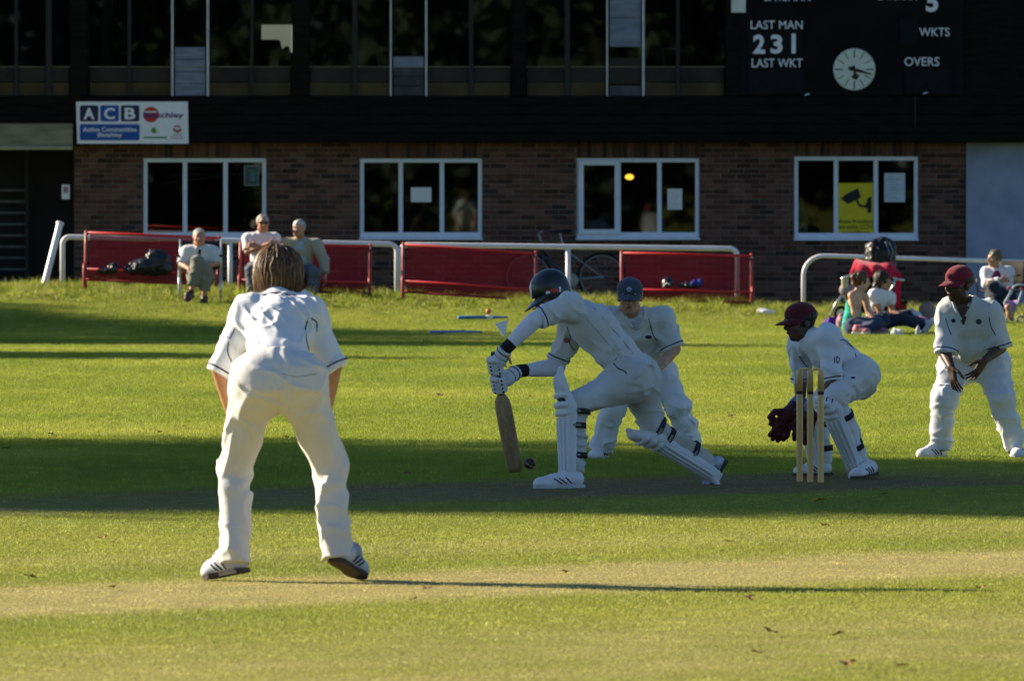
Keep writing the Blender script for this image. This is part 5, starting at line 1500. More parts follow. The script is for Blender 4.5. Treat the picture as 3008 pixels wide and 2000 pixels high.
    def piping(s, pts, r=.0035, m=None, nm='piping', sdf=None, par=None):
        sdf = sdf or s.ssdf
        out = []
        for i in range(len(pts) - 1):
            for k in range(5):
                out.append(sdf.cast(lerp(pts[i][0], pts[i + 1][0], k / 5), lerp(pts[i][1], pts[i + 1][1], k / 5), .001))
        out.append(sdf.cast(pts[-1][0], pts[-1][1], .001)); out = [o for o in out if o is not None]
        if len(out) < 3: print('lost', nm, pts[0]); return
        for _ in range(2): out = [out[0]] + [(out[i - 1] + out[i] * 2 + out[i + 1]) / 4 for i in range(1, len(out) - 1)] + [out[-1]]
        t = MB(); t.tube(list(out), r, 6); t.build(nm, m or M_TRIM, par or s.shirto, smooth=True)
    def patch(s, px, py, dd, r, m, nm='badge', sdf=None, par=None, sy=1.0):
        sdf = sdf or s.ssdf
        k = FPX / s.D0; n = 7; ry = r * sy * k; rx = r * k
        rows = [(py + ry * t, px - rx * math.sqrt(max(0, 1 - t * t)) - .3, px + rx * math.sqrt(max(0, 1 - t * t)) + .3) for t in np.linspace(-1, 1, n)]
        sdf.sheet_px(rows, nm, m, par or s.shirto, .003, 6)
    def trousers(s, m, hip=.112, kn=.088, cuff=.084, waist=.140, ct=.93, sq=.80, fold=.006, noise=(.0095, 38, 5, ((.25, 0, 1), .7)), hipk=.07, rump=.05, nm='trousers', hem=True):
        j = s.j; b = SDF(s.h)
        b.cone(lerp(j['pel'], j['chest'], .14), j['pel'], waist, waist * 1.02, .05, sq=(s.pf, sq), cuta=True)
        b.cone(j['hipL'], j['hipR'], hip * 1.02, hip * 1.02, .05)
        if rump:
            for q in 'LR': b.ell(lerp(j['pel'], j['hip' + q], .75) - s.pf * rump - s.spine * .045, (hip * .88,) * 3, None, .06)
        s.cuffs = {}
        for i, q in enumerate('LR'):
            b.cone(j['hip' + q], j['kn' + q], hip, kn * 1.03, hipk, fold=fold * .6, lam=.16, seed=i * 2.1 + 1)
            e = lerp(j['kn' + q], j['an' + q], ct)
            b.cone(j['kn' + q], e, kn, cuff, .03, cutb=True, fold=fold, lam=.13, seed=i * 3.3 + .5)
            s.cuffs[q] = (j['kn' + q], e, cuff)
        b.field(); s.trouso = b.build(nm, m, s.root, noise); s.tsdf = b
        return s
    def shoe(s, hx, hdd, hz, tx, tdd, tz, roll=0.0, w=.048, m=None, sole=None, ankle=None, stripes=M_TRIM, L=None, nm='shoe', tall=1.0):
        """heel and toe: picture column, depth offset and height of the sole there"""
        a = np.array([(hx - 1504) * (s.D0 + hdd) / FPX, s.D0 + hdd, hz]); c = np.array([(tx - 1504) * (s.D0 + tdd) / FPX, s.D0 + tdd, tz])
        gz = float(terrain(a[0], a[1])); a[2] += gz; c[2] += gz
        if L: c = a + norm(c - a) * L
        d = norm(c - a); side = norm(np.cross(d, (0, 0, 1))); up = np.cross(side, d); LL = np.linalg.norm(c - a)
        b = SDF(min(s.h, .008))
        b.cone(a + d * .045 + up * .046 * tall, c - d * .055 + up * .030 * tall, w * .92, w * .88, .02, sq=(up, .85 * tall)); b.ell(c - d * .055 + up * .032, (w * .98, w * .98, .036), np.stack([side, d, up], 1), .02)
        b.cone(a + d * .11 + up * .075 * tall, c - d * .11 + up * .05 * tall, .036 * tall, .030 * tall, .03)
        if ankle is not None: b.cone(a + d * .06 + up * .06, lerp(a + d * .06 + up * .06, ankle, .95), w * .95, .050, .02, cutb=True)
        else: b.cone(a + d * .06 + up * .06, a + d * .065 + up * .105, w * .95, .044, .02, cutb=True)
        b.cut(a + up * .016, -up)
        b.field(); so = b.build(nm, m or M_SHOE, s.root)
        # sole
        pl_ = [(-.0, -.6), (.06, -.85), (.3, -.82), (.5, -.78), (.72, -1.0), (.88, -.85), (.97, -.45), (1.0, 0), (.97, .45), (.88, .85), (.72, 1.0), (.5, .78), (.3, .82), (.06, .85), (0, .6)]
        q = MB(); q.prism([(t * LL, k * w * 1.06) for t, k in pl_], a + up * .001, d, -side, .0); 
        V0 = [a + d * t * LL - side * k * w * 1.06 for t, k in pl_]; n = len(V0)
        q = MB(); q.add(V0 + [p + up * .021 for p in V0], [tuple(range(n))[::-1], tuple(range(n, 2 * n))] + [(i, (i + 1) % n, n + (i + 1) % n, n + i) for i in range(n)]); q.build('sole', sole or M_SOLEW, so)
        if stripes is not None:
            for sgn in (-1, 1):
                for t0, t1 in ((.40, .56), (.50, .66), (.30, .30 + .12)):
                    pts = b.snap([a + d * LL * lerp(t0, t1, t) + side * sgn * w * 1.2 + up * (.022 + .05 * t) for t in np.linspace(0, 1, 6)], .0008, 10)
                    q = MB(); q.tube(list(pts), .0045, 5); q.build('stripe', stripes, so, smooth=True)
            for t in (.50, .58, .66):
                pts = b.snap([a + d * LL * t + side * k * w * .6 + up * .11 for k in (-1, -.5, 0, .5, 1)], .001, 12); q = MB(); q.tube(list(pts), .004, 5); q.build('lace', M_PAPER, so, smooth=True)
        return so
    def cap(s, m, tilt=.0, lab=None, emb=None, z=.052, peak=.085):
        R = s.HR; b = SDF(min(s.h, .008))
        b.ell(s.H(0, -.010, z), (.090, .110, .082), R, .01); b.cut(s.H(0, 0, z - .018 - tilt), -(R[:, 2] + R[:, 1] * .12))
        co = b.build('cap', m, s.root)
        # curved peak
        g = []
        for i in range(7):
            row = []
            for k in range(13):
                a = math.radians(-78 + 156 * k / 12); r = 1 + .0 * i
                x = .088 * math.sin(a); y = -.010 + .104 * math.cos(a)
                ext = peak * (math.cos(a) ** .7 if math.cos(a) > 0 else 0) * i / 6
                row.append(s.H(x * (1 - .02 * i), y + ext, z - .020 - .012 * i / 6 * 2.0 - .018 * (abs(math.sin(a)) ** 2) * (i / 6)))
            g.append(row)
        q = MB(); q.sheet(g); po = q.build('peak', m, co, smooth=True)
        sm = po.modifiers.new('thick', 'SOLIDIFY'); sm.thickness = .006
        q = MB(); q.lathe(s.H(0, -.010, z + .080), [(.009, 0), (.009, .003), (.004, .006)], 10, R[:, 2]); q.build('button', m, co)
        if emb is not None:
            pts = [s.H(x, .12, z + zz) for x, zz in ((-.022, .018), (-.012, .034), (.002, .042), (.014, .034), (.022, .020), (.006, .022), (-.008, .026), (-.022, .018))]
            pts = b.snap(pts, .002, 10); q = MB(); q.tube(list(pts), .0045, 5); q.build('emblem', emb, co, smooth=True)
            pts = b.snap([s.H(x, .12, z + .008) for x in (-.016, 0, .016)], .002, 10); q = MB(); q.tube(list(pts), .004, 5); q.build('emblem', emb, co, smooth=True)
        return co
    def hair(s, m, r=(.082, .104, .095), c=(0, -.018, .034), low=-.045, face_cut=.045, strands=0, length=.0, noise=(.006, 60, 4), extra=(), fringe=.0):
        R = s.HR; b = SDF(min(s.h, .009))
        b.ell(s.H(*c), r, R, .02)
        for (x, y, z, a, bb, cc) in extra: b.ell(s.H(x, y, z), (a, bb, cc), R, .03)
        b.box(s.H(0, .085 + face_cut * .5, -.05 - fringe), (.075, .07, .085), R, .02, .02, 'd')
        if low is not None: b.cut(s.H(0, -.02, low), -R[:, 2])
        b.field(); ho = b.build('hair', m, s.root, noise)
        if strands:
            # loose locks lying over the hair, uneven at the ends
            rg = np.random.default_rng(5); q = MB(); U = s.HR[:, 2]
            ms, t_, bs_ = new_mat('hair_locks'); N = t_.nodes.new; geo = N('ShaderNodeNewGeometry'); rr = N('ShaderNodeValToRGB')
            for e_, c_ in zip(rr.color_ramp.elements, ((.030, .016, .008, 1), (.30, .165, .060, 1))): e_.color = c_
            rr.color_ramp.elements.new(.55).color = (.10, .052, .020, 1)
            t_.links.new(geo.outputs['Random Per Island'], rr.inputs[0]); t_.links.new(rr.outputs[0], bs_.inputs['Base Color']); bs_.inputs['Roughness'].default_value = .45
            for i in range(strands):
                a = rg.uniform(0, 2 * math.pi); e0 = rg.uniform(0.05, 1.3); e1 = rg.uniform(1.7, 2.25); pts = []; wv = rg.normal() * .16; lift = abs(rg.normal()) * .005; ln = rg.uniform(0, length) if rg.uniform() > .3 else 0
                for t in np.linspace(0, 1, 8):
                    e = e0 + (e1 - e0) * t; aa = a + wv * t * t + .05 * math.sin(t * 9 + i); k = 1.0 + (lift + .002 + .004 * t) / r[0]
                    p = s.H(c[0] + r[0] * k * math.sin(e) * math.cos(aa), c[1] + r[1] * k * math.sin(e) * math.sin(aa), c[2] + r[2] * k * math.cos(e)) - U * ln * max(0, t - .55) * 2
                    pts.append(p)
                if s.HR[:, 1] @ (pts[-1] - s.hc) > .05: continue
                w_ = rg.uniform(.0016, .0042); q.tube(pts, [w_ * .7, w_, w_, w_, w_, w_ * .9, w_ * .7, w_ * .15], 4, cap=False)
            q.build('locks', ms, ho, smooth=True)
        return s
# ================================================================== fielder with his back turned
b1 = Human('fielder seen from behind, bent forward with hands on his knees', 43.75, dict(
    head=(818, 803, .44), neck=(817, 880, .32), chest=(817, 950, .18), pel=(817, 1092, -.08),
    shL=(734, 922, .24), shR=(902, 922, .24), elL=(645, 1082, .20), elR=(980, 1072, .20), wrL=(700, 1268, .32), wrR=(944, 1262, .32),
    hipL=(757, 1118, -.06), hipR=(880, 1118, -.06), knL=(690, 1375, .14), knR=(970, 1372, .12), anL=(690, 1640, .02), anR=(988, 1625, .04)), .0065)
b1.setup((0, .95, -.22), (0, .22, .95))
b1.body(M_SKINT, [(b1.j['wrL'], (-.15, -.1, -1), (.2, -1, 0), (1, .2, 0), dict(curl=.30)), (b1.j['wrR'], (.15, -.1, -1), (-.2, -1, 0), (-1, .2, 0), dict(curl=.30))])
b1.face()
b1.shirt(M_CREAM2, rw=.140, rc=.150, sl=(.076, .060), slt=1.10, fold=.004, noise=(.011, 42, 8, ((1, 0, .35), .6)), sq=.80)
b1.trousers(M_CREAM, hip=.116, kn=.079, cuff=.074, waist=.148, ct=1.06, fold=.008, noise=(.0095, 40, 12, ((.3, 0, 1), .7)), rump=.02, hipk=.09)
b1.hair(hair_mat('hair_light_brown', (.20, .105, .036), (.035, .018, .009)), r=(.106, .112, .126), c=(0, -.012, .002), low=-.112, strands=2600, length=.055, noise=(.004, 40, 3))
M_SHOEG = mat('grey_white_shoe', (.62, .63, .66), .55, .3, col2=(.22, .24, .30), scale=11)
b1.shoe(722, .0, .045, 602, .15, .0, w=.058, tall=1.3, m=M_SHOEG, sole=M_SOLE, ankle=b1.j['anL'])
b1.shoe(982, .0, .095, 1064, .18, .0, w=.058, tall=1.3, m=M_SHOEG, sole=M_SOLE, ankle=b1.j['anR'])
b1.piping([(905, 935, .1), (897, 965, .05), (900, 1000, .0), (908, 1030, .0)]); b1.piping([(690, 965, .1), (672, 1000, .1), (668, 1035, .1), (680, 1062, .1)])
b1.piping([(914, 935, .1), (932, 945, .1), (930, 975, .1)]); b1.piping([(770, 866, .2), (815, 858, .2), (865, 868, .2)])
b1.piping([(830, 1098, -.25), (870, 1108, -.25), (930, 1098, -.25)], .003, mat('seam', (.45, .44, .40), .9), 'seam', b1.tsdf, b1.trouso)

# ================================================================== batsman
b2 = Human('batsman in dark helmet lunging forward on one leg with lowered bat', 57.25, dict(
    head=(1616, 862, .16), neck=(1668, 905, .10), chest=(1738, 955, .06), pel=(1852, 1085, .06),
    shL=(1672, 900, -.10), shR=(1680, 962, .22), elL=(1567, 943, -.20), elR=(1634, 1078, .24), wrL=(1486, 1024, -.22), wrR=(1520, 1090, .02),
    hipL=(1838, 1118, -.04), hipR=(1866, 1110, .14), knL=(1692, 1188, -.24), knR=(1922, 1258, .20), anL=(1690, 1395, -.28), anR=(2098, 1372, .36)), .007)
b2.setup((-.86, -.12, -.48), (-.42, 0, .9))
BT0 = P(1450, 1040, 57.05); BT1 = P(1514, 1383, 57.38); bax = norm(BT1 - BT0)
b2.body(M_SKIN, [(b2.j['wrL'], BT0 + bax * .10 - b2.j['wrL'], (.7, .5, .2), (.3, -.2, -1), dict(curl=1.0, g=.8)), (b2.j['wrR'], BT0 + bax * .24 - b2.j['wrR'], (-.6, .6, .3), (.3, -.2, -1), dict(curl=1.0, g=.8))])
b2.face()
b2.shirt(M_CREAM3, rw=.142, rc=.158, sl=(.078, .070), slt=.86, fold=.008, noise=(.0095, 44, 8, ((1, 0, .35), .6)), sq=.86)
# white under-sleeves and dark wrist bands
M_UNDER = cloth('white_undersleeve', (.70, .70, .78), bump=.15)
for q in 'LR':
    s = SDF(.008); j = b2.j; s.cone(lerp(j['sh' + q], j['el' + q], .55), j['el' + q], .058, .052, .02); s.cone(j['el' + q], lerp(j['el' + q], j['wr' + q], .86), .052, .037, .02, cutb=True, bulge=.10); s.field(); s.build('under_sleeve', M_UNDER, b2.root, (.003, 24, 4))
    s = SDF(.008); a, e = lerp(j['el' + q], j['wr' + q], .78), lerp(j['el' + q], j['wr' + q], 1.06); s.cone(a, e, .042, .040, .01, cuta=True, cutb=True); s.build('wrist_band', mat('black_band', (.014, .013, .013), .8), b2.root)
b2.trousers(M_GREYW, hip=.122, kn=.074, cuff=.056, waist=.142, ct=.96, fold=.010, noise=(.0095, 40, 21, ((.3, 0, 1), .7)), rump=.03, hipk=.10)
b2.piping([(1805, 1066, -.2), (1812, 1050, -.2), (1830, 1046, -.2), (1850, 1052, -.2)], .004); b2.piping([(1803, 1068, -.2), (1815, 1082, -.2), (1836, 1090, -.2), (1840, 1098, -.2)], .004, None, 'piping', b2.tsdf, b2.trouso)
M_SEAM = mat('shirt_seam', (.34, .36, .38), .9)
b2.piping([(1745, 905, 0), (1790, 955, 0), (1830, 1000, 0), (1862, 1042, 0)], .003, M_SEAM, 'seam'); b2.piping([(1722, 935, 0), (1765, 985, 0), (1800, 1025, 0), (1822, 1048, 0)], .003, M_SEAM, 'seam')
b2.piping([(1665, 960, -.1), (1676, 985, -.1), (1672, 1008, -.1), (1686, 1030, -.05)], .003); b2.patch(1664, 1000, -.1, .018, M_LIP)
b2.shoe(1712, -.28, .0, 1568, -.46, .0, sole=M_SOLEW, ankle=b2.j['anL'], w=.050); 
b2.shoe(2140, .36, .145, 2098, .36, .0, ankle=b2.j['anR'], w=.05, L=.25, sole=M_SOLE, m=mat('blue_white_shoe', (.52, .56, .64), .55, .3, col2=(.05, .07, .16), scale=13))
# helmet
M_HELM = mat('helmet_green_black', (.010, .016, .015), .38, .5, var=.25, coat=.25)
s = SDF(.007); s.ell(b2.H(0, -.012, .036), (.106, .128, .115), b2.HR, .01); s.ell(b2.H(0, -.03, -.03), (.098, .10, .09), b2.HR, .03); s.box(b2.H(0, .11, -.075), (.08, .09, .09), b2.HR, .02, .02, 'd'); s.cut(b2.H(0, 0, -.085), -b2.HR[:, 2]); s.field()
ho = s.build('helmet', M_HELM, b2.root)
g = [[b2.H(.106 * math.sin(a) * (1 - .06 * i / 5), -.012 + .124 * math.cos(a) + .085 * max(math.cos(a), 0) ** .8 * i / 5, .012 - .006 * i) for a in np.radians(np.linspace(-80, 80, 15))] for i in range(6)]
q = MB(); q.sheet(g); po = q.build('peak', M_HELM, ho, smooth=True); po.modifiers.new('thick', 'SOLIDIFY').thickness = .008
q = MB()
for zz in (-.035, -.062, -.09): q.tube([b2.H(.105 * math.sin(a), .02 + .125 * math.cos(a), zz) for a in np.radians(np.linspace(-85, 85, 13))], .0035, 6)
q.build('face_guard', mat('steel_dark', (.18, .18, .19), .4, .5, .8), ho, smooth=True)
M_FLAG = mat('badge_red', (.50, .05, .04), .5)
s.sheet_px([(848, 1618, 1640), (853, 1616, 1640), (859, 1616, 1638)], 'red_flag', M_FLAG, ho, .003); s.sheet_px([(855, 1604, 1614), (861, 1603, 1617), (866, 1604, 1612)], 'white_mark', M_PAPER, ho, .003)
s.sheet_px([(842, 1640, 1647), (849, 1643, 1648), (857, 1642, 1648)], 'white_mark', M_PAPER, ho, .003); s.sheet_px([(828, 1558, 1561), (845, 1556, 1561), (862, 1557, 1562), (874, 1559, 1563)], 'front_badge', M_PAPER, ho, .003, 3)

# batting pads
M_PAD = cloth('pad_white', (.70, .71, .72), var=.10, bump=.2)
M_STRAP = mat('black_strap', (.026, .024, .024), .7, var=.3, scale=20); M_BUCK = mat('strap_print', (.28, .25, .22), .7)
def pad(hm, kn, an, front, top, w=.10, straps=(.12, .34, .75), skin_side=None, hook=.0):
    kn = np.asarray(kn); an = np.asarray(an); a = norm(kn - an); f = norm(np.asarray(front, float) - a * np.dot(front, a)); sd_ = np.cross(f, a)
    R = np.stack([sd_, f, a], 1); Lr = np.linalg.norm(kn - an); W = lambda x, y, z: an + R @ np.array([x, y, z])
    s = SDF(.007)
    s.cone(W(0, .035, -.01), W(0, .045, Lr - .02), w * .68, w * .86, .02, sq=(f, .85)); s.cone(W(0, .05, Lr - .03), W(0, .10 + hook, Lr + top * .6), w * .86, w * .74, .03, sq=(f, .55)); s.cone(W(0, .10 + hook, Lr + top * .6), W(0, .10 + hook * 1.2, Lr + top), w * .74, w * .42, .03, sq=(f, .42))
    s.cone(W(0, .06, .02), W(0, .09, -.055), w * .62, w * .60, .02, sq=(f, .5))
    s.box(W(0, -.10, Lr * .5), (.25, .105, Lr), R, .01, .012, 'd')
    s.field(); po = s.build('pad', M_PAD, hm.root)
    for k in range(-3, 4):
        th = k * .40; pts = s.snap([W(w * .9 * math.sin(th), .04 + w * .9 * math.cos(th), z) for z in np.linspace(.0, Lr * .80, 12)], .0, 10)
        q = MB(); q.tube(list(pts), [.004] + [.0105] * 10 + [.004], 8); q.build('cane_rib', M_PAD, po, smooth=True)
    for z, r in ((Lr * .86, .017), (Lr * .86 + .055, .021), (Lr * .86 + .11, .017)):
        pts = s.snap([W(w * 1.05 * math.sin(t), .05 + w * .95 * math.cos(t), z) for t in np.linspace(-1.25, 1.25, 11)], .002, 12); q = MB(); q.tube(list(pts), [r * .5] + [r] * 9 + [r * .5], 10); q.build('knee_roll', M_PAD, po, smooth=True)
    q = None
    for t in straps:
        c = W(0, -.005, Lr * (1 - t)); r = .078 - .02 * t
        ring = [c + r * (math.cos(x) * sd_ * 1.0 + math.sin(x) * f) for x in np.linspace(0, 2 * math.pi, 25)[:-1]]
        ring = list(hm.tsdf.snap([c + (p - c) * 1.15 for p in ring], .006, 12)); ring = [p + a * np.dot(c - p, a) for p in ring]
        q = MB(); g_ = [[p + a * dz * .5 for p in ring + ring[:1]] for dz in (-.036, .036)]; q.sheet(g_); so = q.build('strap', M_STRAP, po, smooth=True); so.modifiers.new('thick', 'SOLIDIFY').thickness = .005
        if hm is b2:
            cen = norm(np.array([0, -1.0, 0]) - a * np.dot((0, -1.0, 0), a)); q = MB(); u2 = norm(np.cross(cen, a)); pc = hm.tsdf.snap([c + cen * r * 1.1], .012, 12)[0]; q.box(pc + a * np.dot(c - pc, a), (.05, .005, .014), np.stack([u2, cen, a], 1)); q.build('strap_print', M_BUCK, so)
    return po, s, W
padf, padfs, Wf = pad(b2, b2.j['knL'], b2.j['anL'], (-1, -.25, 0), .20, .100, straps=(.10, .30, .72), hook=-.0)
padb, padbs, Wb = pad(b2, b2.j['knR'], b2.j['anR'], (-.62, -.30, -.72), .13, .092, straps=(.02, .20, .62))
padfs.sheet_px([(1168, 1637, 1655), (1174, 1637, 1662), (1181, 1644, 1660)], 'pad_badge', M_TRIM, padf, .004)

# gloves round the handle
M_GLOVE = cloth('glove_white', (.66, .69, .72), bump=.2); M_GPALM = mat('glove_palm', (.09, .09, .035), .8); M_GDOT = M_TRIM
def grip_glove(hm, c, wrist, nm='glove'):
    u = norm(np.array([-.45, -.85, .1]) - bax * np.dot((-.45, -.85, .1), bax)); w = np.cross(bax, u)
    s = SDF(.007); q = MB()
    for i in range(4):
        cc = c + bax * (-.036 + .026 * i); r = .036
        pts = [cc + r * (math.cos(t) * u + math.sin(t) * w) for t in np.radians(np.linspace(-100, 150, 10))]
        s.chain(pts, [.0155] * 9 + [.012], k=.004)
    s.ell(c + (-math.cos(1.2) * u * 0 + (wrist - c) * .42), (.046, .046, .046), None, .02); s.cone(lerp(c, wrist, .4), lerp(c, wrist, .95), .046, .046, .02, cutb=True)
    th = c - bax * .05; s.chain([lerp(c, wrist, .4), th + u * .03 + w * .02, th + u * .045 - w * .02], [.024, .018, .015], k=.01)
    s.field(); go = s.build(nm, M_GLOVE, hm.root)
    for i in range(4):
        cc = c + bax * (-.036 + .026 * i)
        for t in (-50, 10, 70):
            t = math.radians(t); o = cc + (math.cos(t) * u + math.sin(t) * w) * .049
            q = MB(); q.lathe(o, [(.0075, 0), (.006, .004)], 8, math.cos(t) * u + math.sin(t) * w); q.build('finger_mark', M_GDOT, go)
    for t in (.55, .8):
        d = norm(wrist - c); a_, b_ = perp(d); cc = lerp(c, wrist, t); q = MB(); q.tube([cc + .0475 * (a_ * math.cos(x) + b_ * math.sin(x)) for x in np.linspace(0, 6.283, 21)[:-1]], .004, 5, closed=True); q.build('cuff_band', M_GPALM, go, smooth=True)
grip_glove(b2, BT0 + bax * .075, b2.j['wrL']); grip_glove(b2, BT0 + bax * .205, b2.j['wrR'])

# the bat
bat = thing('cricket_bat', BT1, 'wooden cricket bat held upright in both gloves of the batsman', 'bat')
q = MB(); q.tube([BT0 - bax * .01, BT0 + bax * .30], .0175, 12); q.build('handle', mat('bat_grip', (.05, .05, .045), .8), bat, smooth=True)
M_BAT = mat('willow', (.46, .34, .19), .6, .25, var=.35, scale=6, stretch=(6, 6, .8), col2=(.29, .205, .11))
L0 = np.linalg.norm(BT1 - BT0); fx = norm(np.array([.92, -.25, .0]) - bax * np.dot((.92, -.25, 0), bax)); fy = np.cross(bax, fx)
g = []
for t in np.linspace(0, 1, 14):
    z = .28 + (L0 - .28) * t; w = .052 * min(1, .45 + t * 6) if t < .95 else .052 * (1 - (t - .95) * 4); th = .014 + .016 * math.sin(math.pi * min(t * 1.15, 1)) ; row = []
    for k in range(16):
        x = 2 * math.pi * k / 16; cx_ = math.copysign(abs(math.cos(x)) ** .45, math.cos(x)); sy_ = math.copysign(abs(math.sin(x)) ** .7, math.sin(x))
        row.append(BT0 + bax * z + fx * w * cx_ + fy * th * sy_ * (1.3 if sy_ > 0 else .7))
    row.append(row[0]); g.append(row)
q = MB(); q.sheet(g); n0 = 17 * 13; q.f.append(tuple(n0 + k for k in range(16))); q.f.append(tuple(range(16))[::-1]); q.build('blade', M_BAT, bat, smooth=True)
# the ball
cb_ = P(1556, 1361, 57.3); q = MB(); R_ = .0355
ax_ = norm(np.array([.5, -.3, .8]))
ball = thing('cricket_ball', cb_ - np.array([0, 0, R_]), 'dark red leather ball in the air just behind the bat', 'ball')
q.lathe(cb_, [(R_ * math.cos(t), R_ * math.sin(t)) for t in np.radians(np.linspace(-88, 88, 19))], 24, ax_); q.build('leather', mat('red_leather', (.075, .012, .018), .4, .4, var=.3, scale=40), ball, smooth=True)
q = MB()
for dz in (-.004, 0, .004):
    a_, b_ = perp(ax_); q.tube([cb_ + ax_ * dz + (R_ * .998) * (a_ * math.cos(x) + b_ * math.sin(x)) for x in np.linspace(0, 6.283, 41)[:-1]], .0012, 4, closed=True)
q.build('seam', mat('seam_thread', (.35, .28, .22), .8), ball)

# ================================================================== slip fielder in blue cap
b3 = Human('fielder in blue cap stooping behind the batsman', 62.7, dict(
    head=(1850, 872, -.34), neck=(1858, 935, -.24), chest=(1870, 970, -.16), pel=(1893, 1078, .08),
    shL=(1945, 938, -.18), shR=(1790, 938, -.18), elL=(1982, 1025, -.20), elR=(1768, 1030, -.20), wrL=(1925, 1092, -.40), wrR=(1872, 1096, -.40),
    hipL=(1936, 1095, .08), hipR=(1850, 1095, .08), knL=(1992, 1195, -.12), knR=(1803, 1198, -.12), anL=(2032, 1318, .0), anR=(1765, 1318, .0)), .009)
b3.setup((-.06, -1, -.16), (0, -.16, 1))
b3.body(M_SKIN, [(b3.j['wrL'], (-.3, -.3, -1), (-.8, .4, 0), (-.3, -1, 0), dict(curl=.4)), (b3.j['wrR'], (.3, -.3, -1), (.8, .4, 0), (.3, -1, 0), dict(curl=.4))], neck=.058)
b3.face(); b3.shirt(M_CREAM3, rw=.155, rc=.165, sl=(.082, .076), slt=.98, fold=.009, noise=(.0095, 44, 4, ((1, 0, .35), .6)), belly=.03)
b3.trousers(cloth('pale_trousers', (.68, .69, .70)), hip=.108, kn=.080, cuff=.082, ct=1.0, fold=.012, noise=(.0095, 40, 3, ((.3, 0, 1), .7)))
b3.hair(hair_mat('hair_sandy', (.26, .15, .07), (.09, .05, .025)), r=(.089, .108, .092), low=-.055)
b3.cap(cloth('blue_cap_cloth', (.050, .068, .095), bump=.25), emb=mat('pale_thread', (.42, .46, .55), .8))
b3.shoe(1772, .12, 0, 1745, -.14, 0, ankle=b3.j['anR'], L=.29); b3.shoe(2040, .12, 0, 2052, -.14, 0, ankle=b3.j['anL'], L=.29)
b3.piping([(1905, 935, -.35), (1912, 960, -.4), (1918, 985, -.4), (1930, 1000, -.35)], .003); b3.patch(1905, 990, -.4, .022, M_TRIM, sy=.6)
b3.ssdf.sheet_px([(922, 1838, 1880), (935, 1842, 1882), (950, 1850, 1880), (965, 1860, 1876), (972, 1866, 1870)], 'undershirt', cloth('undershirt', (.40, .43, .50)), b3.shirto, .003)
for pts in ([(1834, 905, 0), (1838, 925, 0), (1846, 945, 0), (1858, 962, 0)], [(1890, 900, 0), (1893, 925, 0), (1888, 948, 0), (1876, 966, 0)]): b3.piping(pts, .009, M_CREAM3, 'collar_wing')

# ================================================================== wicketkeeper
b4 = Human('wicketkeeper in maroon cap crouching behind the stumps with red gloves', 58.9, dict(
    head=(2350, 948, .0), neck=(2378, 1000, .0), chest=(2430, 1028, .0), pel=(2512, 1088, .02),
    shL=(2434, 992, -.18), shR=(2352, 1020, .19), elL=(2448, 1120, -.24), elR=(2352, 1122, .20), wrL=(2392, 1198, -.16), wrR=(2350, 1200, .06),
    hipL=(2514, 1108, -.09), hipR=(2512, 1108, .11), knL=(2452, 1172, -.34), knR=(2398, 1195, .34), anL=(2532, 1368, -.16), anR=(2420, 1370, .34)), .008)
b4.setup((-.88, -.46, -.10), (-.06, 0, 1))
b4.body(M_SKINB, [(b4.j['wrL'], (-.6, .1, -.8), (-.3, .9, 0), (-.8, 0, .6), dict(curl=.5)), (b4.j['wrR'], (-.6, -.1, -.8), (-.3, -.9, 0), (-.8, 0, .6), dict(curl=.5))])
b4.face((.012, .010, .009), M_LIPD)
b4.shirt(M_CREAM2, rw=.138, rc=.146, sl=(.080, .062), slt=1.02, fold=.008, noise=(.0095, 44, 15, ((1, 0, .35), .6)), sq=.82)
b4.trousers(M_CREAM, hip=.110, kn=.076, cuff=.058, waist=.138, ct=.96, fold=.007, rump=.04)
b4.hair(hair_mat('hair_black', (.012, .010, .009), (.006, .005, .005)), r=(.088, .106, .092), low=-.06)
M_MAROON = cloth('maroon_cap_cloth', (.085, .012, .018), bump=.25); b4.cap(M_MAROON, emb=None)
b4.piping([(2468, 1000, -.3), (2487, 990, -.3), (2505, 1003, -.3), (2512, 1040, -.3), (2522, 1072, -.3)]); b4.piping([(2347, 1045, -.1), (2360, 1065, -.1), (2376, 1084, -.1)], .003)
b4.piping([(2452, 1048, -.35), (2452, 1066, -.35)], .0035, None, 'badge'); b4.piping([(2458, 1046, -.35), (2466, 1052, -.35), (2464, 1064, -.35), (2458, 1067, -.35), (2458, 1046, -.35)], .0035, None, 'badge')
b4.patch(2573, 1086, -.1, .012, M_TRIM); b4.patch(2506, 1109, -.2, .014, M_TRIM, 'pocket_mark', b4.tsdf, b4.trouso, .5)
b4.shoe(2568, -.12, 0.02, 2510, -.36, 0, ankle=b4.j['anL'], L=.29, sole=M_SOLE); b4.shoe(2440, .36, 0, 2345, .22, 0, ankle=b4.j['anR'], L=.29, sole=M_SOLE)
pk, pks, Wk = pad(b4, b4.j['knL'], b4.j['anL'], (-.85, -.55, -.2), .055, .092, straps=(.25, .7)); pk2, _, _ = pad(b4, b4.j['knR'], b4.j['anR'], (-1, -.2, .1), .055, .092, straps=(.3, .7))
pts = [pks.cast(2437 + 9 * math.cos(t), 1174 + 11 * math.sin(t), .002) for t in np.linspace(0, 6.283, 15)]; pts = [p for p in pts if p is not None]; q = MB(); q.tube(pts, .004, 5); q.build('pad_badge', M_TRIM, pk, smooth=True)
M_KG = mat('maroon_leather', (.080, .012, .016), .6, .3, var=.3, scale=20, bump=.3)
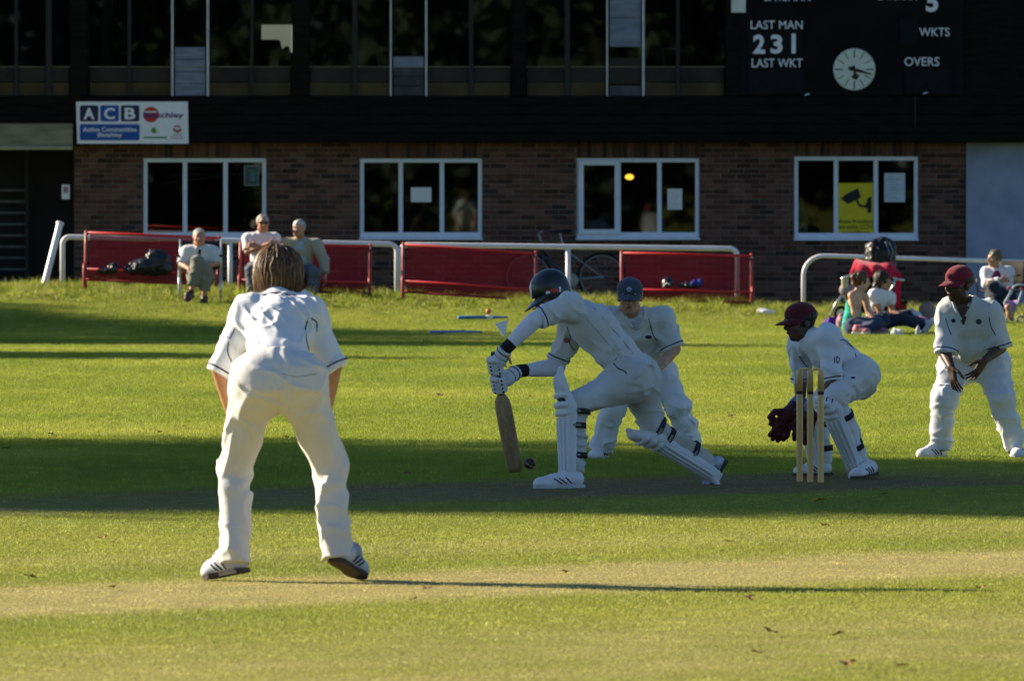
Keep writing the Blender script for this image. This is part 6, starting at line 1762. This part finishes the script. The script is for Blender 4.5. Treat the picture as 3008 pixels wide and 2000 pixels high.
def keeper_glove(c, d, palm, thumb, wrist):
    d = norm(d); palm = norm(np.asarray(palm, float) - d * np.dot(palm, d)); lat = norm(np.asarray(thumb, float) - d * np.dot(thumb, d) - palm * np.dot(thumb, palm)); R = np.stack([lat, d, palm], 1); s = SDF(.007)
    s.cone(wrist, c, .052, .055, .02, cuta=True); s.box(c + d * .03, (.062, .060, .026), R, .022, .02)
    for i, (o, l) in enumerate(((.046, .085), (.016, .10), (-.016, .095), (-.046, .075))):
        p = c + d * .07 + lat * o; s.chain([p, p + norm(d + lat * (1.5 - i) * .12) * l * .6, p + norm(d + lat * (1.5 - i) * .12) * l * .6 + norm(d * .8 + palm * .6) * l * .5], [.019, .018, .016], k=.006)
    p = c - d * .01 + lat * .055; s.chain([p, p + norm(d * .4 + lat) * .05, p + norm(d * .4 + lat) * .05 + norm(d + lat * .5) * .05], [.024, .020, .017], k=.01); s.box(c + d * .07 + lat * .085, (.03, .035, .006), R, .005, .01)
    s.field(); go = s.build('keeping_glove', M_KG, b4.root)
    q = MB(); e = lerp(wrist, c, .1); dd = norm(c - wrist); a_, b_ = perp(dd); g = [[e + dd * z + r * (a_ * math.cos(x) + b_ * math.sin(x)) for x in np.linspace(0, 6.283, 17)] for z, r in ((-.03, .062), (.05, .058))]; q.sheet(g); co = q.build('glove_cuff', mat('cuff_blue', (.12, .15, .24), .6), go, smooth=True); co.modifiers.new('thick', 'SOLIDIFY').thickness = .006
    q = MB(); q.lathe(c + d * .03 - palm * .027, [(.014, 0), (.012, .004)], 10, -palm); q.build('glove_mark', M_PAPER, go)
keeper_glove(P(2312, 1222, 58.80), (-.35, -.1, -.9), (-.5, .8, .1), (-.9, -.2, .3), P(2348, 1188, 58.95)); keeper_glove(P(2372, 1225, 58.75), (-.25, -.1, -.95), (.3, .9, 0), (-.9, .2, .3), P(2392, 1192, 58.75))

# ================================================================== slip fielder in red cap
b5 = Human('fielder in red cap standing astride with hands ready', 63.0, dict(
    head=(2816, 836, -.24), neck=(2832, 893, -.16), chest=(2848, 940, -.10), pel=(2862, 1045, .06),
    shL=(2908, 920, -.14), shR=(2786, 920, -.10), elL=(2938, 1022, -.14), elR=(2775, 1035, -.18), wrL=(2892, 1058, -.34), wrR=(2794, 1078, -.34),
    hipL=(2915, 1068, .06), hipR=(2810, 1068, .06), knL=(2942, 1170, -.10), knR=(2772, 1170, -.10), anL=(2980, 1312, .0), anR=(2764, 1315, .0)), .008)
b5.setup((-.72, -.68, -.08), (0, -.10, 1))
b5.body(M_SKIND, [(b5.j['wrL'], (-.55, -.1, -.85), (-.6, .6, .5), (-.7, -.3, .5), dict(curl=.34, spread=.26, g=1.0)), (b5.j['wrR'], (.16, -.15, -.97), (.85, .5, .1), (.75, -.3, .2), dict(curl=.30, spread=.24, g=1.0))])
b5.face((.010, .008, .007), M_LIPD)
b5.shirt(M_CREAM3, rw=.155, rc=.158, sl=(.080, .084), slt=1.04, collar=False, fold=.008, noise=(.0095, 44, 31, ((1, 0, .35), .6)), belly=.03)
b5.trousers(cloth('white_trousers_b', (.68, .69, .72)), hip=.112, kn=.088, cuff=.076, ct=1.0, fold=.010, noise=(.0095, 40, 9, ((.3, 0, 1), .7)), waist=.160)
b5.hair(MATS['hair_black'], r=(.088, .106, .092), low=-.05)
b5.cap(cloth('red_cap_cloth', (.19, .018, .032), bump=.25), emb=mat('dark_thread', (.05, .012, .02), .8))
b5.shoe(2775, .06, 0, 2700, -.16, 0, ankle=b5.j['anR'], L=.30); b5.shoe(2982, .10, 0, 2990, -.16, 0, ankle=b5.j['anL'], L=.29)
b5.patch(2801, 942, -.4, .015, M_TRIM); b5.patch(2875, 945, -.4, .020, M_MARK)
b5.piping([(2778, 935, -.3), (2785, 960, -.3), (2795, 985, -.3)], .003); b5.piping([(2905, 930, -.35), (2910, 960, -.35), (2925, 985, -.35)], .003)
b5.ssdf.sheet_px([(y, 2794 + (y - 864) * .38, 2858 - (y - 864) * .28) for y in range(864, 958, 5)], 'open_neck', M_SKIND, b5.shirto, .003)
for pts in ([(2796, 880, 0), (2804, 900, 0), (2814, 922, 0), (2824, 940, 0)], [(2858, 862, 0), (2858, 885, 0), (2850, 908, 0), (2838, 930, 0)]): b5.piping(pts, .011, M_CREAM3, 'collar_wing')

# ================================================================== spectators
HB = .012
M_GREYH = hair_mat('hair_grey', (.55, .53, .50), (.30, .285, .27)); M_TRG = cloth('grey_slacks', (.20, .19, .15)); M_TRD = cloth('slate_slacks', (.10, .11, .14)); M_BROWNS = mat('brown_shoe', (.07, .032, .018), .4, .4)
# man on a folding chair, legs crossed
m1 = Human('older man with tie sitting cross-legged on a folding chair', 120.6, dict(
    head=(585, 698, -.02), neck=(587, 728, .02), chest=(588, 752, .05), pel=(590, 806, .10), shL=(625, 740, .05), shR=(549, 740, .05), elL=(636, 774, .0), elR=(534, 776, .0), wrL=(600, 782, -.22), wrR=(556, 790, -.18),
    hipL=(606, 810, .05), hipR=(574, 810, .05), knL=(603, 795, -.38), knR=(580, 768, -.36), anL=(600, 868, -.36), anR=(562, 858, -.44)), HB)
M_SKINR = skin_mat('skin_ruddy', (.52, .235, .15))
m1.setup((.0, -1, .0), (0, 0, 1)); m1.body(M_SKINR, [(m1.j['wrL'], (-1, -.3, -.2), (0, 0, -1), (0, -1, 0), dict(curl=.5)), (m1.j['wrR'], (.4, -.5, -.5), (0, .6, -.8), (.8, -.5, 0), dict(curl=.5))], g=.98)
m1.face((.3, .28, .25)); m1.shirt(cloth('check_shirt', (.62, .64, .68), var=.2, scale=60), rw=.138, rc=.142, sl=(.074, .070), slt=.95, trims=False, noise=(.006, 40, 3, ((1, 0, .35), .6)))
m1.trousers(M_TRG, hip=.105, kn=.082, cuff=.075, ct=.80, rump=.02); m1.hair(M_GREYH, r=(.083, .102, .093), c=(0, -.024, .030), low=-.035, face_cut=.0)
m1.ssdf.sheet_px([(732, 583, 591), (742, 582, 590), (755, 578, 589), (768, 575, 588)], 'tie', mat('dark_tie', (.035, .012, .018), .6), m1.root, .006)
m1.shoe(601, -.30, .0, 597, -.52, .0, m=M_BROWNS, sole=M_SOLE, stripes=None, ankle=m1.j['anL']); m1.shoe(566, -.42, .10, 546, -.56, .02, m=M_BROWNS, sole=M_SOLE, stripes=None, ankle=m1.j['anR'])
def chair(D, pxc, label, seat_h=.42, w=.50, back=True, col=(.015, .016, .018), yaw=0.0, tube=(.55, .57, .60)):
    c = ground_p(pxc, D); root = thing('folding_chair', c, label, 'chair'); M_CL = mat('chair_fabric_%d' % int(pxc), col, .8); M_TB = mat('chair_tube_%d' % int(pxc), tube, .3, .5, .6)
    W = lambda x, y, z: c + np.array([x * math.cos(yaw) - y * math.sin(yaw), x * math.sin(yaw) + y * math.cos(yaw), z])
    q = MB(); q.sheet([[W(x, y, seat_h - .05 * math.cos(x * 6)) for x in np.linspace(-w / 2, w / 2, 7)] for y in (-.25, -.08, .08, .22)]); so = q.build('seat', M_CL, root, smooth=True); so.modifiers.new('t', 'SOLIDIFY').thickness = .01
    q = MB(); q.sheet([[W(x, .22 + .05 * z + .04 * math.cos(x * 5), seat_h + z) for x in np.linspace(-w / 2, w / 2, 7)] for z in (.0, .13, .26, .38)]); so = q.build('backrest', M_CL, root, smooth=True); so.modifiers.new('t', 'SOLIDIFY').thickness = .01
    for sx in (-1, 1):
        for (y0, y1) in ((-.28, .10), (.28, -.10)):
            q = MB(); q.tube([W(sx * (w / 2 + .02), y0 * 1.0, -.05), W(sx * (w / 2 + .02), y0 * .9, seat_h)], .013, 8); q.build('leg', M_TB, root, smooth=True)
        q = MB(); q.tube([W(sx * (w / 2 + .02), .22, seat_h - .1), W(sx * (w / 2 + .02), .27, seat_h + .40)], .013, 8); q.build('back_post', M_TB, root, smooth=True)
        q = MB(); q.box(W(sx * (w / 2 + .03), -.03, seat_h + .19), (.06, .46, .025), bev=.008); q.build('arm_rest', M_CL, root)
        q = MB(); q.tube([W(sx * (w / 2 + .02), -.24, seat_h), W(sx * (w / 2 + .03), -.22, seat_h + .18)], .012, 6); q.build('arm_post', M_TB, root, smooth=True)
    return root
chair(120.85, 588, 'black folding camp chair under the man with a tie')
# two men on the bench
m2 = Human('older man in sunglasses with folded arms sitting on a bench', 123.7, dict(
    head=(772, 656, -.02), neck=(769, 690, .03), chest=(768, 716, .06), pel=(768, 784, .12), shL=(808, 703, .05), shR=(729, 703, .05), elL=(808, 738, -.05), elR=(727, 740, -.05), wrL=(752, 722, -.20), wrR=(790, 716, -.22),
    hipL=(786, 790, .05), hipR=(752, 790, .05), knL=(802, 792, -.38), knR=(738, 795, -.38), anL=(806, 862, -.36), anR=(742, 866, -.36)), HB)
m2.setup((.16, -1, -.02), (0, 0, 1)); m2.body(M_SKINR, [(m2.j['wrL'], (-1, .2, .1), (0, 1, 0), (0, 0, 1), dict(curl=.4)), (m2.j['wrR'], (1, .2, 0), (0, 1, 0), (0, 0, 1), dict(curl=.4))])
m2.face((.3, .28, .25), shades=True); m2.shirt(cloth('white_shirt_m', (.70, .70, .72)), rw=.142, rc=.146, sl=(.076, .070), slt=.9, trims=False, noise=(.006, 40, 6, ((1, 0, .35), .6)), belly=.02)
m2.trousers(M_TRD, hip=.105, kn=.082, cuff=.078, ct=.95, rump=.02); m2.hair(M_GREYH, r=(.084, .104, .095), c=(0, -.022, .033), low=-.03, face_cut=.01)
m2.shoe(742, -.32, 0, 738, -.52, 0, m=M_BROWNS, sole=M_SOLE, stripes=None); m2.shoe(806, -.32, 0, 812, -.52, 0, m=M_BROWNS, sole=M_SOLE, stripes=None)
m3 = Human('older man in open beige jacket sitting on a bench', 123.7, dict(
    head=(878, 672, -.06), neck=(880, 706, .02), chest=(884, 734, .05), pel=(888, 800, .12), shL=(930, 720, .04), shR=(840, 718, .04), elL=(951, 764, -.02), elR=(838, 768, -.05), wrL=(955, 806, -.10), wrR=(860, 802, -.24),
    hipL=(905, 800, .05), hipR=(868, 800, .05), knL=(925, 806, -.36), knR=(868, 802, -.36), anL=(916, 862, -.34), anR=(872, 866, -.34)), HB)
m3.setup((-.30, -1, -.04), (0, 0, 1)); m3.body(M_SKINR, [(m3.j['wrL'], (.1, -.3, -1), (-1, 0, 0), (0, -1, 0), dict(curl=.6)), (m3.j['wrR'], (.3, -.5, -.6), (0, 0, -1), (1, 0, 0), dict(curl=.4))])
m3.face((.3, .28, .25)); m3.shirt(cloth('beige_jacket', (.36, .33, .25)), rw=.155, rc=.152, sl=(.082, .072), longs=.058, trims=False, noise=(.006, 40, 9, ((1, 0, .35), .6)), nm='jacket')
m3.ssdf.sheet_px([(708, 870, 890), (730, 866, 894), (755, 864, 898), (780, 862, 902), (800, 864, 902)], 'blue_shirt', cloth('pale_blue_shirt', (.34, .42, .55)), m3.root, .004)
m3.trousers(M_TRD, hip=.11, kn=.084, cuff=.078, ct=.95, rump=.02); m3.hair(M_GREYH, r=(.085, .104, .096), c=(0, -.022, .033), low=-.045, face_cut=.01)
m3.shoe(916, -.32, 0, 926, -.52, 0, m=M_BROWNS, sole=M_SOLE, stripes=None); m3.shoe(872, -.32, 0, 868, -.52, 0, m=M_BROWNS, sole=M_SOLE, stripes=None)

# two women on the grass
M_JEAN = cloth('blue_denim', (.035, .05, .10), var=.3); M_JEAND = cloth('dark_denim', (.022, .028, .05), var=.3)
w1 = Human('woman in turquoise halter top sitting on the grass', 111.6, dict(
    head=(2530, 826, .05), neck=(2520, 858, .03), chest=(2512, 888, .0), pel=(2500, 952, .0), shL=(2502, 868, -.14), shR=(2541, 872, .14), elL=(2510, 918, -.16), elR=(2552, 918, .14), wrL=(2530, 950, -.06), wrR=(2568, 938, .06),
    hipL=(2510, 962, -.10), hipR=(2512, 960, .10), knL=(2575, 950, -.22), knR=(2595, 938, .22), anL=(2528, 974, -.32), anR=(2560, 975, .10)), .011)
w1.setup((.80, .25, -.06), (0, 0, 1)); w1.body(skin_mat('skin_light', (.58, .34, .23)), [(w1.j['wrL'], (1, 0, -.2), (0, 0, -1), (0, 1, 0), dict(curl=.4, g=.9)), (w1.j['wrR'], (1, 0, -.2), (0, 0, -1), (0, -1, 0), dict(curl=.4, g=.9))], g=.95)
w1.face()
s = SDF(.011); j = w1.j; s.cone(j['pel'], lerp(j['pel'], j['chest'], .72), .128, .118, .04, sq=(w1.fd, .82), fold=.005, lam=.06); s.cone(lerp(j['pel'], j['chest'], .7), j['chest'] + w1.fd * .03 + w1.spine * .03, .112, .10, .03, sq=(w1.fd, .8)); s.cut(lerp(j['pel'], j['chest'], .78), norm(w1.spine - w1.fd * .7)); s.field(); s.build('halter_top', cloth('turquoise_top', (.03, .42, .32)), w1.root, (.006, 40, 3))
w1.trousers(M_JEAN, hip=.11, kn=.078, cuff=.07, ct=.92, rump=.03, waist=.125); w1.hair(hair_mat('hair_auburn', (.13, .045, .018), (.035, .014, .008)), r=(.090, .106, .098), low=-.07, extra=((0, -.08, -.01, .05, .05, .06), (0, -.10, .05, .045, .04, .04)))
w1.shoe(2505, -.34, .03, 2532, -.40, .03, m=mat('pink_shoe', (.50, .18, .20), .6), stripes=None, L=.24)
w2 = Human('woman in white tee shirt sitting on the grass', 112.2, dict(
    head=(2594, 826, .0), neck=(2586, 858, .0), chest=(2578, 882, .0), pel=(2566, 936, .04), shL=(2568, 868, -.15), shR=(2612, 874, .15), elL=(2584, 915, -.16), elR=(2622, 915, .14), wrL=(2618, 926, -.10), wrR=(2640, 922, .06),
    hipL=(2575, 946, -.08), hipR=(2578, 944, .12), knL=(2652, 938, -.14), knR=(2662, 930, .18), anL=(2716, 956, -.10), anR=(2712, 952, .20)), .011)
w2.setup((.92, .05, -.10), (0, 0, 1)); w2.body(M_SKINT, [(w2.j['wrL'], (1, 0, -.3), (0, 0, -1), (0, 1, 0), dict(curl=.5, g=.9)), (w2.j['wrR'], (1, 0, -.3), (0, 0, -1), (0, -1, 0), dict(curl=.5, g=.9))], g=.95)
w2.face(); w2.shirt(cloth('white_tee', (.72, .72, .78)), rw=.122, rc=.120, sl=(.064, .058), slt=.52, trims=False, collar=False, noise=(.006, 40, 3, ((1, 0, .35), .6))); w2.trousers(M_JEAND, hip=.105, kn=.076, cuff=.068, ct=.96, waist=.13)
w2.hair(hair_mat('hair_dark_brown', (.035, .020, .013), (.012, .008, .006)), r=(.090, .108, .097), low=-.20, extra=((0, -.065, -.09, .080, .062, .10), (0, -.03, .10, .035, .035, .03)))
w2.shoe(2716, -.10, .0, 2735, -.12, .1, stripes=None, L=.24); w2.shoe(2712, .20, .0, 2735, .20, .1, stripes=None, L=.24)
w1.shoe(2556, .12, .02, 2590, .10, .02, m=MATS['pink_shoe'], stripes=None, L=.24)
# woman on a chair by the painted wall
w3 = Human('woman with folded arms in a white cardigan sitting by the painted wall', 123.0, dict(
    head=(2922, 760, -.04), neck=(2928, 792, .02), chest=(2930, 812, .04), pel=(2934, 862, .12), shL=(2962, 800, .05), shR=(2898, 800, .05), elL=(2964, 838, -.05), elR=(2896, 834, -.05), wrL=(2922, 830, -.20), wrR=(2940, 822, -.22),
    hipL=(2950, 868, .05), hipR=(2920, 868, .05), knL=(2966, 868, -.36), knR=(2918, 842, -.36), anL=(2975, 925, -.34), anR=(2950, 905, -.40)), HB)
w3.setup((-.85, -.52, .0), (0, 0, 1)); w3.body(M_SKIN, [(w3.j['wrL'], (-1, .2, 0), (0, 1, 0), (0, 0, 1), dict(curl=.4, g=.9)), (w3.j['wrR'], (1, .2, 0), (0, 1, 0), (0, 0, 1), dict(curl=.4, g=.9))], g=.95); w3.face()
w3.shirt(cloth('white_cardigan', (.62, .64, .70)), rw=.128, rc=.128, sl=(.068, .058), longs=.046, trims=False, noise=(.006, 40, 5, ((1, 0, .35), .6)), nm='cardigan')
w3.ssdf.sheet_px([(795, 2922, 2934), (803, 2918, 2938), (812, 2914, 2941), (820, 2912, 2942)], 'purple_top', cloth('purple_top', (.13, .02, .07)), w3.root, .004)
w3.trousers(M_JEAND, hip=.11, kn=.082, cuff=.075, ct=.95, rump=.02); w3.hair(hair_mat('hair_mousy', (.16, .12, .08), (.06, .045, .03)), r=(.088, .104, .092), low=-.08)
w3.shoe(2975, -.30, 0, 2985, -.5, 0, m=M_BROWNS, sole=M_SOLE, stripes=None); w3.shoe(2950, -.36, .08, 2940, -.52, .05, m=M_BROWNS, sole=M_SOLE, stripes=None)
chair(123.3, 2944, 'dark folding chair under the woman with folded arms', seat_h=.40, w=.46, col=(.03, .028, .022), yaw=-.6, tube=(.05, .05, .045))
# ------------------------------------------------------------------ pushchair with red cover, bags and picnic things
DP = 119.2
M_TUBE = mat('silver_tube', (.60, .62, .64), .3, .5, .7); M_BLKF = mat('black_fabric', (.012, .012, .013), .8, .2, var=.4, scale=14, bump=.3)
M_REDC = cloth('red_blanket', (.52, .014, .045), var=.15)
pr = thing('pushchair', ground_p(2560, DP), 'pushchair with a silver frame draped with a bright red cover', 'pushchair')
G = lambda px, py, d=0: P(px, py, DP + d)
# drape: sheet over the hood
g = []
for i, (yy, x0, x1, d0) in enumerate(((764, 2516, 2612, .35), (762, 2513, 2616, .20), (770, 2508, 2622, .0), (785, 2503, 2632, -.10), (800, 2497, 2642, -.14), (811, 2494, 2647, -.15))):
    row = []
    for k in range(15):
        t = k / 14; sag = 8 * math.sin(math.pi * t) if i < 3 else -3 * math.sin(math.pi * t * 2) + (6 * math.sin(math.pi * t) if i == 5 else 0)
        row.append(G(x0 + (x1 - x0) * t, yy + sag + (2 * math.sin(t * 17 + i) if i > 2 else 0), d0 + .10 * abs(t - .5) * 2 + .02 * math.sin(t * 21)))
    g.append(row)
q = MB(); q.sheet(g); o = q.build('red_cover', M_REDC, pr, smooth=True); o.modifiers.new('t', 'SOLIDIFY').thickness = .008
g = [[G(x + 1.5 * math.sin(k * .9), y, -.08 + .03 * math.sin(k)) for k, y in enumerate(np.linspace(800, 905, 9))] for x in (2627, 2634, 2641, 2647)]
q = MB(); q.sheet(g); o = q.build('red_cover', M_REDC, pr, smooth=True); o.modifiers.new('t', 'SOLIDIFY').thickness = .008
s = SDF(.014); s.ell(G(2562, 835, .2), (.24, .28, .22)); s.box(G(2562, 880, .15), (.20, .22, .16), None, .05, .06); s.build('seat_body', M_BLKF, pr, (.01, 20, 2))
for sx, pts in ((0, [(2471, 820), (2490, 812), (2512, 806)]), (1, [(2657, 823), (2640, 822), (2624, 816)]), (2, [(2628, 822), (2624, 840), (2614, 855), (2606, 862), (2606, 900)]), (3, [(2475, 866), (2455, 892), (2440, 928)]), (4, [(2482, 818), (2484, 845), (2476, 866), (2500, 905)])):
    q = MB(); q.tube([G(a, b, -.2) for a, b in pts], .017, 8); q.build('frame_tube', M_TUBE, pr, smooth=True)
for px, dd in ((2470, -.25), (2625, -.25), (2500, .35), (2625, .35)):
    c = ground_p(px, DP + dd, .10); q = MB(); q.tube([c + .085 * np.array([math.cos(a) * .9, math.cos(a) * .35, math.sin(a)]) for a in np.linspace(0, 6.283, 25)[:-1]], .022, 8, closed=True); w_ = q.build('wheel', M_BLKF, pr, smooth=True)
    q = MB(); q.lathe(c - np.array([0, .02, 0]), [(.05, 0), (.05, .03)], 14, (0, 1, 0)); q.build('hub', M_TUBE, w_)
q = MB(); q.box(G(2482, 832, -.22), (.09, .07, .16), bev=.02); q.build('cup', mat('cream_plastic', (.55, .45, .30), .5), pr)
s = SDF(.012); s.ell(G(2489, 852, -.18), (.10, .08, .08)); s.build('grey_pouch', mat('grey_pouch', (.25, .22, .24), .8), pr, (.01, 25, 2))
# black backpack hanging on the handle
s = SDF(.012); c = P(2588, 738, DP + .3); s.box(c + np.array([0, 0, -.06]), (.20, .12, .20), None, .10, .04); s.box(c + np.array([-.02, -.10, -.08]), (.14, .06, .13), None, .05, .03); s.ell(c + np.array([.02, 0, .10]), (.13, .10, .09), k=.05)
bp_ = thing('backpack', c - np.array([0, 0, .25]), 'shiny black backpack hung on the pushchair above the red cover', 'bag'); s.field(); s.build('bag_body', mat('shiny_black', (.008, .008, .009), .42, .35, var=.3, scale=10), bp_, (.014, 55, 6, ((1, 0, .5), .5)))
for dx in (.10, .15):
    q = MB(); q.tube([c + np.array([dx - .05, -.10, .12]), c + np.array([dx + .0, -.15, 0]), c + np.array([dx - .04, -.13, -.16])], .012, 6); q.build('strap', mat('grey_strap', (.16, .18, .20), .6), bp_, smooth=True)
# bags and picnic things
def gl(px, D, dz): return ground_p(px, D, dz)
lump('purple_bag', gl(2447, 115.6, .07), [(0, 0, 0, .10, .09, .07), (-.06, 0, -.02, .07, .07, .05)], cloth('violet_cloth', (.10, .02, .24)), 'violet cloth bag lying behind the woman in turquoise', 'bag')
lump('pink_bag', gl(2472, 115.2, .08), [(0, 0, 0, .07, .08, .09), (.02, 0, .05, .05, .06, .05)], mat('pink_pattern', (.42, .06, .13), .8, col2=(.62, .50, .48), scale=22), 'pink and white patterned bag behind the woman in turquoise', 'bag')
cbx = thing('cool_box', gl(2642, 119.4, 0), 'red cool bag with a dark lid standing on the grass', 'box'); c = gl(2642, 119.4, .12)
q = MB(); q.box(c, (.19, .22, .24), bev=.02); q.build('box_body', mat('red_box', (.36, .025, .015), .6, var=.15), cbx); q = MB(); q.box(c + np.array([0, 0, .135]), (.20, .23, .035), bev=.012); q.build('lid', M_BLKF, cbx); q = MB(); q.tube([c + np.array([-.07, 0, .15]), c + np.array([-.05, 0, .20]), c + np.array([.05, 0, .20]), c + np.array([.07, 0, .15])], .008, 6); q.build('handle', M_BLKF, cbx, smooth=True)
lump('carrier_bag', gl(2680, 119.0, .09), [(0, 0, 0, .08, .08, .11), (.05, 0, -.03, .07, .07, .06)], mat('pale_plastic', (.48, .56, .62), .5), 'pale crumpled carrier bag beside the red cool bag', 'bag', noise=(.02, 30, 4))
lump('pink_towel', gl(2690, 118.2, .05), [(0, 0, 0, .13, .09, .05), (.07, 0, -.01, .09, .08, .04)], cloth('pink_towel', (.55, .25, .38)), 'folded pink towel in front of the pale carrier bag', 'towel')
lump('grey_rucksack', gl(2722, 119.2, .13), [(0, 0, 0, .10, .09, .12), (.03, 0, .05, .08, .08, .09)], cloth('taupe_cloth', (.24, .20, .17)), 'taupe rucksack standing at the end of the picnic blanket', 'bag')
q = MB(); g = [[gl(px, D, .018 + .010 * math.sin(px * .13 + D * 3)) for px in np.linspace(2555, 2760, 22)] for D in np.linspace(110.9, 112.9, 7)]; q.sheet(g); tag(q.build('picnic_blanket', M_BLKF, None, smooth=True), 'dark picnic blanket spread under the two women', 'blanket')
lump('white_packet', gl(2630, 110.9, .05), [(0, 0, 0, .06, .04, .05), (.05, 0, -.01, .05, .03, .03)], M_PAPER, 'small white packet on the edge of the dark blanket', 'packet')
lump('steel_bottle', gl(2697, 110.9, .07), [(0, 0, 0, .018, .018, .08), (-.012, 0, -.03, .02, .02, .05)], mat('bottle_grey', (.42, .42, .42), .4), 'slim grey bottle standing on the dark blanket', 'bottle', noise=None)
# toy pushchair
tp = thing('doll_pushchair', ground_p(2985, 119.5), 'small pink doll pushchair with a pale blue frame', 'toy'); M_PBL = mat('pale_blue_tube', (.42, .52, .62), .4); K = lambda px, py, d=0: P(px, py, 119.5 + d)
for pts in ([(2972, 852), (2980, 840), (2992, 836), (3020, 838)], [(2972, 852), (2950, 890), (2962, 925)], [(3003, 852), (2992, 885), (2975, 930)], [(2962, 845), (2972, 858), (2955, 885)]):
    q = MB(); q.tube([K(a, b, -.1) for a, b in pts], .012, 8); q.build('frame_tube', M_PBL, tp, smooth=True)
q = MB(); q.sheet([[K(x0 + (x1 - x0) * k / 6, y + 3 * math.sin(k * .5), -.08 + .06 * math.sin(k * .52)) for k in range(7)] for y, x0, x1 in ((880, 2955, 2992), (898, 2950, 2988), (912, 2955, 2984), (925, 2962, 2978), (940, 2964, 2976))]); o = q.build('seat', cloth('lilac_cloth', (.42, .24, .48)), tp, smooth=True); o.modifiers.new('t', 'SOLIDIFY').thickness = .012
for px, py in ((2963, 844), (3000, 847)):
    q = MB(); q.tube([K(px - 5, py, -.12), K(px + 5, py + 4, -.12)], .02, 8); q.build('grip', cloth('pink_grip', (.55, .12, .2)), tp, smooth=True)
for px in (2966, 2998):
    c = ground_p(px, 119.5, .055); q = MB(); q.tube([c + .045 * np.array([math.cos(a), 0, math.sin(a)]) for a in np.linspace(0, 6.283, 17)[:-1]], .014, 6, closed=True); q.build('wheel', mat('wheel_grey', (.25, .25, .28), .6), tp, smooth=True)
s = SDF(.012); s.ell(K(2962, 903, -.2), (.05, .05, .05)); s.ell(K(2966, 920, -.2), (.05, .05, .07)); s.field(); dl = s.build('toy_doll', skin_mat('doll', (.42, .22, .18)), None); tag(dl, 'small doll sitting in the pink toy pushchair', 'doll')

for o in bpy.data.objects:
    if '_o' in o: del o['_o']
